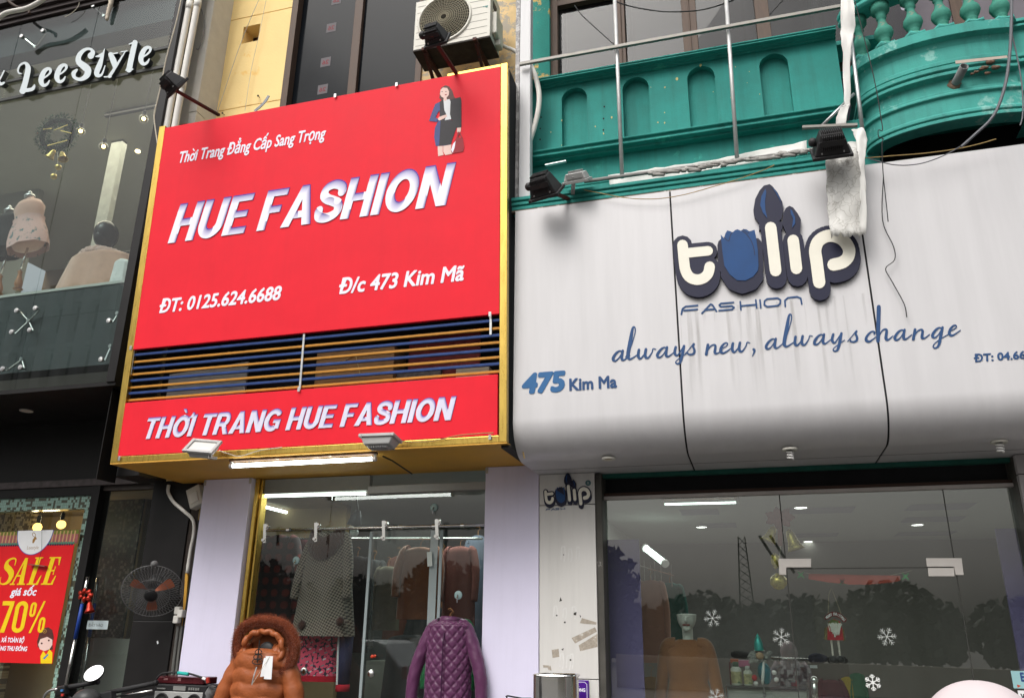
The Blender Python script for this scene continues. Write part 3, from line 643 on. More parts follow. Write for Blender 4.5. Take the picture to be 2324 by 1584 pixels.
o = MB().tube([tuple(p) for p in smooth([tuple(p) for p in q], 4)], .02, 10).build('insulated_pipe', M_pvc); tag(o, 'white lagged refrigerant pipe leaving the air conditioner towards the channel', 'pipe')
o = MB().tube([tuple(at(x, y, .2)) for x, y in smooth([(1157, 500), (1160, 640), (1162, 800), (1170, 940), (1182, 1000), (1190, 1040)], 4)], .006, 6).build('cable', M_wirey); tag(o, 'yellow cable hanging in the gap between red sign and white fascia', 'cable')
# ================================================================ green building above the white fascia
q6, q7, q9, q10, q11 = zp(1650, 0, 2.262), zp(2450, 0, 2.263), zp(2060, 590, 3.2278), zp(1900, 500, 2.324), zp(1600, 900, 1.3966)
q8 = zp(1940, 950, 2.0034)
YPA = .40; PA = Plane(YPA)
t_gb = empty('green_building', (0, .6, 5), 'teal green house front with arched niches, brown windows and a curved balcony', 'building')
XL = at(1196, 250, .4).x; XR = at(1905, 150, .4).x
def zq(q, y0x, y0y, Y): return at(*q(y0x, y0y), Y).z
z_tm1, z_tm0 = av(zq(q6, 80, 590, .3), zq(q6, 1923, 232, .3)), av(zq(q6, 80, 680, .4), zq(q6, 1923, 335, .4))
z_lm1, z_lm0 = av(zq(q6, 80, 1085, .3), zq(q6, 1923, 828, .3)), av(zq(q6, 80, 1180, .36), zq(q6, 1923, 915, .36))
# parapet with niches: front sheet with arched openings, recessed backs
nich = []
for (xa, xb, yt, ybm) in ((327, 493, 645, 1045), (769, 943, 560, 985), (1228, 1436, 474, 905), (1738, 1985, 376, 830)):
    a = PA.hit(*q6(xa, (yt+ybm)/2)); b = PA.hit(*q6(xb, (yt+ybm)/2)); c = PA.hit(*q6((xa+xb)/2, yt)); nich.append((a[0], b[0], c[1]))
nz_top = av(*[n[2] for n in nich]); nw = av(*[n[1]-n[0] for n in nich])/2; nz0 = z_lm1-.03
outer = R4(XL, XR, z_lm0, z_tm1); holes = []
vs = [Vector(p) for p in outer]; es = [(0, 1), (1, 2), (2, 3), (3, 0)]; hb_ = []
for n in nich:
    c = (n[0]+n[1])/2; hole = [(c-nw, nz0), (c+nw, nz0)]+arc(c, nz_top-nw, nw, nw, 0, 180, 16); hb_.append(hole); i0 = len(vs); vs += [Vector(p) for p in hole]; es += [(i0+k, i0+(k+1) % len(hole)) for k in range(len(hole))]
r_ = delaunay_2d_cdt(vs, es, [], 0, 1e-6)
def inpoly(p, poly):
    c = False
    for i in range(len(poly)):
        (x0, y0), (x1, y1) = poly[i-1], poly[i]
        if (y0 > p[1]) != (y1 > p[1]) and p[0] < (x1-x0)*(p[1]-y0)/(y1-y0)+x0: c = not c
    return c
trs = []
for t_ in r_[2]:
    g = (sum(r_[0][i].x for i in t_)/3, sum(r_[0][i].y for i in t_)/3)
    if not any(inpoly(g, h_) for h_ in hb_): trs.append(list(t_))
m_ = MB().plate([tuple(v) for v in r_[0]], trs, PA.pos, -.075, 0)
rng = random.Random(21); m_.cm = 1
for (x, y, r_) in ((1150, 570, 15), (1062, 632, 8), (678, 848, 12), (560, 915, 6), (1060, 815, 6), (1060, 888, 8), (1012, 884, 6), (318, 872, 9), (1570, 485, 5), (1670, 520, 5), (1745, 682, 6), (620, 965, 8), (318, 1050, 5), (960, 632, 4), (1320, 474, 14), (1410, 665, 4), (240, 955, 6), (1535, 706, 5), (1605, 865, 5), (1240, 925, 6), (720, 800, 4), (1655, 600, 4)):
    m_.flat([[(x+r_*(.5+.6*rng.random())*cos(a_*.9)*.8, y+r_*(.5+.6*rng.random())*sin(a_*.9)) for a_ in range(7)]], lambda u, v, w: PA.pos(*PA.hit(*q6(u, v)), w), None, .0015)
m_.cm = 2
for (x, y) in ((625, 772), (620, 858), (618, 940), (170, 848), (163, 930), (162, 1008)): m_.flat([[(x+6*cos(a_*.8), y+7*sin(a_*.8)) for a_ in range(8)]], lambda u, v, w: PA.pos(*PA.hit(*q6(u, v)), w), None, .002)
m_.build('parapet', [M_tealflat, mat('cream_chip', (.62, .52, .22), .85, var=.2, scale=30), M_dark], t_gb)

MB().box(XL, YPA+.07, z_lm0, XR, YPA+.12, z_tm1).build('niche_back', M_tealflat, t_gb)
def mould(z0, z1, Yb, steps, name, xa=XL, xb=XR, m=None):
    """horizontal moulding: steps = [(fraction of height from top, how far out)]"""
    h = z1-z0; prof = [(0, z1)]
    for f0, f1, o_ in steps: prof += [(o_, z1-f0*h), (o_, z1-f1*h)]
    prof += [(0, z0)]
    return MB().sweep(prof, [(xa, Yb), (xb, Yb)], [(0, -1), (0, -1)]).build(name, m or M_teal, t_gb, bev=.006)
mould(z_tm0, z_tm1, YPA, [(0, .22, .10), (.25, .38, .085), (.42, .60, .10), (.64, .78, .05), (.80, 1, .025)], 'moulding')
mould(z_lm0, z_lm1, YPA, [(0, .2, .11), (.24, .48, .085), (.52, .74, .10), (.78, 1, .05)], 'moulding')
z_rb = 5.22
MB().box(XL, YPA+.02, z_rb-.15, XR+.2, YPA+.2, z_lm0).build('lower_band', M_teal, t_gb)
mould(z_rb+.09, z_rb+.15, YPA+.02, [(0, .4, .02), (.45, .7, .012), (.7, 1, .02)], 'moulding')
MB().box(XL, YPA+.1, z_tm1-.05, XR+.4, YPA+.6, z_tm1-.01).build('sill', M_teal, t_gb)
# green beam lying on the fascia top
zf = 4.985; zb1 = 5.11
bx1 = at(*q7(410, 1190), .1).x
MB().sweep([(-.3, zf), (0, zf), (.012, zf+.02), (.012, zf+.045), (0, zf+.05), (.02, zf+.06), (.02, zf+.085), (.006, zf+.09), (.03, zf+.1), (.03, zb1+.005), (-.3, zb1+.005)], [(XL-.07, .1), (bx1, .1)], [(0, -1)]*2).build('lower_beam', M_teal, t_gb, bev=.004)
MB().box(XL-.07, .085, zf-.004, bx1, .13, zf+.012).build('rusty_trim', mat('rusty_trim', (.17, .13, .10), .8, var=.4, scale=25, c2=(.4, .37, .33), thr=.55), t_gb)
# window wall
YWI = .78; PWI = Plane(YWI)
cw = [PWI.hit(*q6(x, y))[0] for x, y in ((240, 300), (292, 300), (722, 200), (775, 200), (1185, 150), (1290, 150), (1712, 100), (1812, 100))]
MB().box(at(1206, 100, YWI-.06).x, YWI-.06, z_tm1-.1, cw[0], YWI+.2, 9.2).build('side_pier', M_tealp, t_gb)
MB().box(1.0, 1.4, z_rb-.2, 4.5, 1.6, 9.2).build('rear_wall', M_teal, t_gb)
wz0 = z_tm1-.05
wf = MB()
for k in range(0, 8, 2):
    wf.box(cw[k], YWI-.02, wz0, cw[k+1], YWI+.1, 9.2)
    if 0 < k < 6: wf.box(cw[k]+.45*(cw[k+1]-cw[k]), YWI-.035, wz0, cw[k]+.55*(cw[k+1]-cw[k]), YWI-.02, 9.2)
wf.box(cw[0], YWI-.03, wz0-.02, cw[7]+1.2, YWI+.08, wz0+.05)
ztr = zq(q6, 480, 20, YWI); wf.box(cw[1], YWI-.025, ztr, cw[2], YWI+.09, ztr+.07)
t_wf = wf.build('window_frame', M_brown, t_gb, bev=.005)
MB().box(cw[0], YWI+.04, wz0, cw[7]+1.2, YWI+.045, 9.2).build('window_pane', glassmat('grey_window_glass', (.36, .35, .40), .02, .42, 0, .04), t_wf)
m_ = MB(); 
for a, b in ((cw[1]+.03, cw[1]+.06), (cw[3]+.03, cw[3]+.055), (cw[5]+.42, cw[5]+.45)): m_.box(a, YWI+.14, wz0, b, YWI+.17, 9)
m_.box(cw[1], YWI+.14, zq(q6, 480, 95, YWI+.14), cw[2], YWI+.17, zq(q6, 480, 95, YWI+.14)+.05)
m_.build('inner_grille', M_blackm, t_wf)
MB().box(cw[0]-3, YWI+.06, 9.0, 4.5, 2.2, 9.2).build('room_ceiling', M_wallw, t_gb); MB().box(cw[0]-.06, YWI+.1, wz0-.3, cw[0]-.02, YWI+.8, 9.2).build('room_side', M_wallw, t_gb)
MB().box(cw[0]-3, YWI+.8, wz0-.3, 3.5, YWI+.85, 9.2).build('curtain', mat('grey_curtain', (.17, .16, .18), .9, var=.15, scale=2, stretch=(8, 1, .3)), t_wf)
# bow balcony on the right
BX, BA, BY0, BB = 1.87, .735, .42, .33
pth, nrm = [], []
for k in range(41):
    th = pi-(pi*1.0)*k/40; x = BX+BA*cos(th); y = BY0-BB*sin(th)
    if x > 2.235: break
    nx, ny = cos(th)/BA, -sin(th)/BB; L_ = math.hypot(nx, ny); pth.append((x, y)); nrm.append((nx/L_, ny/L_))
pth = [(pth[0][0]+.0, BY0+.35)]+pth; nrm = [(-1, 0)]+nrm
zz = lambda y: zq(q7, 1300, y, BY0-BB)
prof = [(-.25, zz(215)), (.05, zz(215)), (.05, zz(282)), (.0, zz(292)), (-.015, zz(330)), (-.015, zz(428)), (.02, zz(440)), (.02, zz(468)), (.0, zz(474)), (.035, zz(484)), (.035, zz(512)), (.012, zz(520)), (.025, zz(528)), (.025, zz(548)),
        (-.03, zz(556)), (-.03, zz(640)), (0.0, zz(650)), (0.0, zz(668)), (.012, zz(676)), (.012, zz(690)), (-.01, zz(698)), (-.01, zz(800)), (.0, zz(808)), (.012, zz(815)), (.012, zz(835)), (-.005, zz(842)), (.008, zz(850)), (.008, zz(872)), (-.12, zz(876)), (-.12, zz(868))]
t_bal = empty('curved_balcony', (BX, .3, zz(880)), 'bow fronted teal balcony with stone balusters at the upper right', 'balcony')
M_teal2 = mat('teal_balcony', (.065, .345, .30), .75, streak=.5, var=.22, scale=2.5, bump=.12, c2=(.23, .50, .45), thr=.58, spot=3)
MB().sweep(prof, pth, nrm).build('bow_front', M_teal2, t_bal, sm=False, bev=.004)
e = pth[-1]; pp = [(e[0]+.012, e[1]+.06), (3.6, e[1]+.06)]
MB().sweep([(-.3, zz(190)), (.05, zz(190)), (.05, zz(212)), (.02, zz(216)), (.04, zz(225)), (.04, zz(240)), (.0, zz(250)), (0, zz(420)), (.03, zz(428)), (.03, zz(452)), (.01, zz(458)), (.03, zz(470)), (.03, zz(490)), (-.02, zz(500)), (-.02, zz(640)), (.01, zz(650)), (.01, zz(690)), (-.01, zz(700)), (-.01, zz(860)), (-.3, zz(870))], pp, [(0, -1)]*2).build('straight_front', M_teal2, t_bal, bev=.004)
MB().box(pth[0][0], BY0-.05, zz(282), 3.6, 1.6, zz(275)).build('floor', M_teal2, t_bal)
MB().box(XR-.1, .62, zf-.3, 3.8, .66, zz(860)+.2).build('dark_recess', mat('recess_black', (.012, .01, .009), .9), t_bal)
rail_z0, rail_z1 = zz(215)+.44, zz(215)+.56
rp = [(-.10, rail_z0), (.06, rail_z0), (.08, rail_z0+.02), (.08, rail_z0+.05), (.05, rail_z0+.06), (.08, rail_z0+.08), (.08, rail_z1), (-.10, rail_z1)]
pth2, nrm2 = [], []
for k in range(41):
    th = pi-pi*k/40; x = BX+BA*cos(th); y = BY0-BB*sin(th); nx, ny = cos(th)/BA, -sin(th)/BB; L_ = math.hypot(nx, ny); pth2.append((x, y)); nrm2.append((nx/L_, ny/L_))
MB().sweep(rp, pth2, nrm2, True).build('hand_rail', M_teal2, t_bal, bev=.006)
bprof = [(.068, 0), (.068, .02), (.06, .035), (.042, .05), (.036, .07), (.045, .085), (.038, .095), (.06, .12), (.074, .155), (.068, .19), (.045, .225), (.032, .265), (.03, .30), (.042, .315), (.034, .33), (.05, .36), (.07, .375), (.075, .44)]
M_bal = mat('weathered_baluster', (.06, .27, .205), .75, var=.3, scale=8, bump=.2, c2=(.20, .22, .17), thr=.6, spot=7)
bal0 = None
for xz in (660, 840, 1065, 1280, 1500, 1720):
    a = at(*q7(xz, 300), .2); th = math.acos(max(-1, min(1, (a.x-BX)/BA))); 
    for it in range(6):
        yb_ = BY0-(BB-.03)*sin(th); a = at(*q7(xz, 300), yb_); th = math.acos(max(-1, min(1, (a.x-BX)/(BA-.03))))
    p_ = Vector((BX+(BA-.03)*cos(th), BY0-(BB-.03)*sin(th), zz(215)))
    if bal0 is None: bal0 = MB().lathe(bprof, p_, (0, 0, 1), 20).build('baluster', M_bal, t_bal, sm=True); p0_ = p_
    else: c_ = bal0.copy(); col.objects.link(c_); c_.parent = t_bal; c_.location = p_-p0_
    m_ = MB(); m_.ball(p_+Vector((0, -.01, .012)), .085, .07, .035, 12, 7, None, .5); m_.build('mortar', M_teal2, t_bal, sm=True)
# door and louvred shutters behind the balcony
t_dr = empty('balcony_shutter', (BX, 1.3, zz(215)), 'dark louvred brown shutters behind the curved balcony', 'shutter')
MB().box(1.0, 1.3, zz(275), 4.2, 1.36, 9.2).build('shutter_panel', mat('grey_shutter', (.16, .14, .16), .6, var=.15), t_dr)
m_ = MB()
for k in range(9): m_.box(1.05+.26*k, 1.275, zz(275), 1.09+.26*k, 1.3, 9)
m_.build('shutter_rib', M_blackm, t_dr)
MB().box(1.0, 1.27, zz(215)+.55, 4.2, 1.29, zz(215)+.72).box(1.55, 1.268, zz(275), 1.65, 1.29, 9).box(2.2, 1.268, zz(275), 2.3, 1.29, 9).build('shutter_frame', M_brown, t_dr)
m_ = MB().lathe([(.012, 0), (.03, .02), (.03, .05), (.005, .07)], at(*q7(975, 70), 1.2), (0, -1, 0), 12); o = m_.build('glow_lamp', lampmat('lit_bulb_white', (1, .96, .88), 3)); tag(o, 'small lit white lamp behind the balusters', 'lamp')
# broken drain pipe and rust patch
a = at(*q7(1350, 600), .12); b = at(*q7(1412, 480), -.03)
t = empty('drain_spout', a, 'grey plastic drain spout sticking out of the curved balcony', 'pipe')
m_ = MB().lathe([(.032, 0), (.032, (b-a).length), (.027, (b-a).length), (.026, .02)], a, b-a, 16, False); m_.build('spout', mat('grey_pvc', (.20, .21, .21), .5, var=.2), t, sm=True)
MB().ball(a+Vector((0, .02, 0)), .06, .03, .05, 10, 7, None, .6).build('broken_render', mat('raw_render', (.22, .15, .11), .9, var=.4, scale=20, bump=.5), t, sm=True)
PBf = Plane(BY0-BB-.036)
decal(PBf, [(1345, 440), (1720, 402), (1725, 420), (1350, 462)], mat('bare_plaster', (.50, .42, .36), .9, var=.12, scale=20), t_bal, .0, q7, 'plaster_patch')
m_ = MB()
for (x, y, r_) in ((1600, 450, .02), (1560, 490, .018), (1640, 488, .02), (1540, 500, .014), (1580, 530, .014), (1500, 520, .012), (1470, 535, .01)): m_.ball(at(*q7(x, y), BY0-BB-.03), r_*1.6, r_*.8, r_*.8, 8, 6, None, .6)
m_.build('rust_scab', mat('rust_scab', (.16, .10, .07), .95, var=.5, scale=40, bump=.4, c2=(.6, .55, .5), thr=.6), t_bal, sm=True)
# ---- bars of the old signboard frame
def bar(name, label, pts, w, m, cat, group=None, rnd=True):
    o = (MB().tube(pts, w, 10) if rnd else MB().beam(pts[0], pts[1], w*2, w*2)).build(name, m, None, sm=rnd); return tag(o, label, cat, group)
G2 = 'metal bars of the old sign frame'
M_pole = mat('painted_pole', (.60, .60, .59), .4, metal=.4, var=.15, scale=12, c2=(.3, .25, .2), thr=.68, spot=10)
for (a, b, lab) in (((1394, -30), (1412, 404), 'white pole in front of the first and second niche'), ((1646, -30), (1673, 362), 'white pole in front of the third and fourth niche')):
    A, B = at(*a, .14), at(*b, .14); x_ = av(A.x, B.x); o = bar('frame_pole', lab, [(A.x, .14, A.z), (B.x, .14, B.z)], .017, M_pole, 'pole', G2)
bar('frame_pole', 'bare metal pole beside the torn banner at the start of the balcony', [at(*q7(555, -30), .12), at(*q7(592, 260), .12), at(*q7(640, 640), .1), at(*q7(682, 985), .08)], .017, M_steel, 'pole', G2)
bar('cross_bar', 'long grey bar crossing the brown window above the niches', [at(*q6(15, 466), .1), at(*q7(545, 45), .1)], .014, mat('grey_bar', (.24, .23, .21), .5, metal=.4, var=.2), 'bar', G2, False)
bar('cross_bar', 'dull pipe running along the torn white banner above the green beam', [at(*q6(480, 1310), .1), at(*q6(1940, 1110), .1)], .016, mat('dull_pipe', (.27, .26, .25), .6, var=.3, scale=14), 'bar', G2)
bar('strut', 'slanting metal strut above the right floodlight', [at(*q7(385, 908), .0), at(*q7(615, 680), .08)], .012, M_steel, 'bar', G2)
xa, xb = at(1180, 100, .15).x, at(1204, 100, .15).x
o = MB().box(xa, .15, 5.02, xb, .24, 10.5).build('white_channel', mat('white_channel', (.66, .66, .67), .4, var=.1, scale=4, stretch=(3, 3, .3), c2=(.4, .36, .34), thr=.7), bev=.006); tag(o, 'tall white metal channel between yellow and green buildings', 'channel')
o = MB().box(xa-.05, .18, 5.0, xa-.012, .26, 10.5).build('angle_bar', mat('flaking_angle', (.34, .33, .33), .6, var=.35, scale=10, c2=(.55, .54, .53), thr=.5)); tag(o, 'flaking grey angle bar left of the tall white channel', 'bar')
o = MB().tube([tuple(at(*q6(x, y), .22)) for x, y in smooth([(92, 470), (130, 560), (155, 680), (148, 800), (120, 920), (90, 1010), (70, 1080)], 5)], .024, 12).build('insulated_hose', M_pvc, sm=True); tag(o, 'thick white taped hose bulging out beside the white channel', 'hose')
# white banner remains
def sheet(name, label, edge, Y, m, amp=.03, rag=.0, cat='banner', seed=0):
    """crumpled sheet between a left and right pixel edge list [(xl, yl, xr, yr)]"""
    rows = smooth(edge, 4); nr = len(rows)-1; nc = 14
    def fn(s_, t_):
        k = min(int(t_*nr+.0001), nr); xl, yl, xr, yr = rows[k]; x = xl+(xr-xl)*s_; y = yl+(yr-yl)*s_
        if t_ > .97 and rag: y += rag*(random.random()-.3)
        if s_ in (0., 1.): x += random.uniform(-2, 2)
        p = at(x, y, Y); d = noise.noise(Vector((p.x*9+seed, p.z*5, 1.3)))+.5*noise.noise(Vector((p.x*23, p.z*14, seed)))
        return p+Vector((0, -amp*d, 0))
    o = MB().grid(fn, nc, nr).build(name, m, sm=True); q = o.modifiers.new('solid', 'SOLIDIFY'); q.thickness = .003; return tag(o, label, cat)
def crackmat():
    m = mat('perished_banner', (.66, .65, .62), .7, var=.12, scale=8, bump=.25, bscale=30, c2=(.36, .33, .29), thr=.56, spot=3.5)
    nt = m.node_tree; N = nt.nodes; L = nt.links; b = N['Principled BSDF']; src = b.inputs['Base Color'].links[0].from_socket
    tc = N.new('ShaderNodeTexCoord'); vo = N.new('ShaderNodeTexVoronoi'); vo.feature = 'DISTANCE_TO_EDGE'; vo.inputs['Scale'].default_value = 15; nw_ = N.new('ShaderNodeTexNoise'); nw_.inputs['Scale'].default_value = 9; L.new(tc.outputs['Object'], nw_.inputs['Vector']); va_ = N.new('ShaderNodeVectorMath'); va_.operation = 'MULTIPLY_ADD'; va_.inputs[1].default_value = (.16, .16, .16); L.new(nw_.outputs['Color'], va_.inputs[0]); L.new(tc.outputs['Object'], va_.inputs[2]); L.new(va_.outputs[0], vo.inputs['Vector'])
    r = N.new('ShaderNodeValToRGB'); r.color_ramp.elements[0].position = .01; r.color_ramp.elements[1].position = .05; r.color_ramp.elements[0].color = (.68, .67, .65, 1); L.new(vo.outputs['Distance'], r.inputs[0])
    mx = N.new('ShaderNodeMixRGB'); mx.blend_type = 'MULTIPLY'; mx.inputs[0].default_value = 1; L.new(src, mx.inputs[1]); L.new(r.outputs[0], mx.inputs[2]); L.new(mx.outputs[0], b.inputs['Base Color']); return m
M_ban = mat('white_banner', (.72, .71, .68), .6, var=.08, scale=5, bump=.15, bscale=15)
sheet('torn_banner', 'shredded white banner hanging over the tulip letter p', [(1868, 330, 1950, 318), (1874, 360, 1958, 350), (1876, 420, 1964, 410), (1880, 480, 1966, 470), (1886, 530, 1962, 535)], -.06, crackmat(), .045, 16, seed=2)
sheet('torn_banner', 'narrow torn white banner wrapped down the pole left of the balcony', [(1911, -10, 1938, -10), (1908, 60, 1942, 55), (1912, 120, 1932, 110), (1916, 230, 1930, 230), (1903, 250, 1928, 240), (1895, 285, 1918, 290)], .04, M_ban, .035, 8, seed=5)
sheet('torn_banner', 'white folded scrap of banner behind the right floodlight', [(1930, 296, 1956, 290), (1940, 310, 1968, 308), (1944, 345, 1964, 345), (1950, 380, 1962, 385), (1952, 440, 1966, 450), (1950, 520, 1966, 530)], -.11, M_ban, .04, 10, seed=9)
sheet('banner_strip', 'long strip of torn white banner lying along the green wall above the beam', [(1380, 398, 1385, 425), (1450, 388, 1452, 416), (1530, 376, 1532, 402), (1610, 364, 1612, 384), (1690, 348, 1692, 372), (1760, 334, 1762, 362), (1830, 318, 1832, 350)], .3, M_ban, .02, seed=4)
m_ = MB()
for k in range(46):
    x = 1480+370*k/45; y = 396-(x-1480)*.15+random.uniform(-4, 4); p = at(x, y, .075); m_.ball(p, .03+.05*random.random(), .015, .012+.01*random.random(), 8, 6, None, .9)
o = m_.build('shredded_plastic', mat('shredded_plastic', (.34, .33, .31), .8, var=.4, scale=20, bump=.3), sm=True); tag(o, 'frayed grey shreds of banner caught along the dull pipe', 'scrap')
# ================================================================ white fascia (three bent panels)
FX0 = at(1166, 800, YT).x; s1 = av(at(1518, 435, YT).x, at(1553, 940, YT).x); s2 = av(at(1955, 540, YT).x, at(2012, 880, YT).x); FX3 = 5.2
fz1 = 4.985; RAD = .29; fzb = 2.872; 
prof = [(YT, fz1), (YT, fzb+RAD+.6), (YT, fzb+RAD+.2)]+[(YT+RAD-RAD*cos(radians(a_)), fzb+RAD-RAD*sin(radians(a_))) for a_ in range(0, 91, 5)]+[(YP+.15, fzb)]
t_fa = empty('shop_fascia', (s1, YT, fzb), 'white metal shop fascia of three panels curving under into a soffit', 'fascia')
for a, b in ((FX0, s1-.007), (s1+.007, s2-.007), (s2+.007, FX3)):
    n_ = 24; m_ = MB(); nn = len(prof)
    inn = [(y+.02 if z > fzb+.05 else y, z if z > fzb+.05 else z+.02) for y, z in prof]
    m_.add([(x_, y, z) for x_ in (a, b) for y, z in prof], [(i, i+1, nn+i+1, nn+i) for i in range(nn-1)])
    for x_ in (a, b): m_.add([(x_, y, z) for y, z in prof]+[(x_, y, z) for y, z in inn], [(i, i+1, nn+i+1, nn+i) for i in range(nn-1)])
    o = m_.build('fascia_panel', None or M_alu, t_fa, sm=False)
    for p in o.data.polygons: p.use_smooth = abs(p.normal.x) < .5
for s_ in (s1, s2):
    MB().add([(s_+dx, y+.006*(1 if z > fzb+.02 else 0), z+.006*(1 if z < fzb+RAD else 0)) for dx in (-.0075, .0075) for y, z in prof], [(i, i+1, len(prof)+i+1, len(prof)+i) for i in range(len(prof)-1)]).build('seam_strip', M_dark, t_fa)
MB().box(FX0+.02, YT+.06, fzb+RAD, FX3, YT+.1, fz1-.03).box(FX0+.02, YT+RAD, fzb+.05, FX3, YP+.15, fzb+.09).build('backing', M_dark, t_fa)
m_ = MB().box(FX0, YP-.19, fzb-.001, FX3, YP-.184, fzb+.002); m_.build('soffit_joint', M_dark, t_fa)
# dirt runs on the middle panel
mdirt = bpy.data.materials.new('dirt_run'); mdirt.use_nodes = True; nt = mdirt.node_tree; N = nt.nodes; L = nt.links; b = N['Principled BSDF']
b.inputs['Base Color'].default_value = (.25, .22, .18, 1); b.inputs['Roughness'].default_value = .8
tc = N.new('ShaderNodeTexCoord'); mp = N.new('ShaderNodeMapping'); mp.inputs['Scale'].default_value = (16, 1, .55); L.new(tc.outputs['Object'], mp.inputs[0]); nz = N.new('ShaderNodeTexNoise'); nz.inputs['Scale'].default_value = 1.4; nz.inputs['Detail'].default_value = 5; L.new(mp.outputs[0], nz.inputs[0])
r = N.new('ShaderNodeMapRange'); r.inputs[1].default_value = .52; r.inputs[2].default_value = .80; r.inputs[3].default_value = 0; r.inputs[4].default_value = .22; L.new(nz.outputs['Fac'], r.inputs[0])
tg = N.new('ShaderNodeSeparateXYZ'); L.new(tc.outputs['Generated'], tg.inputs[0]); r2 = N.new('ShaderNodeMapRange'); r2.inputs[1].default_value = 0; r2.inputs[2].default_value = .9; L.new(tg.outputs['Z'], r2.inputs[0])
mu = N.new('ShaderNodeMath'); mu.operation = 'MULTIPLY'; L.new(r.outputs[0], mu.inputs[0]); L.new(r2.outputs[0], mu.inputs[1]); L.new(mu.outputs[0], b.inputs['Alpha'])
za, zb_ = PT.hit(1700, 690)[1], PT.hit(1760, 900)[1]
m_ = MB(); pbox(m_, PT, s1+.02, s2-.02, zb_, za, .0012, .0014); m_.build('dirt_runs', mdirt, t_fa)
# ---- tulip logo, as traced strokes on the fascia plane
def logo(P, q, parent_name, label, deep, ww=1.0, parent=None):
    t = empty(parent_name, P.pos(*P.hit(*q(1200, 1100))), label, 'logo sign')
    h = lambda pts: [tuple(P.hit(*q(x, y))) for x, y in pts]
    hp = lambda polys: [h(p) for p in polys]
    S_t = [stroke(smooth([(378, 640), (392, 800), (408, 900), (450, 968), (520, 995), (590, 980), (640, 930), (655, 862)], 4), 108), stroke([(420, 722), (640, 700)], 98)]
    S_l = [stroke([(1280, 463), (1330, 903)], 118)]; S_i = [stroke([(1510, 594), (1543, 880)], 118)]
    S_p = [stroke(smooth([(1776, 1022), (1748, 800), (1735, 690), (1770, 600), (1850, 552), (1930, 550), (2020, 590), (2080, 680), (2070, 765), (2010, 820), (1922, 842)], 4), 126)]
    U_ = [(768, 535), (802, 572), (815, 525), (835, 492), (868, 500), (888, 512), (918, 487), (940, 480), (975, 496), (1000, 478), (1030, 480), (1062, 502), (1115, 485), (1130, 560), (1148, 700), (1155, 850), (1150, 900), (1100, 965), (1020, 1005), (935, 1000), (860, 940), (805, 850), (785, 700)]
    B1 = [(1270, 15), (1210, 30), (1165, 80), (1120, 170), (1103, 280), (1115, 350), (1160, 410), (1230, 440), (1330, 430), (1390, 370), (1412, 270), (1400, 200), (1350, 100), (1300, 40)]
    B2 = [(1470, 238), (1435, 260), (1410, 310), (1398, 420), (1440, 520), (1580, 520), (1590, 380), (1560, 320), (1510, 255)]
    g = 92*ww
    back = []
    def fat(path, w, dy=(0, 38, 76)):
        for d in dy: back.extend(stroke([(x+d*.14, y+d) for x, y in path], w+g))
    fat(smooth([(378, 640), (392, 800), (408, 900), (450, 968), (520, 995), (590, 980), (640, 930), (655, 862)], 3), 108); fat([(420, 722), (640, 700)], 98, (0,)); fat([(480, 800), (600, 820)], 90, (0, 60))
    fat([(1280, 463), (1330, 903)], 118); fat([(1510, 594), (1543, 880)], 118)
    fat(smooth([(1776, 1022), (1748, 800), (1735, 690), (1770, 600), (1850, 552), (1930, 550), (2020, 590), (2080, 680), (2070, 765), (2010, 820), (1922, 842)], 3), 126); fat([(1880, 690), (1900, 720)], 190, (0,))
    back += stroke([(x, y) for x, y in ((810, 640), (820, 860), (880, 950), (980, 985), (1080, 950), (1130, 880), (1120, 640))], g+60)+stroke([(x+8, y+80) for x, y in ((830, 860), (890, 950), (980, 985), (1080, 950), (1130, 880))], g+50)
    back += [B1, B2, [(830, 620), (1110, 620), (1130, 900), (980, 980), (850, 900)], [(1160, 400), (1400, 400), (1400, 480), (1160, 480)]]
    bk = MB().flat(hp(back), P.pos, .001, deep).build('letter_back', M_navy, t)
    d1 = deep+.0008; d2 = deep+.004*(deep/.03)
    for k, s_ in enumerate((S_t, S_l, S_i, S_p)):
        MB().flat(hp([p for u_ in s_ for p in u_]), P.pos, d1, d2).build('letter_face', M_ivory, bk)
    def poly(pts, m, nm, w0, w1):
        v2, tr = union2d([h(pts)]); MB().plate(v2, tr, P.pos, w0, w1).build(nm, m, bk)
    poly(U_, M_tulipblue, 'tulip_face', d1, d2)
    poly([(1225, 65), (1185, 140), (1172, 230), (1200, 310), (1245, 365), (1225, 280), (1222, 190), (1235, 100)], M_tulipblue, 'bud_highlight', d1, d2)
    poly([(1480, 270), (1485, 320), (1510, 370), (1500, 465), (1530, 420), (1530, 360), (1500, 290)], M_tulipblue, 'bud_highlight', d1, d2)
    poly([(1290, 40), (1340, 120), (1385, 200), (1405, 260), (1380, 180), (1345, 105)], M_tulipblue, 'bud_highlight', d1, d2)
    cr = stroke(smooth([(800, 560), (850, 600), (868, 540), (890, 512)], 4), 7)+stroke(smooth([(985, 492), (1040, 540), (1085, 610), (1108, 680), (1118, 745)], 4), 7)+stroke([(1000, 480), (1045, 525), (1062, 502)], 6)
    MB().flat(hp(cr), P.pos, d2, d2+.0006).build('petal_line', M_navy, bk)
    return t
t_lg = logo(PT, q9, 'tulip_logo', 'raised tulip lettering with ivory faces and navy edge on the white fascia', .035)
qf = lambda polys, P, q: [[tuple(P.hit(*q(x, y))) for x, y in p] for p in polys]
fash = []
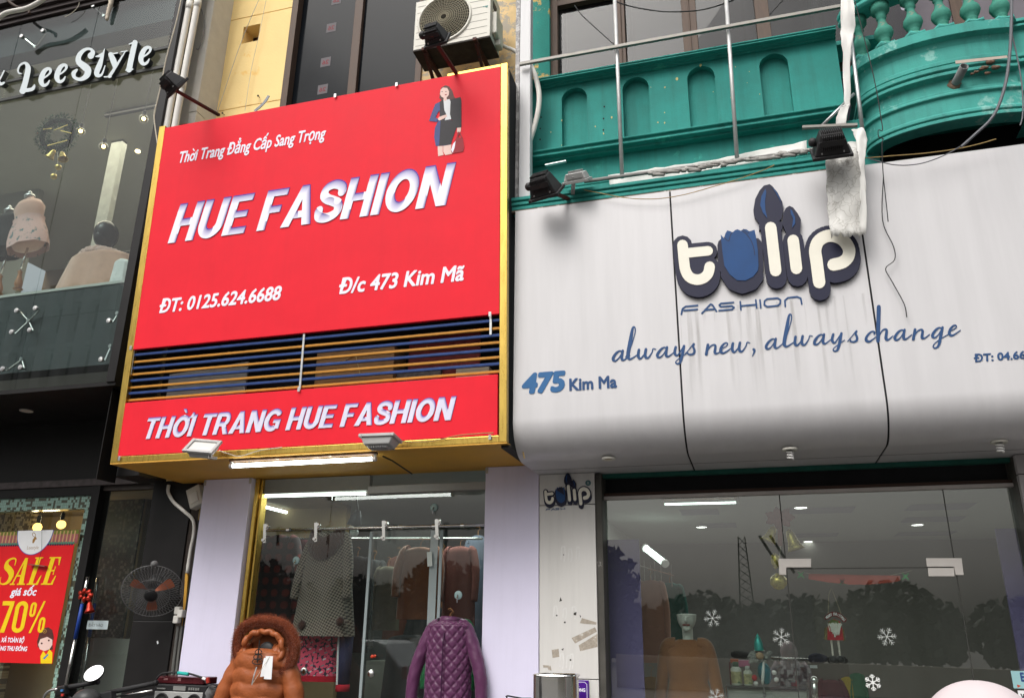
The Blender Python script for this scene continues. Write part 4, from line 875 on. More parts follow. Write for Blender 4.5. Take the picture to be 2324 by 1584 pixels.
for p_ in ([(632, 1168), (640, 1128), (665, 1110), (752, 1102)], [(652, 1140), (750, 1131)], [(785, 1160), (848, 1093), (862, 1098), (892, 1145)], [(812, 1136), (872, 1130)], [(1018, 1080), (925, 1088), (912, 1100), (925, 1112), (1006, 1106), (1022, 1118), (1008, 1132), (912, 1140)], [(1068, 1075), (1073, 1135)], [(1070, 1106), (1186, 1096)], [(1183, 1062), (1190, 1120)], [(1214, 1062), (1220, 1118)], [(1268, 1054), (1345, 1048), (1366, 1062), (1364, 1088), (1346, 1104), (1268, 1112), (1246, 1098), (1248, 1070), (1268, 1054)], [(1402, 1110), (1398, 1066), (1420, 1046), (1488, 1038), (1516, 1050), (1524, 1092)]):
    fash += stroke(p_, 13)
o = MB().flat(qf(fash, PT, q10), PT.pos, .001, .004).build('fascia_lettering', M_ink); tag(o, 'small blue futuristic word FASHION under the tulip letters', 'lettering')
GL = {
 'a': ([([(60, 50), (46, 58), (26, 47), (8, 22), (7, 6), (20, 0), (40, 16), (58, 46)], [5, 7, 11, 13, 12, 8, 5, 5]), ([(62, 58), (56, 22), (60, 4), (74, 4), (104, 26)], [11, 13, 12, 7, 4])],),
 'l': ([([(-4, 14), (22, 60), (48, 145), (52, 178), (46, 192), (36, 180), (24, 110), (10, 30), (14, 5), (28, 1), (70, 26)], [4, 4, 4, 5, 6, 11, 17, 17, 13, 8, 4])],),
 'w': ([([(6, 54), (2, 22), (8, 4), (20, 4), (40, 30), (46, 54)], [12, 13, 12, 8, 5, 5]), ([(47, 55), (42, 22), (48, 4), (62, 4), (82, 34), (88, 54), (104, 50)], [12, 13, 12, 8, 5, 5, 4])],),
 'y': ([([(6, 55), (0, 24), (8, 6), (20, 8), (46, 48)], [12, 13, 11, 7, 5]), ([(54, 58), (44, 6), (34, -34), (22, -46), (8, -42), (8, -30), (30, -12), (72, 16)], [12, 14, 12, 8, 6, 4, 4, 4])],),
 's': ([([(-4, 6), (22, 36), (44, 64), (48, 60), (42, 48), (50, 26), (48, 8), (32, 0), (14, 4), (12, 12)], [4, 4, 5, 8, 9, 11, 11, 9, 7, 6])],),
 'n': ([([(2, 0), (12, 57)], [13, 13]), ([(6, 16), (26, 46), (46, 55), (56, 45), (52, 12), (58, 2), (72, 4), (96, 22)], [5, 6, 8, 11, 13, 11, 6, 4])],),
 'e': ([([(6, 24), (34, 36), (46, 48), (42, 58), (28, 56), (12, 38), (5, 16), (12, 2), (28, 0), (70, 26)], [4, 4, 5, 6, 8, 12, 13, 12, 8, 4])],),
 ',': ([([(6, 12), (12, 2), (0, -26)], [12, 10, 4])],),
 'c': ([([(54, 44), (56, 52), (46, 59), (28, 52), (10, 30), (6, 12), (16, 1), (32, 2), (62, 24)], [9, 8, 7, 9, 12, 13, 12, 8, 4])],),
 'h': ([([(10, 0), (14, 205)], [17, 19]), ([(12, 20), (32, 58), (50, 68), (60, 58), (56, 16), (62, 4), (74, 6), (96, 24)], [5, 6, 8, 12, 14, 12, 7, 4])],),
 'g': ([([(60, 50), (46, 58), (26, 47), (8, 22), (7, 6), (20, 0), (40, 16), (58, 46)], [5, 7, 11, 13, 12, 8, 5, 5]), ([(64, 58), (54, 6), (46, -36), (34, -58), (18, -62), (10, -50), (22, -32), (56, -8), (98, 14)], [12, 14, 13, 9, 7, 5, 4, 4, 4])],)}
scr = []
for ch, x0, y0 in (('a', 25, 403), ('l', 116, 392), ('w', 190, 389), ('a', 308, 381), ('y', 425, 373), ('s', 496, 364), ('n', 624, 361), ('e', 712, 352), ('w', 790, 348), (',', 922, 342), ('a', 1002, 327), ('l', 1114, 312), ('w', 1190, 306), ('a', 1310, 299), ('y', 1430, 292), ('s', 1534, 283), ('c', 1640, 280), ('h', 1712, 276), ('a', 1824, 270), ('n', 1946, 264), ('g', 2064, 255), ('e', 2172, 240)):
    for pts, ws in GL[ch][0]:
        sm_ = smooth([(x, y, w) for (x, y), w in zip(pts, ws)], 4)
        scr += [[(x0+x*1.1-3, y0-y*1.06-.0747*x) for x, y in p] for p in stroke([(a, b) for a, b, c in sm_], [c*1.22+1. for a, b, c in sm_], n=8)]
o = MB().flat(qf(scr, PT, q8), PT.pos, .001, .004).build('fascia_lettering', M_ink); tag(o, 'blue script line always new, always change across the white fascia', 'lettering')
t = empty('fascia_lettering', PT.pos(*PT.hit(*q11(88, 488))), 'bold blue house number 475 with Kim Ma at the left end of the fascia', 'lettering')
LT(PT, '475', q11(88, 489), q11(284, 484), q11(120, 400), M_ink2, t, bold=.055, shear=.12); LT(PT, 'Kim Ma', q11(300, 480), q11(513, 468), q11(304, 427), M_ink, t, bold=.035)
t = empty('fascia_lettering', PT.pos(*PT.hit(*q11(2103, 352))), 'small blue phone line ĐT: 04.66 cut off at the right end of the fascia', 'lettering')
LT(PT, 'ĐT: 04.66', q11(2103, 353), q11(2333, 340), q11(2108, 319), M_ink, t, bold=.03, shear=.1)
# ---- lamps in the soffit
for (x, y, lab, cfl) in ((1381, 1040, 'empty round lamp holder in the fascia soffit, left of three', 0), (1792, 1019, 'spiral bulb in a round holder in the middle of the fascia soffit', 1), (2267, 1002, 'spiral bulb hanging in the fascia soffit, right of three', 1)):
    p_ = atZ(x, y, fzb); t = empty('soffit_lamp', p_, lab, 'lamp', 'lamps in the white fascia soffit')
    MB().lathe([(.03, .0), (.03, -.002), (.045, -.012), (.052, -.012), (.054, -.002), (.054, .004)], p_, (0, 0, 1), 24, False).build('ring', M_cream, t, sm=True)
    MB().lathe([(.001, -.003), (.032, -.003)], p_, (0, 0, 1), 20, False).build('socket', M_blackm if cfl else M_wirey, t)
    if cfl:
        MB().tube([(p_.x+.02*cos(a_*.5), p_.y+.02*sin(a_*.5), p_.z-.012-.0016*a_) for a_ in range(40)], .0065, 7).build('spiral_bulb', M_white, t, sm=True)
# floodlights on the green house
floodlight('floodlight', 'black floodlight on the left end of the green beam', at(1232, 418, -.22), (.18, .72, -.62), (1, -.25, 0), .24, .17, .15, at(1290, 452, .08), group='floodlights on the shop fronts', knob=-1)
floodlight('led_floodlight', 'pale finned LED floodlight behind the black one on the green beam', at(1308, 400, -.05), (.05, .55, -.8), (1, -.1, 0), .19, .16, .06, at(1300, 440, .08), parts_mat=M_ledgrey, group='floodlights on the shop fronts', led=True)
floodlight('floodlight', 'black floodlight fixed above the torn banner beside the curved balcony', at(1886, 321, -.26), (.0, .75, -.6), (1, 0, 0), .25, .19, .15, at(1880, 350, .08), group='floodlights on the shop fronts', knob=-1)
o = MB().beam(at(*q7(242, 922), -.1), at(*q7(640, 905), -.1), .03, .02).build('mounting_bar', mat('grey_bar', (.2, .2, .2))); tag(o, 'short grey mounting bar on top of the right black floodlight', 'bar')
o = MB().beam(at(*q6(200, 1195), -.05), at(*q6(350, 1165), -.05), .03, .008).build('mounting_bar', M_steel); tag(o, 'loose flat steel strip above the left black floodlight', 'bar')
# wires on the right
for pts, q, Y, r, m_, lab in (
    ([(615, -20), (690, 280), (750, 520), (790, 720), (805, 820), (822, 938), (792, 940), (795, 990), (828, 1004), (818, 1040), (826, 1250), (850, 1480), (862, 1600)], q7, -.28, .0035, M_cable, 'kinked thin black wire hanging in front of the balcony and fascia'),
    ([(1752, -20), (1750, 200), (1735, 430), (1700, 640), (1620, 840), (1480, 980), (1390, 1060)], q7, -.25, .011, mat('grey_cable', (.13, .135, .15), .5), 'thick grey cable sweeping down across the balcony'),
    ([(1755, 250), (1790, 400), (1825, 600), (1835, 760), (1830, 850), (1815, 905)], q7, -.2, .005, mat('grey_cable', (.13, .135, .15), .5), 'thin grey wire hanging at the far right of the balcony'),
    ([(480, 1370), (600, 1395), (800, 1430), (1000, 1435), (1200, 1405), (1400, 1350), (1600, 1290), (1780, 1225), (1850, 1190)], q6, .03, .0035, M_wirey, 'yellowed wire sagging along the top of the white fascia'),
    ([(480, 0), (560, 60), (650, 0)], q6, .2, .001, M_cable, ''),
    ([(660, -5), (800, 45), (1000, 82), (1150, 88), (1350, 70), (1560, 5)], q6, .2, .006, M_cable, 'black cable sagging across the brown window of the green house'),
    ([(410, 40), (470, 120), (580, 220), (700, 330)], q6, .2, .0045, M_cable, 'black wire slanting down to the first white pole'),
    ([(1820, 105), (1870, 50), (1925, -10)], q6, .2, .005, M_cable, 'black wire slanting up past the last window of the green house'),
    ([(500, 1155), (720, 1140), (900, 1125), (1100, 1110), (1300, 1085), (1480, 1050), (1640, 1005)], q7, -.02, .004, M_wirey, 'yellow wire running along the top right edge of the fascia'),
    ([(710, 1140), (900, 1190), (1080, 1185), (1250, 1130), (1380, 1060)], q7, -.03, .004, mat('grey_cable', (.13, .135, .15), .5), 'grey wire drooping over the top right edge of the fascia'),
    ([(2005, 400), (2003, 500), (2028, 560), (2030, 590), (2010, 610), (2025, 640), (2052, 690), (2058, 720)], lambda x, y: (x, y), .04, .0035, M_cable, 'loose end of black wire curling down the right fascia panel')):
    if not lab: continue
    o = MB().tube([tuple(at(*q(x, y), Y)) for x, y in smooth(pts, 5)], r, 6).build('wire', m_); tag(o, lab, 'wire')
# ================================================================ glass fronted shop on the left
qa, qb, qc, qd, qe = zp(0, 0, 2.64), zp(0, 550, 2.112), zp(0, 1250, 1.626), zp(0, 1550, 2.779), zp(0, 0, 4.4)
qg = zp(0, 1900, 2.905)
LX1 = av(PL.hit(400, 30)[0], PL.hit(338, 392)[0], PL.hit(245, 862)[0]); LX0 = -13.
LZ0 = av(PL.hit(0, 890)[1], PL.hit(243, 862)[1]); LZT = av(PL.hit(0, 72)[1], PL.hit(150, 22)[1])
t_l = empty('glass_shop', (-7.5, YL, 0), 'black clad shop with a tall bolted glass front and interior, left of the red sign', 'shop building')
fw_ = .10
MB().box(LX1, YL-.04, LZ0-.02, LX1+fw_, YL+.05, 10.5).build('corner_post', M_black, t_l, bev=.004)
xs = []
for a, b in (((229, 0), (135, 427)), ((55, 44), (0, 235))): xs.append(av(PL.hit(*a)[0], PL.hit(*b)[0]))
hs_ = av(PL.hit(30, 729)[1], PL.hit(266, 703)[1])
xs = [LX1]+xs+[xs[-1]-(xs[0]-xs[1]), LX0]
for i in range(len(xs)-1):
    for z0, z1 in ((LZ0, hs_-.004), (hs_+.004, LZT)):
        MB().box(xs[i+1]+.004, YL, z0, xs[i]-.004, YL+.012, z1).build('glass_pane', G_left, t_l)
# ledge above, black soffit and upper band
m_ = MB()
for k, (o_, z0, z1) in enumerate(((.03, 0, .05), (.06, .055, .11), (.10, .115, .2), (.16, .21, 1.5))): m_.box(LX0-1, YL-o_, LZT+z0, LX1-.25 if k < 3 else LX1-.3, YL+.4, LZT+z1)
m_.build('ledge', mat('brown_black_ledge', (.045, .033, .033), .5, var=.3, stretch=(.4, 4, 8)), t_l, bev=.004)
MB().box(LX0-1, YL-.02, LZ0-.05, LX1+fw_, YLB, LZ0-.012).build('soffit', M_black, t_l)
m_ = MB().box(LX0-1, YL+.9, LZ0-.0505, LX1+fw_, YL+.904, LZ0-.0495); m_.build('soffit_joint', mat('joint_grey', (.06, .06, .06), .6), t_l)
p_ = atZ(60, 932, LZ0-.05); MB().lathe([(.001, -.001), (.055, -.001), (.058, -.006), (.066, -.006), (.068, .0)], p_, (0, 0, 1), 24, False).build('recessed_lamp', M_cream, t_l)
LF0 = av(PLB.hit(0, 1104)[1], PLB.hit(250, 1097)[1])
MB().box(LX0-1.5, YLB, LF0, LX1+.3, YLB+.3, LZ0).build('black_band', M_black, t_l)
MB().box(LX0-1.5, YLB-.035, LF0-.03, LX1+.3, YLB, LF0+.045).build('shutter_rail', mat('worn_rail', (.10, .085, .085), .6, var=.5, scale=12, c2=(.34, .24, .24), thr=.66, spot=14), t_l, bev=.004)
# upper interior
cz = PL.hit(200, 74)[1]                      # slab edge seen through the glass
fz_ = av(at(20, 668, YL+.12).z, at(270, 643, YL+.12).z)
M_tslab = mat('teal_grey_slab', (.03, .042, .045), .7, var=.2, scale=2)
MB().box(LX0, YL+.08, cz, LX1, YL+.3, LZT+.5).build('upper_slab_edge', M_tslab, t_l)
MB().box(LX0, YL+.3, cz+.0, LX1, 5.6, cz+.05).build('ceiling', mat('shop_ceiling', (.36, .345, .29), .8, var=.06), t_l)
MB().box(LX0, YL+.1, fz_-.9, LX1, YL+.3, fz_-.002).build('floor_edge', mat('floor_edge_grey', (.05, .058, .06), .6, var=.25), t_l)
MB().box(LX0, YL+.09, fz_-.03, LX1, 5.6, fz_).build('floor', mat('pale_floor', (.45, .46, .43), .4, var=.06), t_l)
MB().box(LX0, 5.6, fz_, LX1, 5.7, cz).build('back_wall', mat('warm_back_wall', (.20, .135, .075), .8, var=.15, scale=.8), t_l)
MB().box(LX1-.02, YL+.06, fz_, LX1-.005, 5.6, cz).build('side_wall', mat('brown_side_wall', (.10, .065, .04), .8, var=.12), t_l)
MB().box(LX0, 3.0, fz_, at(330, 500, 3.0).x-2.2, 3.1, cz).build('partition', mat('grey_partition', (.26, .27, .245), .8, var=.06, scale=.7), t_l)
for x, y in ((225, 480),):
    a = at(228, 500, 2.2); MB().box(a.x-.09, 2.2, fz_, a.x+.11, 2.3, cz).build('column', mat('pale_stone_column', (.42, .43, .40), .6, var=.2, scale=8, c2=(.6, .6, .57), thr=.62, spot=9), t_l, bev=.01)
MB().box(LX1-.004, YL+.06, 2.9, LX1+.004, .548, 10.5).build('side_cladding', M_black, t_l)
# stairs/ceiling beams on the right
m_ = MB()
for k in range(4):
    z_ = 6.9-.0-.26*k; m_.beam((LX1-2.6+.3*k, 4.4, z_+.9), (LX1-.05, 3.0-.1*k, z_-.1), .05, .05)
m_.build('stair_beam', mat('dark_stair', (.06, .045, .035), .6), t_l)
MB().add([(LX1-2.7, 4.5, 7.9), (LX1-.03, 3.05, 6.85), (LX1-.03, 3.05, 5.6), (LX1-2.0, 4.5, 6.6)], [(0, 1, 2, 3)]).build('stair_side', mat('tan_stair_side', (.20, .12, .055), .7, var=.1), t_l)
for k in range(2):
    y_ = 1.6+1.6*k; MB().box(LX1-2.2+.5*k, y_, cz-.06, LX1-.2, y_+.05, cz-.02).build('light_track', M_blackm, t_l)
# spider clamps
def clamp(x, y, arms):
    p_ = Vector((*[PL.hit(x, y)[0]], YL, PL.hit(x, y)[1])); m_ = MB()
    m_.lathe([(.001, .016), (.021, .014), (.024, .006), (.024, 0)], p_, (0, -1, 0), 16); return m_, p_
t_cl = None
for hub, discs in (((81, 108), ((49, 83), (97, 70))), (qe(1465, 235), (qe(1308, 85),)), (qb(195, 1000), (qb(112, 930), qb(238, 914), qb(78, 1074), qb(200, 1060))), (qb(795, 950), (qb(733, 998),)), (qb(150, 1258), (qb(18, 1322), qb(138, 1312))), (qb(748, 1170), (qb(680, 1258),))):
    hb3 = at(hub[0], hub[1], YL+.075); m_ = MB().lathe([(.02, -.02), (.02, .02)], hb3, (0, -1, 0), 12)
    for d in discs:
        c_ = at(d[0], d[1], YL-.008); m_.lathe([(.001, .012), (.024, .010), (.028, .004), (.028, -.004)], c_, (0, -1, 0), 16); m_.tube([c_+Vector((0, .01, 0)), c_+Vector((0, .05, 0)), hb3], [.011, .011, .009], 8)
    m_.build('glass_clamp', M_stain, t_l, sm=False)
# reflected loose bits: pipe and foam lump at the ledge
o = MB().tube([tuple(at(x, y, YL-.3)) for x, y in smooth([(-10, 48), (15, 30), (60, 20), (90, 5), (110, -10)], 5)], .028, 10).build('conduit', M_pvc, sm=True); tag(o, 'cream conduit pipe crossing the top left corner', 'pipe')
o = MB().tube([tuple(at(*qe(x, y), YL-.2)) for x, y in smooth([(60, -40), (140, 40), (230, 100), (330, 125), (405, 165), (410, 200)], 4)], .018, 8).build('cable', mat('brown_cable', (.05, .03, .022), .6)); tag(o, 'dark brown cable hanging at the top left corner', 'cable')
o = MB().tube([tuple(at(*qe(x, y), YL-.05)) for x, y in smooth([(1110, -20), (1110, 50), (1080, 120), (1000, 195), (910, 240)], 5)], .004, 6).build('wire', M_wirew); tag(o, 'short pale wire end curling over the dark glass at the top left', 'wire')
rows = []; 
m_ = MB(); pts = [at(*qe(x, y), YL-.04) for x, y in smooth([(1565, -30), (1555, 60), (1530, 140), (1510, 210), (1498, 285)], 5)]
m_.tube(pts, [.034-.008*(i % 3)/3-.014*(i/len(pts)) for i in range(len(pts))], 9); o = m_.build('foam_drip', mat('dried_foam', (.62, .54, .44), .9, var=.2, scale=20, bump=.6, bscale=25), sm=True); tag(o, 'pale dried foam dripping down in front of the glass at the top', 'foam')
# ---- lettering behind/at the glass (LeeStyle), variable width strokes traced in a crop
lee = []
def vs_(pts, ws, k=5):
    s_ = smooth([(x, y, w) for (x, y), w in zip(pts, ws)], k); return stroke([(a, b) for a, b, c in s_], [c for a, b, c in s_], n=10)
E_ = lambda x, y: vs_([(x-50, y+30), (x+40, y-28), (x+85, y-75), (x+88, y-115), (x+55, y-130), (x+5, y-95), (x-35, y-10), (x-40, y+60), (x-5, y+105), (x+45, y+85), (x+75, y+35)], [20, 24, 30, 44, 42, 62, 72, 68, 46, 34, 16])
lee += vs_([(300, 1040), (265, 1030), (255, 985), (285, 920), (345, 890), (385, 920), (395, 985), (360, 1150), (320, 1285)], [18, 22, 24, 26, 34, 58, 76, 78, 84])+vs_([(300, 1285), (400, 1268), (455, 1255), (478, 1225), (488, 1190)], [52, 50, 46, 40, 8])+vs_([(395, 930), (425, 955)], [50, 10])
lee += E_(620, 1100)+E_(842, 1048)+E_(2020, 800)
lee += vs_([(1275, 790), (1305, 740), (1270, 695), (1190, 705), (1115, 780), (1105, 870), (1180, 935), (1235, 990), (1215, 1070), (1130, 1120), (1050, 1095), (1035, 1035), (1080, 985)], [90, 60, 34, 44, 66, 80, 100, 96, 80, 50, 44, 60, 30])
lee += vs_([(1470, 690), (1405, 900), (1360, 1020), (1375, 1065), (1430, 1050), (1475, 930)], [8, 70, 74, 58, 30, 12])+vs_([(1340, 800), (1400, 790), (1440, 765)], [10, 40, 40])
lee += vs_([(1555, 770), (1600, 880), (1610, 960)], [66, 84, 40])+vs_([(1755, 735), (1640, 920), (1535, 1080)], [14, 34, 44])+vs_([(1530, 768), (1650, 750)], [20, 16])+vs_([(1700, 735), (1785, 722)], [14, 14])+vs_([(1465, 1085), (1560, 1082)], [16, 20])
lee += vs_([(1895, 605), (1850, 800), (1810, 985)], [74, 76, 80])+vs_([(1815, 625), (1890, 600)], [16, 26])+vs_([(1765, 992), (1865, 978)], [16, 20])
lee += vs_([(60, 1000), (10, 1100), (-30, 1170)], [20, 20, 20])+vs_([(-60, 1080), (0, 1180), (60, 1165)], [40, 50, 24])
YLT = YL-.07; PLT = Plane(YLT)
t_ls = empty('shop_lettering', PLT.pos(*PLT.hit(150, 160)), 'white raised letters & LeeStyle on two dark rails across the upper glass', 'lettering')
pl = qf(lee, PLT, qe); v2, tr = union2d(pl)
MB().plate(v2, tr, PLT.pos, -.055, 0).build('letter_side', mat('letter_side_dark', (.04, .045, .05), .5), t_ls)
MB().plate(v2, tr, PLT.pos, .0008, .003).build('letter_face', mat('letter_face_white', (.60, .66, .68), .45, var=.04), t_ls)
for (a, b, c, d) in ((30, 1160, 2288, 690), (30, 1400, 2288, 950)):
    A, B = at(*qe(a, b), YL-.02), at(*qe(c, d), YL-.02); z_ = av(A.z, B.z); MB().box(LX0, YL-.03, z_-.018, LX1, YL-.005, z_+.018).build('rail', mat('rail_dark', (.06, .062, .06), .5), t_ls)
# ---- interior objects of the upper floor
def pendant(x, y, Y, label, r=.052, ztop=None, group='round pendant bulbs in the glass shop'):
    p_ = at(x, y, Y); t = empty('pendant_bulb', p_, label, 'pendant lamp', group); sc_ = px(x, y, Y)
    MB().ball(p_, r, nu=18, nv=12).build('globe', glassmat('bulb_glass', (1, .93, .75), .04, 1, 0), t, sm=True) if 'bulb_glass' not in bpy.data.materials else MB().ball(p_, r, nu=18, nv=12).build('globe', bpy.data.materials['bulb_glass'], t, sm=True)
    MB().ball(p_, r*.42, nu=10, nv=8).build('filament', bpy.data.materials.get('warm_filament') or lampmat('warm_filament', (1, .66, .24), 26), t, sm=True)
    MB().lathe([(.016, r*.85), (.024, r*1.0), (.024, r*2.0), (.012, r*2.2)], p_, (0, 0, 1), 12).build('lamp_holder', M_blackm, t)
    MB().tube([p_+Vector((0, 0, r*2)), Vector((p_.x, p_.y, ztop or cz))], .004, 6).build('cord', M_cable, t)
    return t
pendant(183, 298, 1.0, 'round lit bulb hanging just right of the wreath'); pendant(235, 333, 1.0, 'lowest of the three round lit bulbs behind the upper glass'); pendant(326, 270, 1.0, 'round lit bulb nearest the black corner post')
o = MB().lathe([(.03, 0), (.034, -.02), (.02, -.03)], at(313, 342, 1.3), (0, 0, 1), 12).build('spotlight', lampmat('warm_spot', (1, .75, .4), 5)); tag(o, 'small warm spotlight low behind the upper glass by the black post', 'lamp')
# wreath
wc = at(130, 306, .62); t = empty('wreath', wc, 'dark green Christmas wreath with gold bows hanging behind the glass', 'wreath')
tilt = Matrix.Rotation(radians(35), 3, 'Z') @ Matrix.Rotation(radians(20), 3, 'X') @ Matrix.Rotation(radians(32), 3, 'Y')
m_ = MB(); rng = random.Random(3); R_ = .165
for k in range(1300):
    a_ = rng.random()*2*pi; b_ = rng.random()*2*pi; rr = .03+.045*rng.random()
    p_ = Vector(((R_+rr*cos(b_))*cos(a_)*.86, rr*sin(b_), (R_+rr*cos(b_))*sin(a_)*1.15)); d = Vector((cos(b_)*cos(a_)+rng.uniform(-.6, .6), sin(b_)+rng.uniform(-.6, .6), cos(b_)*sin(a_)+rng.uniform(-.6, .6))).normalized()*.035
    s_ = d.orthogonal().normalized()*.006; p_ = tilt @ p_; d = tilt @ d; s_ = tilt @ s_
    m_.add([wc+p_-s_, wc+p_+s_, wc+p_+d], [(0, 1, 2)])
m_.build('fir_needles', mat('fir_green', (.03, .10, .045), .6, var=.6, scale=40), t)
MB().tube([wc+tilt @ Vector((R_*cos(a_*pi/16)*.86, 0, R_*sin(a_*pi/16)*1.15)) for a_ in range(33)], .03, 8).build('ring', mat('fir_dark', (.012, .03, .018), .8), t)
M_foil = mat('gold_foil', (.60, .45, .14), .3, metal=.7, var=.3, scale=30)
m_ = MB()
for (x, y, dx, dy) in ((138, 290, 30, 12), (150, 300, 25, -6), (130, 325, 45, 12), (108, 293, 20, 2)):
    a = at(x-dx/2, y+dy/2, .5); b = at(x+dx/2, y-dy/2, .5); m_.beam(a, b, .012, .004, (0, 1, 0))
m_.build('gold_ribbon', M_foil, t)
MB().ball(at(85, 304, .52), .012).build('red_berry', mat('berry_red', (.4, .02, .02), .4), t, sm=True)
def bell(o, h, r, ax=(0, 0, -1)): return MB().lathe([(.002, 0), (r*.35, .01*h/.1), (r*.5, h*.3), (r*.62, h*.6), (r*.85, h*.85), (r*1.05, h), (r*.9, h*.98)], o, ax, 16, False)
t = empty('bell_ornament', at(128, 345, .55), 'gold foil bells and two gold balls hanging below the wreath', 'ornament')
for (x, y, ax) in ((124, 340, (-.5, 0, -1)), (140, 345, (.45, 0, -1))): bell(at(x, y, .55), .12, .055, ax).build('bell', M_foil, t, sm=True)
for (x, y) in ((132, 380), (122, 401)): MB().ball(at(x, y, .55), .036).build('gold_ball', M_foil, t, sm=True)
MB().tube([at(130, 345, .55), at(132, 380, .55), at(122, 401, .55)], .003, 5).build('string', M_wirew, t)
# dress forms
def dressform(name, label, x, ytop, ybot, ypole, ybase, hw, Y, m1, m2, cat='dress form', group='dress forms on turned wooden handles'):
    a = at(x, ybot, Y); b = at(x+hw*.12, ytop, Y); s_ = px(x, ytop, Y); H_ = (b-a).length; r_ = hw*s_; ax = (b-a).normalized()
    t = empty(name, a, label, cat, group)
    prof = [(.02, -.02), (r_*.82, 0), (r_*1.0, H_*.12), (r_*.94, H_*.3), (r_*.74, H_*.52), (r_*.80, H_*.66), (r_*.86, H_*.78), (r_*.66, H_*.9), (r_*.30, H_*.965), (r_*.26, H_*1.02)]
    mb = MB(); mb.lathe(prof, a, ax, 22)
    for i in range(len(mb.v)):
        d = mb.v[i]-a; mb.v[i] = a+Vector((d.x, d.y*.62, d.z))
    o = mb.build('torso', m1, t, sm=True)
    n0 = 22; mb2 = MB().lathe([(r_*1.12, -H_*.05), (r_*1.10, H_*.1), (r_*.98, H_*.3), (r_*.80, H_*.5), (r_*.83, H_*.56)], a, ax, 30, False)
    for i in range(len(mb2.v)):
        d = mb2.v[i]-a; w_ = 1+.05*sin(i*1.7); mb2.v[i] = a+Vector((d.x*w_, d.y*.66*w_, d.z))
    mb2.build('skirt', m2, t, sm=True)
    top = a+ax*(H_*1.02); MB().lathe([(r_*.26, 0), (r_*.27, .03), (r_*.1, .045), (r_*.08, .06), (r_*.13, .075), (r_*.04, .1)], top, ax, 14).build('neck_cap', M_steel, t, sm=True)
    pb = at(x-hw*.55, ypole, Y); MB().tube([a, pb], .013, 10).build('pole', M_stain, t, sm=True)
    pe = at(x-hw*.72, ybase, Y); d = (pe-pb); L_ = d.length
    MB().lathe([(.018, 0), (.03, .01), (.02, L_*.15), (.028, L_*.4), (.045, L_*.68), (.04, L_*.85), (.025, L_*.92), (.055, L_)], pb, d, 16).build('turned_base', mat('turned_wood', (.30, .13, .05), .45, var=.2, stretch=(6, 6, 1)), t, sm=True)
    return t, a, r_, H_
m_fl = mat('floral_print', (.55, .36, .33), .8, var=.1, scale=3, c2=(.10, .16, .17), thr=.56, spot=11)
dressform('dress_form', 'dress form in a pink blouse and floral skirt on a wooden handle', 64, 452, 560, 615, 656, 33, .9, mat('blush_fabric', (.48, .29, .23), .85, var=.1, sheen=.3), m_fl)
dressform('dress_form', 'dress form in black at the left edge of the upper glass', 18, 484, 570, 625, 668, 31, 1.0, mat('black_cloth', (.02, .022, .022), .9, var=.3), mat('black_cloth', (.02, .022, .022)))
# mannequin bust with coat
def bust(name, label, x, yh, hr, yb, Y, mh, mc, tilt=0):
    hc = at(x, yh, Y); s_ = px(x, yh, Y); r_ = hr*s_; base = at(x-10, yb, Y); t = empty(name, Vector((hc.x, Y, base.z)), label, 'mannequin')
    m_ = MB().ball(hc, r_*.84, r_*1.0, r_*1.15, 20, 14); m_.ball(hc+Vector((0, -r_*.25, -r_*.45)), r_*.6, r_*.75, r_*.75, 14, 10); m_.lathe([(r_*.46, 0), (r_*.44, -r_*1.0), (r_*.6, -r_*1.7)], hc+Vector((0, .01, -r_*.7)), (0, 0, 1), 14); m_.build('head', mh, t, sm=True)
    return t, hc, r_, base
t, hc, r_, base = bust('mannequin', 'black headed mannequin in a dusty pink fur collared coat behind the upper glass', 241, 533, 23, 668, 1.0, mat('glossy_black', (.012, .012, .013), .18), None)
mc = mat('dusty_pink_wool', (.42, .25, .18), .9, var=.12, scale=14, sheen=.4)
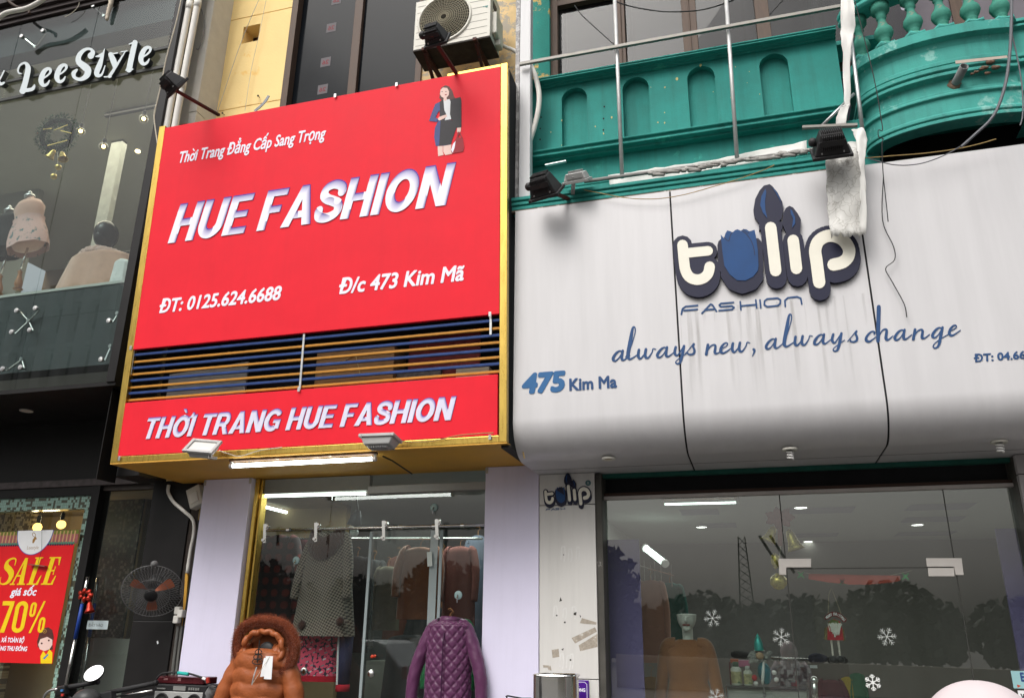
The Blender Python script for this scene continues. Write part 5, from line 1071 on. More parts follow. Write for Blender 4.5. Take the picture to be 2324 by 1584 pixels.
def coat(t, top, w, d, h, m, flare=1.15, name='coat', fold=.02, sh=.62, seed=0, n=48, nv=26, quilt=None, arm=None, armw=.34, cuff=None, skew=0):
    """body of a garment hanging from its shoulders; top = neck point; w half width of shoulders"""
    top = Vector(top)
    def fn(u, v):
        a_ = 2*pi*u; z = v
        if z < .14: k = .30+.70*(z/.14)**.55; zz_ = -.06*h*(z/.14)
        else: k = 1+(flare-1)*((z-.14)/.86); zz_ = -.06*h-(h*.94)*((z-.14)/.86)
        wv = 1+fold*sin(a_*9+seed)*min(1, z*2)+fold*.8*sin(a_*5+seed*2)*z
        if quilt: wv *= 1+quilt(u, v)
        return top+Vector((w*k*cos(a_)*wv+skew*z, d*(.55+.45*k)*sin(a_)*wv, zz_))
    MB().grid(fn, n, nv, True).build(name, m, t, sm=True)
    if arm:
        bh = lambda z: 1+(flare-1)*max(0, z-.14)/.86
        for s_ in (-1, 1):
            r_ = w*armw; p0 = top+Vector((s_*w*.86, 0, -.09*h)); p1 = top+Vector((s_*w*(bh(.4*arm)+.10), -d*.35, -.40*h*arm)); p2 = top+Vector((s_*w*(bh(.82*arm)+.06), -d*.7, -.82*h*arm)); pts = [Vector(q_) for q_ in smooth([tuple(p0-Vector((s_*w*.2, 0, -.03*h))), tuple(p0), tuple(p1), tuple(p2)], 9)]
            rs = [r_*(1.02-.42*(i/(len(pts)-1)))*(1+.03*sin(i*2.1+seed)) for i in range(len(pts))]
            if quilt and quilt(.1, .1) is not None:
                rs = [q_*(1+.07*abs(sin(i*.95))) for i, q_ in enumerate(rs)]
            MB().tube(pts, rs, 16).build('sleeve', m, t, sm=True)
            if cuff: MB().tube([p2+(p1-p2)*.12, p2-(p1-p2)*.02], rs[-1]*1.03, 14).build('cuff', cuff, t, sm=True)
coat(t, hc+Vector((0, .02, -r_*1.75)), r_*2.7, r_*1.4, .62, mc, 1.5, 'cape', .035)
m_ = MB()
for k in range(10):
    a_ = pi+pi*k/9+.0; m_.ball(hc+Vector((r_*1.25*cos(a_)*1.1, r_*.8*sin(a_), -r_*1.75-.25*r_*abs(cos(a_)))), r_*.5, r_*.5, r_*.42, 10, 8, None, .4)
m_.build('fur_collar', mat('pink_fur', (.50, .33, .28), .95, var=.2, scale=50, bump=.9, bscale=90, sheen=.6), t, sm=True)
for nm, lab, x, y, w_, h_, cc, Y in (('folded_coat', 'beige coat hanging low left of the black mannequin', 200, 612, .12, .34, (.45, .34, .2), 1.3), ('dark_coat', 'dark coat on the rail behind the beige one upstairs', 178, 592, .16, .42, (.04, .035, .03), 1.7), ('silver_wrap', 'crumpled silver white jacket beside the black corner post', 280, 590, .10, .55, (.55, .57, .56), .55)):
    tt = empty(nm, at(x, y, Y), lab, 'clothing'); coat(tt, at(x, y, Y), w_, w_*.5, h_, mat(nm+'_cloth', cc, .7 if 'silver' not in nm else .35, var=.2, scale=20, bump=.3), 1.4, 'body', .06, seed=x)
o = MB().tube([at(205, 585, 1.7), at(300, 570, 1.5)], .012, 8).build('clothes_rail', M_blackm); tag(o, 'dark clothes rail upstairs behind the mannequin', 'rail')
l_ = bpy.data.lights.new('shop_fill', 'AREA'); l_.shape = 'RECTANGLE'; l_.size = 3.6; l_.size_y = 1.8; l_.energy = 105; l_.color = (1, .86, .66); lo = bpy.data.objects.new('shop_fill', l_); col.objects.link(lo); lo.location = (-8.2, 1.7, cz-.03)  # added ceiling fill to brighten the upper room, no fixture there
# ================================================================ lower part of the left shop
M_mos = bpy.data.materials.new('mosaic_tiles'); M_mos.use_nodes = True; nt = M_mos.node_tree; N = nt.nodes; L = nt.links; b = N['Principled BSDF']
def mosaic(nt, ca, cb, cc, sx=34., sz=34., thr=.72):
    N, L = nt.nodes, nt.links; b = N['Principled BSDF']; tc = N.new('ShaderNodeTexCoord'); mp = N.new('ShaderNodeMapping'); mp.inputs['Rotation'].default_value = (radians(90), 0, 0); L.new(tc.outputs['Object'], mp.inputs[0])
    br = N.new('ShaderNodeTexBrick'); br.inputs['Scale'].default_value = sx; br.inputs['Brick Width'].default_value = .9; br.inputs['Row Height'].default_value = 1.; br.inputs['Mortar Size'].default_value = .06; br.offset = 0.; br.inputs['Color1'].default_value = (*ca, 1); br.inputs['Color2'].default_value = (*cb, 1); br.inputs['Mortar'].default_value = (*[x*.5 for x in ca], 1); L.new(mp.outputs[0], br.inputs[0])
    vo = N.new('ShaderNodeTexWhiteNoise'); sn = N.new('ShaderNodeVectorMath'); sn.operation = 'SNAP'; sn.inputs[1].default_value = (.9/sx, 1./sx, 10); L.new(mp.outputs[0], sn.inputs[0]); L.new(sn.outputs[0], vo.inputs[0])
    gt = N.new('ShaderNodeMath'); gt.operation = 'GREATER_THAN'; gt.inputs[1].default_value = thr; L.new(vo.outputs['Value'], gt.inputs[0]); mx = N.new('ShaderNodeMixRGB'); L.new(gt.outputs[0], mx.inputs[0]); L.new(br.outputs['Color'], mx.inputs[1]); mx.inputs[2].default_value = (*cc, 1); L.new(mx.outputs[0], b.inputs['Base Color']); b.inputs['Roughness'].default_value = .25
mosaic(nt, (.30, .45, .38), (.24, .38, .32), (.08, .085, .06))
M_mos2 = bpy.data.materials.new('dark_mosaic_tiles'); M_mos2.use_nodes = True; mosaic(M_mos2.node_tree, (.10, .115, .09), (.055, .07, .055), (.19, .20, .15), thr=.8)
M_mos3 = bpy.data.materials.new('beige_mosaic_tiles'); M_mos3.use_nodes = True; mosaic(M_mos3.node_tree, (.34, .28, .18), (.30, .25, .16), (.09, .07, .045), thr=.6)
ox = av(PLB.hit(215, 1119)[0], PLB.hit(135, 1509)[0]); ix = av(PLB.hit(195, 1148)[0], PLB.hit(118, 1509)[0]); bx = av(PLB.hit(234, 1111)[0], PLB.hit(154, 1509)[0])
oz = av(PLB.hit(0, 1133)[1], PLB.hit(210, 1122)[1]); iz = av(PLB.hit(0, 1163)[1], PLB.hit(190, 1150)[1])
m_ = MB().box(LX0-1.5, YLB+.02, iz, ox, YLB+.12, oz).box(ix, YLB+.02, 0, ox, YLB+.12, iz); m_.build('mosaic_surround', M_mos, t_l)
m_ = MB().box(ox, YLB-.02, 0, bx, YLB+.15, LF0-.03).box(LX0-1.5, YLB-.01, oz, ox, YLB+.15, LF0-.03); m_.build('window_frame', M_black, t_l, bev=.004)
MB().box(LX0-1.5, YLB+.13, .3, ix, YLB+.136, iz).build('window_glass', G_left, t_l)
mbk = mat('warm_shop_wall', (.40, .30, .17), .8, var=.15, scale=1.2)
MB().box(LX0-1.5, 3.2, 0, bx+2, 3.3, LF0).build('shop_back_wall', mbk, t_l); MB().box(LX0-1.5, YLB+.2, LF0-.06, bx+2, 3.3, LF0-.02).build('shop_ceiling', mat('warm_shop_ceiling', (.34, .27, .17), .8), t_l)
MB().box(LX0-1.5, 2.6, .2, at(75, 1180, 2.6).x, 2.7, LF0-.06).build('mosaic_wall', M_mos3, t_l)
for x, y, lab in ((85, 1196, 'warm bulb hanging above the white logo of the red poster'), (139, 1190, 'warm shaded bulb right of the logo of the red poster')):
    p_ = at(x, y, 1.85); t = empty('pendant_bulb', p_, lab, 'pendant lamp', 'warm bulbs behind the red poster')
    MB().ball(p_, .05, nu=16, nv=10).build('globe', bpy.data.materials.get('warm_globe') or lampmat('warm_globe', (1, .56, .14), 4), t, sm=True); MB().lathe([(.022, .045), (.022, .13), (.008, .14)], p_, (0, 0, 1), 12).build('lamp_holder', M_blackm, t); MB().tube([p_+Vector((0, 0, .13)), Vector((p_.x, p_.y, LF0-.06))], .005, 6).build('cord', M_cable, t)
l_ = bpy.data.lights.new('shop_fill', 'POINT'); l_.energy = 26; l_.color = (1, .74, .42); l_.shadow_soft_size = .15; lo = bpy.data.objects.new('shop_fill', l_); col.objects.link(lo); lo.location = at(100, 1185, 2.1)  # added point fill behind the two warm bulbs, without a fixture
# door: glass, dark mosaic column behind, handles
dz1 = LF0-.03; xd1 = av(PLB.hit(351, 1121)[0], PLB.hit(298, 1411)[0])
MB().box(bx+.005, YLB+.06, .2, xd1+.15, YLB+.07, dz1-.06).build('door_glass', G_left, t_l)
MB().box(bx, YLB+.03, dz1-.05, xd1+.15, YLB+.1, dz1).build('door_header', mat('header_brown', (.055, .045, .04), .5, var=.4), t_l)
a = at(225, 1300, 2.1).x; b_ = at(300, 1300, 2.1).x
MB().box(a-.35, 2.1, .1, b_, 2.4, LF0-.06).build('mosaic_column', M_mos2, t_l)
MB().box(b_, 2.12, .1, b_+.03, 2.3, LF0-.06).build('column_edge', mat('edge_brass', (.22, .15, .06), .5), t_l)
MB().box(b_+.03, 3.0, .1, -6.2, 3.05, LF0-.06).build('dark_interior', M_dark, t_l); MB().box(-6.22, YLB+.2, .1, -6.2, 3.0, LF0-.06).build('interior_side', M_dark, t_l)
yb_ = at(260, 1480, 1.9); o = MB().box(yb_.x-.35, 1.9, .4, yb_.x+.28, 2.05, yb_.z+.14).build('white_counter', mat('pale_counter', (.28, .27, .24), .5, var=.1)); tag(o, 'pale counter edge seen through the left shop door', 'counter')
for k, (p0, p1, bl, Y, lab) in enumerate((((qc(455, 955)), (qc(357, 1440)), (.30, .67), YLB-.06, 'blue and silver pull handle outside the left shop door'), ((qc(508, 962)), (qc(440, 1420)), (.30, .67), YLB+.2, 'blue and silver pull handle inside the left shop door'))):
    A, B = at(*p0, Y), at(*p1, Y); A = Vector((B.x, Y, A.z)) if False else A; t = empty('pull_handle', B, lab, 'door handle', 'pull handles of the left shop door')
    f_ = lambda s_: A+(B-A)*s_
    MB().tube([A, f_(bl[0])], .017, 12).build('steel_end', M_stain, t, sm=True); MB().tube([f_(bl[0]), f_(bl[1])], .019, 12).build('blue_grip', mat('blue_sleeve', (.02, .06, .30), .35), t, sm=True); MB().tube([f_(bl[1]), B+(B-A)*.25], .017, 12).build('steel_end', M_stain, t, sm=True)
M_rfoil = mat('red_foil', (.42, .035, .02), .3, metal=.5, var=.4, scale=30)
t = empty('bell_ornament', at(200, 1375, YLB-.1), 'red foil bell and bow hanging on the left shop door handle', 'ornament')
bell(at(203, 1364, YLB-.1), .11, .05, (.25, 0, -1)).build('bell', M_rfoil, t, sm=True)
m_ = MB()
for k in range(9): m_.ball(at(194+12*cos(k*.9), 1350+10*sin(k*.9), YLB-.1), .03, .02, .02, 8, 6, Matrix.Rotation(k, 3, 'Y'), .7)
m_.build('bow', M_rfoil, t, sm=True)
a0, a1, c0, c1 = rect(Plane(YLB+.055), qg(818, 225), qg(1008, 222), qg(798, 303), qg(995, 305)); PD = Plane(YLB+.054)
m_ = MB(); pbox(m_, PD, a0, a1, c0, c1, 0, .002); t = m_.build('door_label', mat('pale_label', (.55, .64, .66), .5)); tag(t, 'pale blue label reading ĐẨY VÀO on the left shop door', 'label')
pl = fit_polys(PD, text_polys('ĐẨY VÀO', .01), a0+.02, a1-.06, c0+(c1-c0)*.30, (c1-c0)*.33, CAPH); MB().flat(pl, PD.pos, None, .003).build('lettering', mat('grey_ink', (.16, .2, .2), .6), t)
# ---- SALE poster
Yp = YLB+.0; PO = Plane(Yp-.03)
pr_ = av(PO.hit(*qd(665, 512))[0], PO.hit(*qd(458, 1565))[0]); pb_ = av(PO.hit(*qd(100, 1562))[1], PO.hit(*qd(458, 1568))[1]); pt_ = av(PO.hit(*qd(0, 530))[1], PO.hit(*qd(665, 508))[1]); pt2 = av(PO.hit(*qd(0, 408))[1], PO.hit(*qd(722, 378))[1])
plx = pr_-1.25
t_po = empty('sale_poster', PO.pos(pr_-.5, pb_), 'red sale poster reading SALE giá sốc 70% with a little cartoon girl', 'poster')
M_pred = mat('poster_red', (.70, .015, .02), .35, var=.05, scale=4); M_py = mat('poster_yellow', (.85, .60, .015), .4, var=.03)
m_ = MB(); pbox(m_, PO, plx, pr_, pb_, pt_, -.004, 0); m_.build('sheet', M_pred, t_po)
m_ = MB(); pbox(m_, PO, plx, pr_+.03, pt_+.012, pt2, -.004, 0); m_.build('roof_band', mat('poster_roof', (.34, .11, .11), .5, var=.3, scale=20), t_po)
m_ = MB(); n_ = 26
for k in range(n_): u_ = plx+.02+(pr_-plx)*k/n_; pbox(m_, PO, u_, u_+.016, pt_+.03, pt2-.005, 0, .001)
m_.build('roof_slats', mat('poster_tan', (.55, .33, .16), .5), t_po)
m_ = MB()
pbox(m_, PO, plx, pr_+.03, pt2-.04, pt2, .0, .0008); m_.build('roof_top', mat('poster_olive', (.16, .19, .03), .5, var=.3, scale=30), t_po)
m_ = MB()
for k in range(40): u_ = plx+.015+(pr_-plx)*k/40; m_.flat([disc(u_, pt_+.018, .013, 10)], PO.pos, None, .0016)
m_.build('eave_dots', mat('poster_green', (.06, .26, .17), .5), t_po)
m_ = MB()
for k in range(40): u_ = plx+.0+(pr_-plx)*k/40; m_.flat([disc(u_, pt_+.002, .012, 10)], PO.pos, None, .0012)
m_.build('eave_shadow_dots', mat('poster_navy', (.02, .02, .06), .5), t_po)
c_ = PO.hit(*qd(318, 388)); e_ = PO.hit(*qd(300, 600)); ra = av(PO.hit(*qd(474, 385))[0]-PO.hit(*qd(163, 400))[0])/2; rb = c_[1]-e_[1]
MB().flat([arc(c_[0], c_[1], ra+.008, rb+.008, 180, 360, 28)], PO.pos, None, .002).build('logo_rim', mat('poster_blue', (.03, .06, .40), .5), t_po)
MB().flat([arc(c_[0], c_[1]-.001, ra, rb, 180, 360, 28)], PO.pos, None, .0028).build('logo_disc', M_paper, t_po)
decal(PO, [(288, 500), (292, 470), (305, 455), (310, 440), (322, 450), (330, 466), (316, 470), (312, 482), (300, 502)], mat('deer_gold', (.35, .19, .05), .5), t_po, .0034, qd, 'deer')
MB().flat(qf(stroke(smooth([(308, 448), (292, 435), (292, 415), (302, 408)], 4), 5)+stroke(smooth([(312, 446), (318, 430), (310, 415), (303, 410)], 4), 5), PO, qd), PO.pos, None, .0036).build('antlers', mat('deer_gold', (.35, .19, .05)), t_po)
LT(PO, 'Leestyle', qd(240, 558), qd(342, 552), qd(243, 528), mat('logo_text', (.42, .30, .2), .5), t_po, w=(None, .0034))
# SALE in a high contrast serif
def serif_sale():
    o_ = []
    o_ += vs2([(.50, .72), (.46, .93), (.28, .97), (.10, .86), (.12, .68), (.34, .54), (.50, .36), (.46, .12), (.26, .03), (.08, .08), (.03, .28)], [.03, .05, .07, .13, .2, .22, .22, .15, .06, .05, .03])
    x = .62; o_ += [[(x+.02, 0), (x+.09, 0), (x+.33, .98), (x+.27, .98)], [(x+.27, .98), (x+.40, .98), (x+.58, 0), (x+.36, 0)], [(x+.12, .3), (x+.45, .3), (x+.45, .36), (x+.12, .36)], [(x-.05, 0), (x+.18, 0), (x+.18, .05), (x-.05, .05)], [(x+.29, 0), (x+.65, 0), (x+.65, .05), (x+.29, .05)]]
    x = 1.36; o_ += [[(x+.08, 0), (x+.27, 0), (x+.27, 1), (x+.08, 1)], [(x, 0), (x+.5, 0), (x+.5, .05), (x, .05)], [(x, .95), (x+.36, .95), (x+.36, 1), (x, 1)], [(x+.40, 0), (x+.52, 0), (x+.56, .34), (x+.52, .34)]]
    x = 2.02; o_ += [[(x+.08, 0), (x+.27, 0), (x+.27, 1), (x+.08, 1)], [(x, 0), (x+.5, 0), (x+.5, .05), (x, .05)], [(x, .95), (x+.5, .95), (x+.5, 1), (x, 1)], [(x+.42, 0), (x+.53, 0), (x+.57, .32), (x+.53, .32)], [(x+.42, 1), (x+.53, 1), (x+.56, .7), (x+.52, .7)], [(x+.25, .48), (x+.42, .48), (x+.42, .53), (x+.25, .53)], [(x+.39, .36), (x+.43, .36), (x+.43, .66), (x+.39, .66)]]
    return xf(o_, 1, 1, 0, 0, .17)
def vs2(pts, ws):
    s_ = smooth([(x, y, w) for (x, y), w in zip(pts, ws)], 4); return stroke([(a, b) for a, b, c in s_], [c for a, b, c in s_], n=8)
LT(PO, 'SALE', qd(-12, 880), qd(500, 860), qd(20, 640), M_py, t_po, polys=serif_sale(), capsrc=1., w=(.0004, .003))
LT(PO, 'giá sốc', qd(90, 968), qd(322, 958), qd(88, 900), M_lilacw, t_po, bold=.03, shear=.15, w=(None, .003))
def cond(s):
    x = 0; o_ = []
    for ch in s:
        if ch == '7': o_ += xf([[(0, .86), (.40, .86), (.40, 1), (0, 1)], [(.27, .9), (.40, .9), (.25, 0), (.10, 0)]], 1, 1, x); x += .47
        elif ch == '0': o_ += xf([r for r in stroke(arc(.21, .79, .145, .145, 0, 180, 10)+arc(.21, .21, .145, .145, 180, 360, 10)+[(.355, .79)], .13, 'round')], 1, 1, x); x += .50
        elif ch == '%': o_ += xf(stroke(arc(.1, .85, .065, .08, 0, 180, 8)+arc(.1, .62, .065, .08, 180, 360, 8)+[(.165, .85)], .075)+stroke(arc(.48, .38, .065, .08, 0, 180, 8)+arc(.48, .13, .065, .08, 180, 360, 8)+[(.545, .38)], .075)+[[(.1, 0), (.17, 0), (.47, 1), (.40, 1)]], 1, 1, x); x += .6
    return o_
LT(PO, '70%', qd(-30, 1300), qd(385, 1290), qd(10, 1022), M_py, t_po, polys=cond('70%'), capsrc=1., w=(.0004, .003))
LT(PO, 'XẢ TOÀN BỘ', qd(8, 1380), qd(213, 1376), qd(15, 1340), M_lilacw, t_po, bold=.035, shear=.12, w=(None, .003))
LT(PO, 'HÀNG THU ĐÔNG', qd(-45, 1454), qd(240, 1450), qd(-30, 1415), M_lilacw, t_po, bold=.035, shear=.12, w=(None, .003))
decal(PO, [(335, 1420), (330, 1370), (350, 1300), (385, 1255), (430, 1245), (465, 1270), (478, 1330), (465, 1400), (470, 1440), (440, 1450), (380, 1440)], C_hair, t_po, .002, qd, 'girl_hair')
decal(PO, [(340, 1400), (360, 1350), (420, 1330), (465, 1355), (466, 1400), (440, 1440), (395, 1455), (355, 1440)], C_skin, t_po, .003, qd, 'girl_face')
decal(PO, [(362, 1565), (360, 1500), (385, 1455), (410, 1490), (440, 1440), (466, 1470), (462, 1565)], M_py, t_po, .0026, qd, 'girl_dress')
decal(PO, [(383, 1520), (425, 1480), (432, 1490), (395, 1530)], mat('poster_blue2', (.08, .22, .5), .5), t_po, .0036, qd, 'girl_sash')
for x, y in ((372, 1388), (435, 1362)): MB().flat(qf([disc(x, y, 9, 10)], PO, qd), PO.pos, None, .0036).build('girl_eye', C_hair, t_po)
MB().flat(qf(stroke(arc(398, 1280, 16, 16, 0, 360, 14), 6)+[disc(398, 1280, 6)], PO, qd), PO.pos, None, .0036).build('hair_flower', mat('deer_gold', (.35, .19, .05)), t_po)
o = MB().beam(at(*qd(262, 690), Yp-.06), at(*qd(408, 706), Yp-.06), .035, .008).build('hanging_strip', mat('taupe_strip', (.16, .12, .10), .6)); tag(o, 'short brown strip hanging on a thread in front of the poster word SALE', 'strip')
o = MB().tube([at(*qd(372, 230), Yp-.06), at(*qd(370, 560), Yp-.06), at(*qd(335, 690), Yp-.06)], .002, 5).build('thread', M_cable); tag(o, 'fine dark thread holding the brown strip before the poster', 'thread')
# ---- black pier with fan and cables
YPB = 1.05; PB = Plane(YPB); x0_ = av(PB.hit(350, 1121)[0], PB.hit(296, 1411)[0]); x1_ = av(PB.hit(429, 1100)[0], PB.hit(390, 1516)[0])
t = empty('black_pier', (x0_, YPB, 0), 'black panelled pier with a wall fan, between glass door and lilac panel', 'pier')
zj = av(PB.hit(300, 1410)[1], PB.hit(395, 1407)[1]); 
MB().box(x0_, YPB, zj+.004, x1_, YPB+.5, ZB+.3).box(x0_, YPB, 0, x1_, YPB+.5, zj-.004).build('panel', M_black, t, bev=.004)
MB().box(x0_+.01, YPB+.01, zj-.006, x1_, YPB+.4, zj+.006).build('joint', mat('pale_joint', (.13, .13, .13), .6), t)
m_ = MB(); a_ = at(358, 1457, YPB); m_.obox(a_, (.006, 0, .004), (0, .003, 0), (-.006, 0, .012)); m_.build('paper_scrap', M_paper, t)
# cables and pipes in the gap
YC = 1.02; 
o = MB().box(x1_, YC+.05, 0, at(470, 1102, YP).x+.02, YC+.1, ZB+.2).build('gap_back', mat('gap_brown', (.05, .04, .035), .9, var=.4)); tag(o, 'dark brown recess between the black pier and the lilac panel', 'recess')
for pts, r, m_, lab in (([(383, 1100), (382, 1118), (395, 1140), (418, 1160), (438, 1180), (440, 1210), (432, 1250), (425, 1300)], .017, M_pvc, 'white curved pipe above the fan'),
                        ([(452, 1180), (445, 1240), (436, 1300), (425, 1370), (415, 1430), (405, 1500), (400, 1560)], .012, M_cable, 'black cable down the gap beside the lilac panel'),
                        ([(460, 1110), (450, 1190), (440, 1290), (430, 1360), (420, 1420)], .008, M_wirey, 'yellow cable down the gap beside the lilac panel'),
                        ([(405, 1420), (395, 1500), (388, 1580)], .016, mat('grey_conduit', (.13, .13, .12), .5), 'left grey conduit below the white switches'), ([(414, 1420), (404, 1500), (397, 1580)], .016, mat('grey_conduit', (.13, .13, .12), .5), 'right grey conduit below the white switches')):
    o = MB().tube([tuple(at(x, y, YC)) for x, y in smooth(pts, 4)], r, 8).build('cable' if 'cable' in lab else 'pipe', m_, sm=True); tag(o, lab, 'cable' if 'cable' in lab else 'pipe')
o = MB().beam(at(425, 1300, YC+.02), at(408, 1560, YC+.02), .03, .02, (0, 1, 0)).build('yellow_batten', M_ochre); tag(o, 'narrow yellow batten left of the lilac panel', 'batten')
c_ = at(448, 1128, YC-.06); t = empty('junction_box', c_, 'tilted white electric meter box under the ochre soffit', 'electric box')
tl_ = Matrix.Rotation(radians(-24), 3, 'Y'); MB().obox(c_, tl_ @ Vector((.075, 0, 0)), (0, .05, 0), tl_ @ Vector((0, 0, .10))).build('case', M_cream, t, bev=.008); MB().obox(c_+Vector((0, -.055, -.01)), tl_ @ Vector((.045, 0, 0)), (0, .006, 0), tl_ @ Vector((0, 0, .05))).build('cover', M_pvc, t, bev=.004)
t = empty('switch_box', at(408, 1400, YC-.05), 'two old white switches on the black pier below the fan', 'switch')
for (x, y) in ((405, 1385), (402, 1405), (412, 1392)): MB().obox(at(x, y, YC-.05), (.028, 0, 0), (0, .03, 0), (0, 0, .035)).build('switch', M_pvc, t, bev=.01)
# fan
fc = at(346, 1341, .78); t = empty('wall_fan', fc, 'wall fan with orange blades and a grey wire cage on the black pier', 'fan')
fa_ = Vector((.42, -.68, -.58)).normalized(); s_ = fa_.cross(Vector((0, 0, 1))).normalized(); up_ = s_.cross(fa_); R_ = .27
M_cage = mat('cage_wire', (.15, .15, .15), .45)
m_ = MB()
for k in range(54):
    a_ = 2*pi*k/54; d = s_*cos(a_)+up_*sin(a_); m_.tube([fc+d*.06+fa_*.075, fc+d*R_*.6+fa_*.065, fc+d*R_*.95+fa_*.03, fc+d*R_], .0016, 4, False); m_.tube([fc+d*.05-fa_*.06, fc+d*R_*.7-fa_*.06, fc+d*R_], .0016, 4, False)
for rr, o_ in ((R_, 0), (R_*.6, .065), (R_*.25, .075)): m_.tube([fc+(s_*cos(a_*pi/20)+up_*sin(a_*pi/20))*rr+fa_*o_ for a_ in range(41)], .004 if rr == R_ else .002, 6, False)
m_.build('cage', M_cage, t)
MB().lathe([(.001, .09), (.05, .088), (.058, .078), (.058, .07)], fc, fa_, 20).build('badge', M_blackm, t, sm=True)
m_ = MB()
for k in range(3):
    a0_ = 2*pi*k/3+.5
    def bl(u, v, a0_=a0_):
        rr = .03+.175*v; w_ = (.22+.5*v*(1.15-v))*1.5; a_ = a0_+w_*(u-.5); d = s_*cos(a_)+up_*sin(a_); return fc+d*rr+fa_*(.02*(u-.5)*(1.4-v)+.01)
    m_.grid(bl, 8, 8)
o = m_.build('blades', mat('orange_blade', (.38, .10, .04), .4, var=.1), t, sm=True)
MB().lathe([(.07, -.06), (.075, -.12), (.06, -.2), (.03, -.22)], fc, fa_, 18).build('motor', M_blackm, t, sm=True)
MB().beam(fc-fa_*.15, Vector((fc.x+.08, YPB, fc.z-.05)), .05, .06).build('wall_arm', M_blackm, t, bev=.01)
MB().ball(fc+up_*R_*1.02-fa_*.02, .035, .03, .03, 12, 8).build('top_knob', M_cage, t, sm=True)
# ================================================================ HUE shop front
a0, a1 = av(PP.hit(468, 1102)[0], PP.hit(391, 1580)[0]), av(PP.hit(570, 1099)[0], PP.hit(513, 1578)[0])
b0, b1 = av(PP.hit(1103, 1077)[0], PP.hit(1089, 1583)[0]), av(PP.hit(1223, 1074)[0], PP.hit(1222, 1530)[0])
for (u, v, lab) in ((a0, a1, 'plain lilac board covering the left door pier under the red sign'), (b0, b1, 'plain lilac board on the pier between the open door and the white pillar')):
    t = empty('lilac_board', ((u+v)/2, YP, 0), lab, 'panel', 'lilac pier boards'); MB().box(u, YP, .1, v, YP+.10, ZB-.015).build('board', M_lilac, t, bev=.005)
    for uu in (u+.012, v-.012): MB().box(uu-.012, YP-.004, ZB-.07, uu+.012, YP-.0005, ZB-.02).build('clip', M_steel, t)
HX0, HX1 = a1, b0; DZ = ZB-.02
t_h = empty('fashion_shop', ((HX0+HX1)/2, YH, 0), 'small fashion shop interior with gold door frame and glass sliding door', 'shop')
MB().box(HX0+.02, YP+.04, 0, HX0+.055, YP+.16, DZ).box(HX0+.065, YP+.07, 0, HX0+.085, YP+.16, DZ).build('gold_frame', M_gold, t_h, bev=.003)
hz = at(960, 1117, YH).z; hx = at(838, 1110, YH).x
MB().box(hx, YH-.03, hz, HX1, YH+.06, hz+.07).build('door_header', mat('grey_header', (.33, .33, .32), .5, metal=.3, var=.12), t_h, bev=.004)
MB().box(HX0+.085, YH, hz+.04, hx, YH+.06, DZ).build('door_header', mat('dim_header', (.22, .22, .2), .6), t_h)
IB = 5.2
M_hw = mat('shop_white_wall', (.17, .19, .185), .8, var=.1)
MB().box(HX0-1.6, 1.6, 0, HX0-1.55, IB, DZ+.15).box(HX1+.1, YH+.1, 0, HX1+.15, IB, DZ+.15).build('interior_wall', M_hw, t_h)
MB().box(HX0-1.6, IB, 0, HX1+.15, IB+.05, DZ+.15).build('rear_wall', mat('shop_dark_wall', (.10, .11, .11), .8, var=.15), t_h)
MB().box(HX0-1.6, YH+.06, DZ+.1, HX1+.15, IB, DZ+.15).build('ceiling', mat('shop_grey_ceiling', (.40, .43, .41), .8, var=.05), t_h)
MB().box(HX0-1.2, YH, .0, HX1+.15, IB, .16).build('floor', M_floor, t_h)
MB().box(-5.74, 1.58, 0, x1_, 1.62, DZ+.1).build('front_return', M_dark, t_h)
# glass panes
def gp(xa, xb, Y, nm='glass_pane', z1=None, mm=None):
    MB().box(xa, Y, .16, xb, Y+.01, z1 or hz).build(nm, mm or G_door, t_h)
xp = at(728, 1400, YH).x; xd0, xd1 = at(830, 1400, YH-.03).x, at(995, 1400, YH-.03).x
zr = av(at(590, 1203, YH-.06).z, at(1100, 1192, YH-.06).z)
gp(HX0+.09, xp, YH+.02); gp(xp+.006, HX1, YH+.02, z1=None)
gp(xd0, xd1, YH-.035, 'sliding_door', zr-.02)
m_ = MB()
for x_ in (xd0, xd1): m_.box(x_-.012, YH-.037, .16, x_+.012, YH-.023, zr-.03)
m_.build('door_edge', mat('glass_edge', (.30, .35, .36), .2, var=.05), t_h)
MB().box(xd1-.10, YH-.0345, .16, xd1-.03, YH-.0335, zr-.03).build('door_brush', mat('pale_edge', (.34, .37, .38), .4, var=.1), t_h)
# rail with rollers
t = empty('door_rail', ((HX0+HX1)/2, YH-.06, zr), 'stainless sliding door rail with four hanging rollers across the shop door', 'rail')
MB().tube([(HX0+.2, YH-.06, zr), (HX1, YH-.06, zr)], .0125, 12).build('rail', M_stain, t, sm=True)
rol = None
for x in (608, 723, 876, 996):
    p_ = at(x, 1185, YH-.075); 
    if rol is None:
        o_ = p_; m_ = MB(); z_ = zr
        m_.lathe([(.024, -.012), (.028, -.008), (.028, .008), (.024, .012)], (p_.x, YH-.085, z_+.028), (0, -1, 0), 18); m_.obox((p_.x-.008, YH-.094, z_-.03), (.014, 0, .001), (0, .005, 0), (-.008, 0, .085)); m_.lathe([(.012, 0), (.014, .012)], (p_.x-.014, YH-.098, z_-.09), (0, -1, 0), 12); m_.lathe([(.012, 0), (.014, .012)], (p_.x-.0, YH-.098, z_+.028), (0, -1, 0), 12)
        rol = m_.build('roller', M_stain, t); wl0 = p_.x
    else:
        c_ = rol.copy(); col.objects.link(c_); c_.parent = t; c_.location = (p_.x-wl0, 0, 0)
m_ = MB()
for x in (655, 880+30, 985, 1050): m_.lathe([(.02, -.015), (.02, .015)], (at(x, 1198, YH-.06).x, YH-.06, zr), (1, 0, 0), 12)
m_.build('rail_stop', M_stain, t)
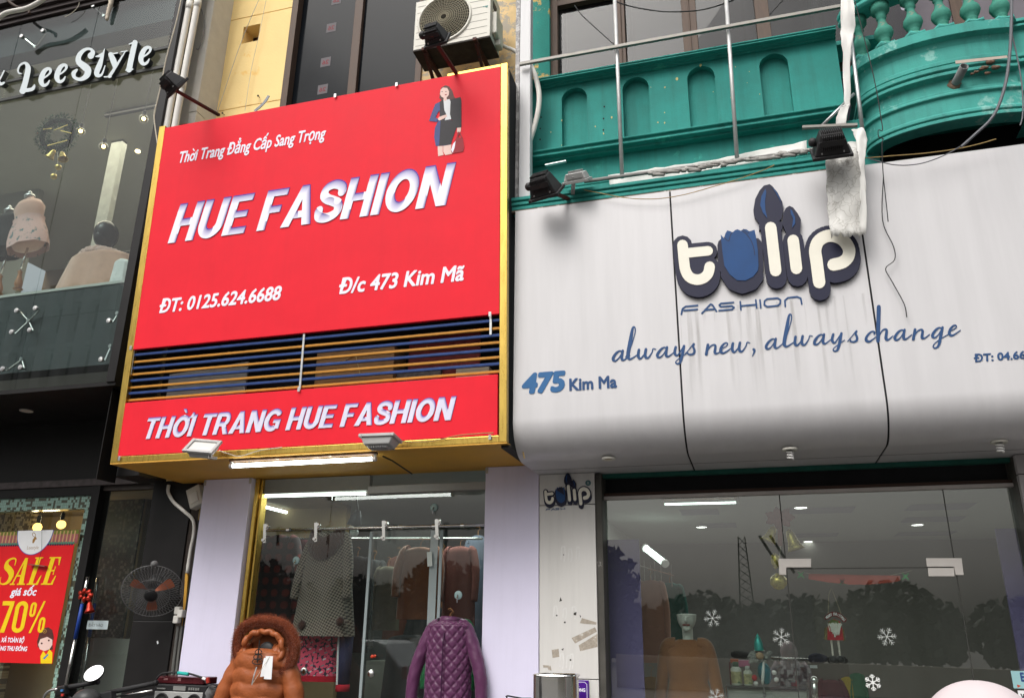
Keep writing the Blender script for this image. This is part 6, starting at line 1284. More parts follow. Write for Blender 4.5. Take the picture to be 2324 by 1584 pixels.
# tubes
tube_light('fluorescent_tube', 'lit tube right under the door head, upper left of the open shop', at(583, 1126, YH+.03), at(832, 1119, YH+.03), .015, M_tubein, 'fluorescent tubes')
tz = DZ+.03
A, B = atZ(590, 1147, tz), atZ(727, 1182, tz); 
tube_light('fluorescent_tube', 'slanting lit tube on the shop ceiling nearest the door', A, B, .018, M_tubein, 'fluorescent tubes')
A2, B2 = atZ(738, 1184, tz), atZ(800, 1200, tz); tube_light('fluorescent_tube', 'slanting lit tube farther back on the shop ceiling', A2, B2, .018, M_tubein, 'fluorescent tubes')
# hanging fan / light cluster
hp_ = at(806, 1180, 1.6); t = empty('hanging_lamp', hp_, 'dark adjustable lamp hanging from the ceiling behind the rail', 'lamp'); MB().lathe([(.02, .1), (.05, .05), (.07, -.06), (.065, -.06)], hp_, (.3, 0, 1), 16, False).build('shade', mat('lamp_grey', (.09, .10, .11), .4), t, sm=True); MB().tube([hp_+Vector((.02, 0, .1)), hp_+Vector((.0, 0, .22)), Vector((hp_.x, hp_.y, DZ+.1))], .007, 6).build('stem', M_blackm, t); MB().ball(hp_+Vector((-.0, 0, -.12)), .045, nu=14, nv=10).build('glass_bowl', mat('frosted_bowl', (.5, .55, .53), .2), t, sm=True)
# suction hooks
for x, y, lab in ((985, 1151, 'clear suction hook on the glass above the tag'), (672, 1271, 'clear suction hook on the glass near the houndstooth coat'), (1040, 1350, 'clear suction hook above the purple jacket'), (816, 1245, 'clear suction hook in the middle of the door glass')):
    if x == 816: continue
    p_ = at(x, y, YH+.012); t = empty('suction_hook', p_, lab, 'hook', 'suction hooks on the door glass'); MB().lathe([(.001, .006), (.012, .008), (.034, .002), (.036, 0)], p_, (0, -1, 0), 20).build('cup', mat('clear_cup', (.30, .42, .42), .2), t, sm=True); MB().tube([p_+Vector((0, -.01, 0)), p_+Vector((0, -.03, -.03)), p_+Vector((0, -.025, -.06))], .005, 6).build('hook', M_stain, t)
p_ = at(975, 1268, YH-.06); o = MB().obox(p_, (.022, 0, .003), (0, .001, 0), (-.006, 0, .06)).build('price_tag', mat('pale_tag', (.50, .55, .52), .5)); tag(o, 'pale price tag dangling inside the door glass above the purple jacket', 'tag')
m_ = MB().lathe([(.002, .012), (.03, .012), (.034, .004), (.034, 0)], at(842, 1528, YH-.04), (0, -1, 0), 18).lathe([(.002, .012), (.028, .012), (.03, 0)], at(690, 1526, YH+.01), (0, -1, 0), 18); 
for x, y, lab in ((842, 1528, 'round steel door knob on the sliding glass'), (690, 1522, 'round steel knob on the fixed glass beside the brown coat')):
    MB().lathe([(.002, .02), (.026, .018), (.034, .006), (.034, 0)], at(x, y, YH-.04), (0, -1, 0), 20).build('door_knob', M_stain, t_h, sm=True)
o = MB().ball(at(845, 1489, YH-.05), .016, .008, .014).ball(at(851, 1488, YH-.05), .012, .008, .012).build('heart_sticker', mat('heart_red', (.5, .05, .02), .4), sm=True); tag(o, 'tiny red heart sticker on the sliding door glass', 'sticker')
# ---- garments
def fabric_check(name, ca, cb, scale=60., kind='checker', cc=None):
    m = bpy.data.materials.new(name); m.use_nodes = True; nt = m.node_tree; N = nt.nodes; L = nt.links; b = N['Principled BSDF']; b.inputs['Roughness'].default_value = .9; b.inputs['Sheen Weight'].default_value = .2
    tc = N.new('ShaderNodeTexCoord'); mp = N.new('ShaderNodeMapping'); L.new(tc.outputs['Object'], mp.inputs[0])
    if kind == 'hound':
        mp.inputs['Rotation'].default_value = (radians(90), radians(0), 0); ch = N.new('ShaderNodeTexChecker'); ch.inputs['Scale'].default_value = scale; L.new(mp.outputs[0], ch.inputs[0]); mp.inputs['Scale'].default_value = (1, .0, 1)
        mp.inputs['Rotation'].default_value = (0, radians(20), 0)
        ch.inputs['Color1'].default_value = (*ca, 1); ch.inputs['Color2'].default_value = (*cb, 1); L.new(ch.outputs[0], b.inputs['Base Color'])
    elif kind == 'plaid':
        w1 = N.new('ShaderNodeTexWave'); w1.bands_direction = 'X'; w1.inputs['Scale'].default_value = scale; L.new(mp.outputs[0], w1.inputs[0]); w2 = N.new('ShaderNodeTexWave'); w2.bands_direction = 'Z'; w2.inputs['Scale'].default_value = scale; L.new(mp.outputs[0], w2.inputs[0])
        mu = N.new('ShaderNodeMath'); mu.operation = 'MULTIPLY'; L.new(w1.outputs['Fac'], mu.inputs[0]); L.new(w2.outputs['Fac'], mu.inputs[1]); r = N.new('ShaderNodeValToRGB'); r.color_ramp.elements[0].position = .15; r.color_ramp.elements[1].position = .5; r.color_ramp.elements[0].color = (*ca, 1); r.color_ramp.elements[1].color = (*cb, 1); L.new(mu.outputs[0], r.inputs[0]); L.new(r.outputs[0], b.inputs['Base Color'])
    elif kind == 'cubes':
        br = N.new('ShaderNodeTexBrick'); mp.inputs['Rotation'].default_value = (radians(90), 0, radians(25)); br.inputs['Scale'].default_value = scale; br.inputs['Brick Width'].default_value = 1.1; br.inputs['Row Height'].default_value = .8; br.inputs['Mortar Size'].default_value = .30; br.inputs['Mortar Smooth'].default_value = 0.; br.inputs['Color1'].default_value = (*cb, 1); br.inputs['Color2'].default_value = (.03, .03, .05, 1); br.inputs['Mortar'].default_value = (*ca, 1); L.new(mp.outputs[0], br.inputs[0])
        v = N.new('ShaderNodeTexVoronoi'); v.inputs['Scale'].default_value = scale*2.1; L.new(tc.outputs['Object'], v.inputs[0]); gt = N.new('ShaderNodeMath'); gt.operation = 'GREATER_THAN'; gt.inputs[1].default_value = .62; L.new(v.outputs['Distance'], gt.inputs[0]); mx = N.new('ShaderNodeMixRGB'); L.new(gt.outputs[0], mx.inputs[0]); L.new(br.outputs[0], mx.inputs[1]); mx.inputs[2].default_value = (.03, .03, .06, 1); L.new(mx.outputs[0], b.inputs['Base Color'])
    return m
def hanger(t, top, w): MB().tube([top+Vector((-w*.9, 0, -.05)), top+Vector((0, 0, .0)), top+Vector((w*.9, 0, -.05))], .007, 6).tube([top, top+Vector((0, 0, .05)), top+Vector((.025, 0, .075)), top+Vector((0, 0, .1)), top+Vector((-.02, 0, .09))], .003, 6).build('hanger', mat('hanger_wood', (.35, .16, .06), .5), t)
def garment(name, label, xn, yn, yh, hw, Y, m, arm=.9, d=None, fold=.03, flare=1.15, cat='clothing', group=None, quilt=None, cuff=None, hang=True, n=48, nv=26, seed=0, armw=.34, skew=0):
    top = at(xn, yn, Y); h = top.z-at(xn, yh, Y).z; w = hw*px(xn, (yn+yh)/2, Y)
    t = empty(name, top-Vector((0, 0, h)), label, cat, group); coat(t, top, w, d or w*.42, h, m, flare, 'body', fold, seed=seed, arm=arm, quilt=quilt, cuff=cuff, n=n, nv=nv, armw=armw, skew=skew)
    if hang: hanger(t, top+Vector((0, 0, .0)), w)
    return t, top, w, h
M_hound = fabric_check('houndstooth_wool', (.055, .047, .042), (.28, .24, .195), 62, 'hound')
t, top, w, h = garment('houndstooth_coat', 'long houndstooth coat with brown fur collar hanging in the shop door', 750, 1206, 1443, 42, 1.35, M_hound, .80, d=.13, flare=1.6, armw=.34, fold=.035)
m_ = MB()
for k in range(14):
    a_ = pi*1.0+pi*k/13; m_.ball(top+Vector((w*.62*cos(a_), -.04+w*.62*sin(a_), -.07-.10*abs(sin(a_)))), .07, .05, .10, 10, 8, None, .4)
m_.build('fur_collar', mat('brown_fur', (.055, .02, .015), .95, var=.4, scale=60, bump=.9, bscale=110, sheen=.3), t, sm=True)
for (x, y) in ((705, 1418), (790, 1410)): 
    p_ = at(x, y, 1.35); p_.y = 1.35-.16; MB().ball(p_, .042, .03, .042, 12, 8, None, .3).build('pompom', mat('brown_fur', (.055, .02, .015)), t, sm=True)
M_cub = fabric_check('cube_print_knit', (.80, .09, .17), (.66, .68, .72), 17, 'cubes')
t, top, w, h = garment('patterned_sweater', 'pink and white patterned sweater with red hem below the houndstooth coat', 722, 1405, 1532, 54, 1.5, M_cub, .0, flare=1.02, hang=False)
c_ = top+Vector((0, 0, -h)); m_ = MB(); m_.grid(lambda u, v: c_+Vector((w*1.0*cos(2*pi*u), w*.43*sin(2*pi*u), .0-.05*v)), 36, 3, True); m_.build('hem', mat('red_rib', (.45, .012, .03), .8), t, sm=True)
sp = at(786, 1415, 1.42); se = at(778, 1552, 1.42); m_ = MB().tube([sp, (sp+se)/2, se], [.075, .07, .06], 16); m_.build('sleeve', mat('navy_white_sleeve', (.03, .035, .09), .8, stretch=(10, 1, .1)), t, sm=True)
MB().tube([sp+Vector((-.035, -.06, 0)), (sp+se)/2+Vector((-.035, -.06, 0)), se+Vector((-.03, -.05, 0))], .012, 6).build('stripe', M_paper, t); MB().tube([se, se+Vector((0, 0, -.06))], .064, 14).build('cuff', mat('red_rib', (.45, .012, .03)), t, sm=True)
M_plaid = fabric_check('dark_red_plaid', (.025, .012, .016), (.17, .025, .02), 2.6, 'plaid')
garment('plaid_coat', 'dark red plaid coat hanging inside the shop left of the houndstooth coat', 636, 1215, 1470, 42, 2.1, M_plaid, .85, flare=1.5)
garment('plaid_coat', 'maroon checked coat half hidden between plaid and houndstooth coats', 690, 1225, 1440, 30, 2.4, mat('maroon_wool', (.07, .015, .02), .9, var=.3), .8, flare=1.3)
garment('dark_coat', 'black coat hanging behind the houndstooth coat at its right', 812, 1262, 1480, 30, 2.3, mat('black_wool', (.018, .017, .02), .9, var=.3), .8, flare=1.25, seed=3)
garment('dark_coat', 'charcoal coat farther right behind the sliding door edge', 850, 1270, 1430, 24, 2.6, mat('charcoal_wool', (.035, .035, .038), .9, var=.3), .8, flare=1.25, seed=5)
garment('olive_coat', 'brownish grey coat behind the sliding glass door', 882, 1285, 1430, 26, 2.4, mat('olive_wool', (.13, .11, .08), .9, var=.2), .85, seed=6)
garment('orange_jacket', 'rust orange jacket hanging behind the sliding glass door', 955, 1242, 1405, 42, 2.2, mat('rust_wool', (.25, .075, .03), .85, var=.15, sheen=.3), .85, flare=1.1, seed=2)
garment('red_coat', 'dull red coat behind the right edge of the sliding door', 1045, 1240, 1420, 34, 2.5, mat('dull_red_wool', (.17, .06, .05), .85, var=.15), .85, flare=1.1, seed=4)
garment('blue_coat', 'pale blue coat at the right inside the shop', 1085, 1215, 1480, 26, 2.8, mat('pale_blue_wool', (.09, .11, .15), .85, var=.15), .85, flare=1.2, seed=7)
garment('green_shirt', 'bright green shirt hanging behind the purple jacket', 1024, 1408, 1620, 46, 1.5, mat('green_cotton', (.02, .22, .07), .85, var=.15), .9, flare=1.05, seed=8)
garment('dark_trousers', 'dark folded clothes low behind the sliding door', 930, 1440, 1600, 50, 2.6, mat('black_wool', (.018, .017, .02)), 0, flare=1.2, hang=False)
for k_, (xn, yn, yh, hw_, Y_, cc, lab) in enumerate(((660, 1225, 1500, 26, 2.9, (.05, .06, .05), 'dark green coat behind the plaid coats'), (905, 1262, 1450, 22, 3.0, (.10, .03, .02), 'brick coloured coat deep inside behind the sliding door'), (925, 1275, 1440, 22, 3.3, (.03, .035, .06), 'navy coat deep inside behind the sliding door'), (1005, 1255, 1460, 26, 3.0, (.14, .06, .03), 'tawny coat between the orange jacket and the dull red coat'), (830, 1285, 1470, 22, 3.1, (.07, .065, .06), 'dark grey coat deep inside at the door opening'), (1070, 1250, 1450, 22, 3.2, (.06, .02, .025), 'wine coloured coat at the right wall of the small shop'), (975, 1380, 1600, 40, 2.9, (.02, .022, .025), 'black jackets on a low rail behind the purple jacket'))):
    garment('hanging_coat', lab, xn, yn, yh, hw_, Y_, mat('coat_cloth_%d' % k_, cc, .9, var=.3), .8, flare=1.2, seed=k_*1.7)
m_ = MB().tube([at(600, 1222, 2.3), at(1095, 1222, 2.3)], .012, 8); o = m_.build('clothes_rail', M_stain, sm=True); tag(o, 'steel clothes rail carrying the coats inside the small shop', 'rail')
o = MB().box(at(835, 1585, 3.).x, 2.9, .16, at(990, 1585, 2.9).x, 3.3, at(900, 1500, 2.9).z).build('shop_counter', mat('beige_counter', (.30, .29, .25), .5)); tag(o, 'beige counter at the back of the small shop', 'counter')
# purple quilted jacket
def qd_(u, v):
    a_ = u*26; b_ = v*15; return -.085*max(0, 1-5*min(abs(((a_+b_)/2) % 1-.5), abs(((a_-b_)/2) % 1-.5)))
M_purple = mat('purple_nylon', (.10, .026, .08), .36, spec=.4, var=.25, scale=6, bump=.7, bscale=17, sheen=.1)
t, top, w, h = garment('quilted_jacket', 'purple quilted jacket on a hanger in front of the shop window', 1021, 1408, 1600, 51, .80, M_purple, .0, d=.12, fold=.008, flare=1.02, quilt=qd_, n=150, nv=80)
for s_ in (-1, 1):
    p0 = top+Vector((s_*w*.84, 0, -.10)); p2 = top+Vector((s_*w*1.5, -.03, -.86)); p1 = (p0+p2)/2+Vector((s_*.06, -.01, .04)); pts = [Vector(q_) for q_ in smooth([tuple(p0+Vector((-s_*.09, 0, .06))), tuple(p0), tuple(p1), tuple(p2)], 12)]; b0_ = len(pts)
    mb = MB(); mb.tube(pts, [w*.36*(1.02-.4*i/b0_) for i in range(b0_)], 32)
    for i in range(b0_):
        for k in range(32):
            q_ = -.13*max(0, 1-5*min(abs(((k/4.+i/2.2)/2) % 1-.5), abs(((k/4.-i/2.2)/2) % 1-.5))); v_ = mb.v[i*32+k]; mb.v[i*32+k] = v_+(v_-pts[i])*q_
    mb.build('sleeve', M_purple, t, sm=True)
MB().lathe([(.075, -.035), (.082, .0), (.085, .035), (.079, .036), (.074, 0)], top+Vector((0, -.005, -.01)), (0, .12, 1), 26, False).build('collar', M_purple, t, sm=True)
MB().ball(top+Vector((0, -.045, -.035)), .05, .02, .05, 14, 10).build('lining', mat('cream_lining', (.50, .40, .28), .7), t, sm=True)
MB().tube([tuple(top+Vector((0.0, -.142*(.55+.45*min(1, v_*7)), -.05-(h-.05)*v_))) for v_ in (0.02, .05, .1, .2, .5, .98)], .006, 6).build('zip', mat('zip_purple', (.05, .015, .045), .4), t)
# brown padded coat with fur hood
xq, yq = 602, 1470
def qr(u, v): return .07*abs(sin(v*21+.25*sin(u*40))) if v > .1 else 0
M_rustn = mat('rust_nylon', (.31, .085, .025), .45, spec=.35, var=.2, scale=7, bump=1.0, bscale=15)
t, top, w, h = garment('padded_coat', 'rust brown padded coat with a fur trimmed hood standing before the shop door', xq, yq, 1670, 60, .45, M_rustn, 0, d=.15, fold=.02, flare=1.05, quilt=qr, n=72, nv=90, hang=False)
for s_ in (-1, 1):
    p0 = top+Vector((s_*w*.80, 0, -.10)); p2 = top+Vector((s_*w*1.42, -.04, -.8)); p1 = (p0+p2)/2+Vector((s_*.07, 0, .03)); pts = [Vector(q_) for q_ in smooth([tuple(p0+Vector((-s_*.1, 0, .05))), tuple(p0), tuple(p1), tuple(p2)], 16)]
    MB().tube(pts, [w*.37*(1.02-.36*i/len(pts))*(1+.09*abs(sin(i*.62))) for i in range(len(pts))], 20).build('sleeve', M_rustn, t, sm=True)
# fur hood: an arch of fur clumps round a dark opening
M_fur = mat('rust_fur', (.25, .06, .022), .95, var=.5, scale=45, bump=.6, bscale=120, sheen=.35)
hc = at(604, 1452, .40); sx_ = px(604, 1438, .40)*.92; rng = random.Random(5); m_ = MB(); core = []
ring = smooth([(-62, 42), (-72, 8), (-62, -22), (-30, -38), (8, -40), (44, -30), (66, -2), (68, 32), (52, 60), (30, 74)], 6)
cpts = [hc+Vector((x*sx_, -.03+.0006*abs(x), -y*sx_)) for x, y in ring]
m_.tube([tuple(p) for p in cpts], .040, 12); o = m_.build('fur_core', mat('fur_core', (.17, .04, .016), .95), t, sm=True)
m_ = MB()
for k in range(11000):
    i = rng.randrange(len(cpts)-1); p_ = cpts[i].lerp(cpts[i+1], rng.random()); d = Vector((rng.gauss(0, 1), rng.gauss(-.35, 1), rng.gauss(0, 1))).normalized(); r1 = .034+.014*rng.random(); r2 = r1+.008+.014*rng.random()
    tip = (d+Vector((rng.gauss(0, .35), rng.gauss(0, .35), -.35+rng.gauss(0, .3)))).normalized(); s_ = d.orthogonal().normalized()*.0013; a_ = p_+d*r1; m_.add([a_-s_, a_+s_, p_+d*r1+tip*(r2-r1)*1.6], [(0, 1, 2)])
m_.build('fur_trim', M_fur, t)
MB().ball(hc+Vector((.0, .17, -.08)), .22, .10, .22, 20, 14).build('hood', M_rustn, t, sm=True)
MB().ball(hc+Vector((.0, .07, -.08)), .20, .05, .20, 16, 12).build('hood_lining', mat('hood_lining', (.13, .038, .013), .9), t, sm=True)
inn_ = [hc+Vector((x*sx_*.66+.005, -.035, -y*sx_*.66-.035)) for x, y in ring]
MB().tube([tuple(p+Vector((0, -.01*sin(i*.9), .006*sin(i*1.3)))) for i, p in enumerate(inn_)], [.024+.003*sin(i*.8) for i in range(len(inn_))], 12).build('hood_edge', M_rustn, t, sm=True)
MB().ball(hc+Vector((.015, .0, -.11)), .085, .03, .10, 14, 10).build('stand_neck', M_blackm, t, sm=True)
m_ = MB()
for k in range(3): m_.tube([hc+Vector((.02+.03*cos(a_*.6)*(1+k*.3), -.125, -.09-.035*k+.022*sin(a_*.6))) for a_ in range(11)], .004, 6)
m_.tube([hc+Vector((.02, -.125, .0)), hc+Vector((.02, -.125, -.17))], .005, 6); m_.build('torso_stand', M_blackm, t)
MB().tube([hc+Vector((.022, -.13, -.20)), hc+Vector((.02, -.155, -.27)), hc+Vector((.018, -.165, -.33))], .005, 6).build('zip_pull', M_steel, t)
tp = at(607, 1514, .27); o = MB().obox(tp+Vector((.01, 0, 0)), (.033, 0, 0), (0, .001, 0), (-.003, 0, .085)).obox(tp+Vector((-.022, .006, .004)), (.03, 0, .004), (0, .001, 0), (.008, 0, .07)).build('price_tag', M_paper, t); MB().tube([tp+Vector((.01, 0, .08)), hc+Vector((.018, -.167, -.33))], .002, 5).build('tag_string', M_wirew, t)
MB().lathe([(.11, .1), (.11, .6), (.05, .62), (.04, 1.0)], (top.x, .45, -.06), (0, 0, 1), 14).build('stand', M_blackm, t)
lw_ = bpy.data.lights.new('shop_fill', 'AREA'); lw_.shape = 'RECTANGLE'; lw_.size = 2.2; lw_.size_y = .3; lw_.energy = 34; lw_.color = (.9, 1, .93); lo = bpy.data.objects.new('shop_fill', lw_); col.objects.link(lo); lo.location = ((HX0+HX1)/2-.2, 2.4, DZ+.05)  # added ceiling fill to brighten the coats, separate from the tubes
# ---- radio on a small table, motorbike, bin
pz = at(410, 1568, .45); 
tb = empty('small_table', (pz.x, .55, .0), 'small dark table carrying the radio beside the lilac board', 'table'); rz = pz.z-.16
MB().box(pz.x-.34, .34, rz-.03, pz.x+.30, .80, rz-.002).build('table_top', M_brown, tb, bev=.004)
for sx in (-.3, .26):
    for sy in (.38, .76): MB().box(pz.x+sx-.02, sy-.02, .15, pz.x+sx+.02, sy+.02, rz-.03).build('leg', M_brown, tb)
xa, xb = at(349, 1560, .42).x, at(470, 1560, .42).x; zt = av(at(355, 1551, .42).z, at(440, 1553, .42).z)
t = empty('radio', ((xa+xb)/2, .5, rz), 'silver twin speaker radio on the pavement beside the lilac board', 'radio')
MB().box(xa, .42, rz, xb, .66, zt).build('case', M_blackm, t, bev=.01); MB().box(xa+.02, .412, rz+.02, xb-.03, .421, zt-.055).build('front', mat('silver_front', (.46, .46, .45), .4, metal=.4), t, bev=.006)
for k, r_ in ((.2, .068), (.5, .052), (.8, .068)):
    cc_ = Vector((xa+(xb-xa)*k, .412, zt-.135)); s_ = MB().lathe([(r_, 0), (r_, .01), (r_*.86, .012), (r_*.8, .004), (r_*.4, -.0), (r_*.3, .008), (.001, .012)], cc_, (0, -1, 0), 28).build('speaker', mat('speaker_black', (.03, .03, .03), .5), t, sm=True)
m_ = MB()
for k in range(5): m_.box(xb-.17+.022*k, .409, zt-.04, xb-.157+.022*k, .42, zt-.02)
m_.box(xa+.2, .409, zt-.045, xa+.32, .42, zt-.012); m_.box(xa+.04, .409, zt-.04, xa+.12, .42, zt-.03); m_.build('buttons', mat('button_grey', (.22, .22, .21), .4), t)
t = empty('amplifier', ((xa+xb)/2, .5, zt), 'burgundy box lying on top of the radio', 'box'); za_ = at(360, 1534, .42).z
MB().box(xa+.0, .43, zt+.004, xb-.05, .62, za_).build('case', mat('burgundy_lacquer', (.075, .012, .016), .25, var=.3, scale=5), t, bev=.008); MB().box(xa+.08, .428, zt+.03, xa+.12, .432, zt+.045).box(xa+.22, .428, zt+.025, xa+.25, .432, zt+.05).build('badge', mat('dim_badge', (.25, .12, .12), .5), t)
t = empty('plug_lead', at(430, 1530, .5), 'black lead with a turquoise sleeve and a red plug over the burgundy box', 'cable')
q_ = [at(x, y, .40) for x, y in smooth([(355, 1540), (368, 1528), (395, 1525), (425, 1527), (450, 1534), (468, 1541)], 5)]
MB().tube(q_, .008, 8).build('lead', M_cable, t, sm=True); MB().tube([at(404, 1526, .395), at(428, 1529, .395)], .014, 10).build('sleeve', mat('turquoise', (.02, .36, .32), .4), t); MB().obox(at(472, 1543, .40), (.012, 0, .004), (0, .012, 0), (-.006, 0, .022)).build('red_plug', mat('red_plug', (.35, .03, .02), .4), t, bev=.004); MB().tube([at(460, 1538, .4), at(467, 1541, .4)], .011, 8).build('white_ferrule', M_white, t)
for pts, lab in (([(470, 1555), (485, 1560), (500, 1550), (506, 1545)], 'thin black wire tangle curling up beside the radio'), ([(465, 1545), (480, 1562), (497, 1566), (495, 1580), (480, 1584)], 'looped black wire end right of the radio')):
    o = MB().tube([tuple(at(x, y, .4)) for x, y in smooth(pts, 5)], .005, 6).build('cable', M_cable); tag(o, lab, 'cable')
o = MB().ball(at(478, 1572, .45), .05, .04, .06, 12, 8, None, .5).build('cloth_bundle', mat('grey_bundle', (.15, .15, .15), .9, var=.4), sm=True); tag(o, 'crumpled grey bundle at the right side of the radio', 'bundle')
# motorbike: bars, mirror, front and body (mostly below the picture)
mp_ = at(225, 1568, .35); t = empty('motorbike', (mp_.x, .35, 0.15), 'black motorbike parked before the left shop, only bars and mirror in view', 'motorbike')
hb_ = lambda x, y, Y=.35: at(x, y, Y)
G_l = [hb_(132, 1562), hb_(170, 1556), hb_(219, 1547)]; G_r = [hb_(240, 1572), hb_(290, 1562), hb_(352, 1549)]
for g in (G_l, G_r):
    MB().tube(g, [.019, .021, .019], 12).build('grip', mat('grip_rubber', (.025, .025, .026), .6), t, sm=True); MB().lathe([(.023, 0), (.023, .02), (.012, .024)], g[-1], g[-1]-g[-2], 12).build('bar_end', M_blackm, t, sm=True)
MB().tube([hb_(240, 1572), hb_(200, 1590), hb_(160, 1584), hb_(132, 1562)], .013, 8).build('handlebar', M_blackm, t, sm=True)
MB().obox(hb_(141, 1567, .32), (.05, 0, .01), (0, .03, 0), (-.01, 0, .04)).build('switch_gear', M_blackm, t, bev=.012); MB().obox(hb_(141, 1566, .28), (.012, 0, 0), (0, .006, 0), (0, 0, .009)).build('blue_button', mat('blue_button', (.05, .16, .35), .4), t); MB().obox(hb_(142, 1576, .28), (.012, 0, 0), (0, .006, 0), (0, 0, .009)).build('red_button', mat('red_button', (.45, .04, .03), .4), t)
MB().obox(hb_(245, 1580, .30), (.06, 0, .012), (0, .035, 0), (-.012, 0, .04)).build('brake_housing', M_blackm, t, bev=.012); MB().tube([hb_(262, 1580, .27), hb_(310, 1572, .25), hb_(345, 1566, .25)], .008, 8).build('lever', M_stain, t, sm=True)
MB().tube([Vector(p) for p in smooth([tuple(hb_(98, 1600, .25)), tuple(hb_(100, 1580, .25)), tuple(hb_(112, 1567, .25)), tuple(hb_(130, 1563, .25))], 5)], .012, 8).build('mirror_stem', M_stain, t, sm=True)
mc_ = hb_(213, 1527, .30); mn = Vector((.15, -.75, .62)).normalized()
MB().tube([hb_(186, 1575), hb_(190, 1556), hb_(200, 1542), mc_+mn*-.02], .006, 8).build('mirror_stem', M_blackm, t, sm=True)
MB().lathe([(.06, -.035), (.078, -.018), (.084, 0), (.079, .002)], mc_, mn, 28, True).build('mirror_shell', M_blackm, t, sm=True); MB().lathe([(.001, .004), (.078, .003)], mc_, mn, 28, False).build('mirror_glass', mat('mirror_glass', (.92, .92, .92), .03, metal=1., var=0), t)
bx_, bz_ = mp_.x, mp_.z
MB().ball((bx_, .22, bz_-.06), .12, .10, .09, 18, 12).build('headlight', mat('headlight_shell', (.05, .05, .05), .3), t, sm=True)
MB().tube([(bx_, .3, bz_-.05), (bx_, .05, .42)], .035, 10).build('fork', M_stain, t)
for y_ in (.0, 1.22): 
    wv = MB(); wv.tube([(bx_, y_+.27*cos(a_*pi/16), .43+.27*sin(a_*pi/16)) for a_ in range(33)], .045, 8); wv.build('wheel', mat('tyre', (.02, .02, .02), .8), t, sm=True)
MB().tube([(bx_, .25, bz_-.12), (bx_, .4, .55), (bx_, .85, .58), (bx_, 1.25, .85)], [.1, .13, .15, .1], 14).build('body', mat('bike_paint', (.02, .02, .025), .25), t, sm=True); MB().tube([(bx_, .62, .86), (bx_, 1.0, .9), (bx_, 1.35, .92)], [.1, .12, .08], 12).build('seat', M_blackm, t, sm=True)
# stainless bin and purple notice
xa, xb = at(1204, 1560, .35).x, at(1300, 1560, .35).x; zt = at(1250, 1533, .35).z
t = empty('steel_bin', ((xa+xb)/2, .5, .15), 'mirror polished stainless bin standing before the white pillar', 'bin')
pr_b = []
def rr(u): 
    a_ = 2*pi*u; c_, s_ = cos(a_), sin(a_); k = (abs(c_)**4+abs(s_)**4)**-.25; return Vector(((xa+xb)/2+k*c_*(xb-xa)/2, .51+k*s_*.16, 0))
MB().grid(lambda u, v: rr(u)+Vector((.0025*sin(u*60), 0, .15+(zt-.15)*v)), 64, 4, True).build('shell', mat('polished_steel', (.80, .78, .74), .07, metal=1, var=.06), t, sm=True); MB().tube([rr(k/48)+Vector((0, 0, zt)) for k in range(49)], .008, 6).build('rim', M_stain, t)
PQ = Plane(YP-.015); q5b = zp(1640, 1950, 3.521)
u1_ = PQ.hit(*q5b(832, 765))[0]; v1_ = PQ.hit(*q5b(740, 762))[1]; u0_ = u1_-.27
t = empty('purple_notice', PQ.pos(u0_, v1_-.4), 'purple notice with white border and lettering HỆ THỐNG behind the steel bin', 'sign')
m_ = MB(); pbox(m_, PQ, u0_, u1_, v1_-.36, v1_, -.006, 0); m_.build('plate', mat('purple_print', (.075, .012, .26), .4), t, bev=.002)
MB().flat(stroke([(u0_+.014, v1_-.35), (u0_+.014, v1_-.014), (u1_-.03, v1_-.014), (u1_-.014, v1_-.03), (u1_-.014, v1_-.35)], .004, 'butt'), PQ.pos, None, .001).build('border', M_lilacw, t)
LT(PQ, 'HỆ THỐNG', q5b(585, 890), q5b(795, 887), q5b(590, 852), M_lilacw, t, bold=.05, w=(None, .0012)); LT(PQ, 'A', q5b(664, 985), q5b(702, 985), q5b(680, 918), M_lilacw, t, bold=.05, w=(None, .0012))
m_ = MB().tube([at(1148, 1580, .5), at(1152, 1578, .5), at(1185, 1584, .5), at(1206, 1584, .5)], .006, 6).tube([at(1150, 1579, .5), at(1152, 1592, .5)], .006, 6); o = m_.build('wire_rack', M_blackm); tag(o, 'corner of a black wire rack left of the steel bin', 'rack')
# ================================================================ tulip shop front
q12, q13, q14, q15 = zp(2200, 1900, 4.15), zp(2700, 1900, 4.12), zp(2380, 1560, 4.469), zp(1650, 1450, 2.047)
w0_, w1_ = PP.hit(1223, 1300)[0], av(PP.hit(1350, 1072)[0], PP.hit(1358, 1583)[0])
w0_ = max(w0_, b1+.006)
PI = Plane(YP)
t_wp = empty('white_pillar', ((w0_+w1_)/2, YP, 0), 'white metal clad pillar with scraped off lettering between the two shop doors', 'pillar')
zj = PI.hit(1290, 1145)[1]; zj2 = PI.hit(*q5b(740, 752))[1]
M_pil = mat('pillar_metal', (.66, .645, .62), .4, streak=.14, var=.07, scale=3, stretch=(3, 3, .4), c2=(.48, .45, .41), thr=.70, spot=5)
for z0, z1 in ((0, zj2-.003), (zj2+.003, zj-.003), (zj+.003, fzb-.003)): MB().box(w0_, YP, z0, w1_, YP+.25, z1).build('cladding', M_pil, t_wp, bev=.003)
MB().box(w1_+.001, YP+.02, 0, w1_+.055, YP+.24, fzb-.01).build('grey_edge', mat('worn_grey_edge', (.085, .08, .07), .6, var=.3, scale=6, c2=(.3, .29, .27), thr=.67, spot=6), t_wp, bev=.004)
sm_k = lambda x, y: q15(168+(x-275)*.1644, 118+(y-15)*.1975)
t = logo(PI, sm_k, 'tulip_logo', 'small raised tulip lettering at the top of the white pillar', .014, .9)
fsh = []
k5 = lambda pts: [(178+(x-630)*.222, 352-(1135-y)*.19-(x-630)*.012+(0)) for x, y in pts]
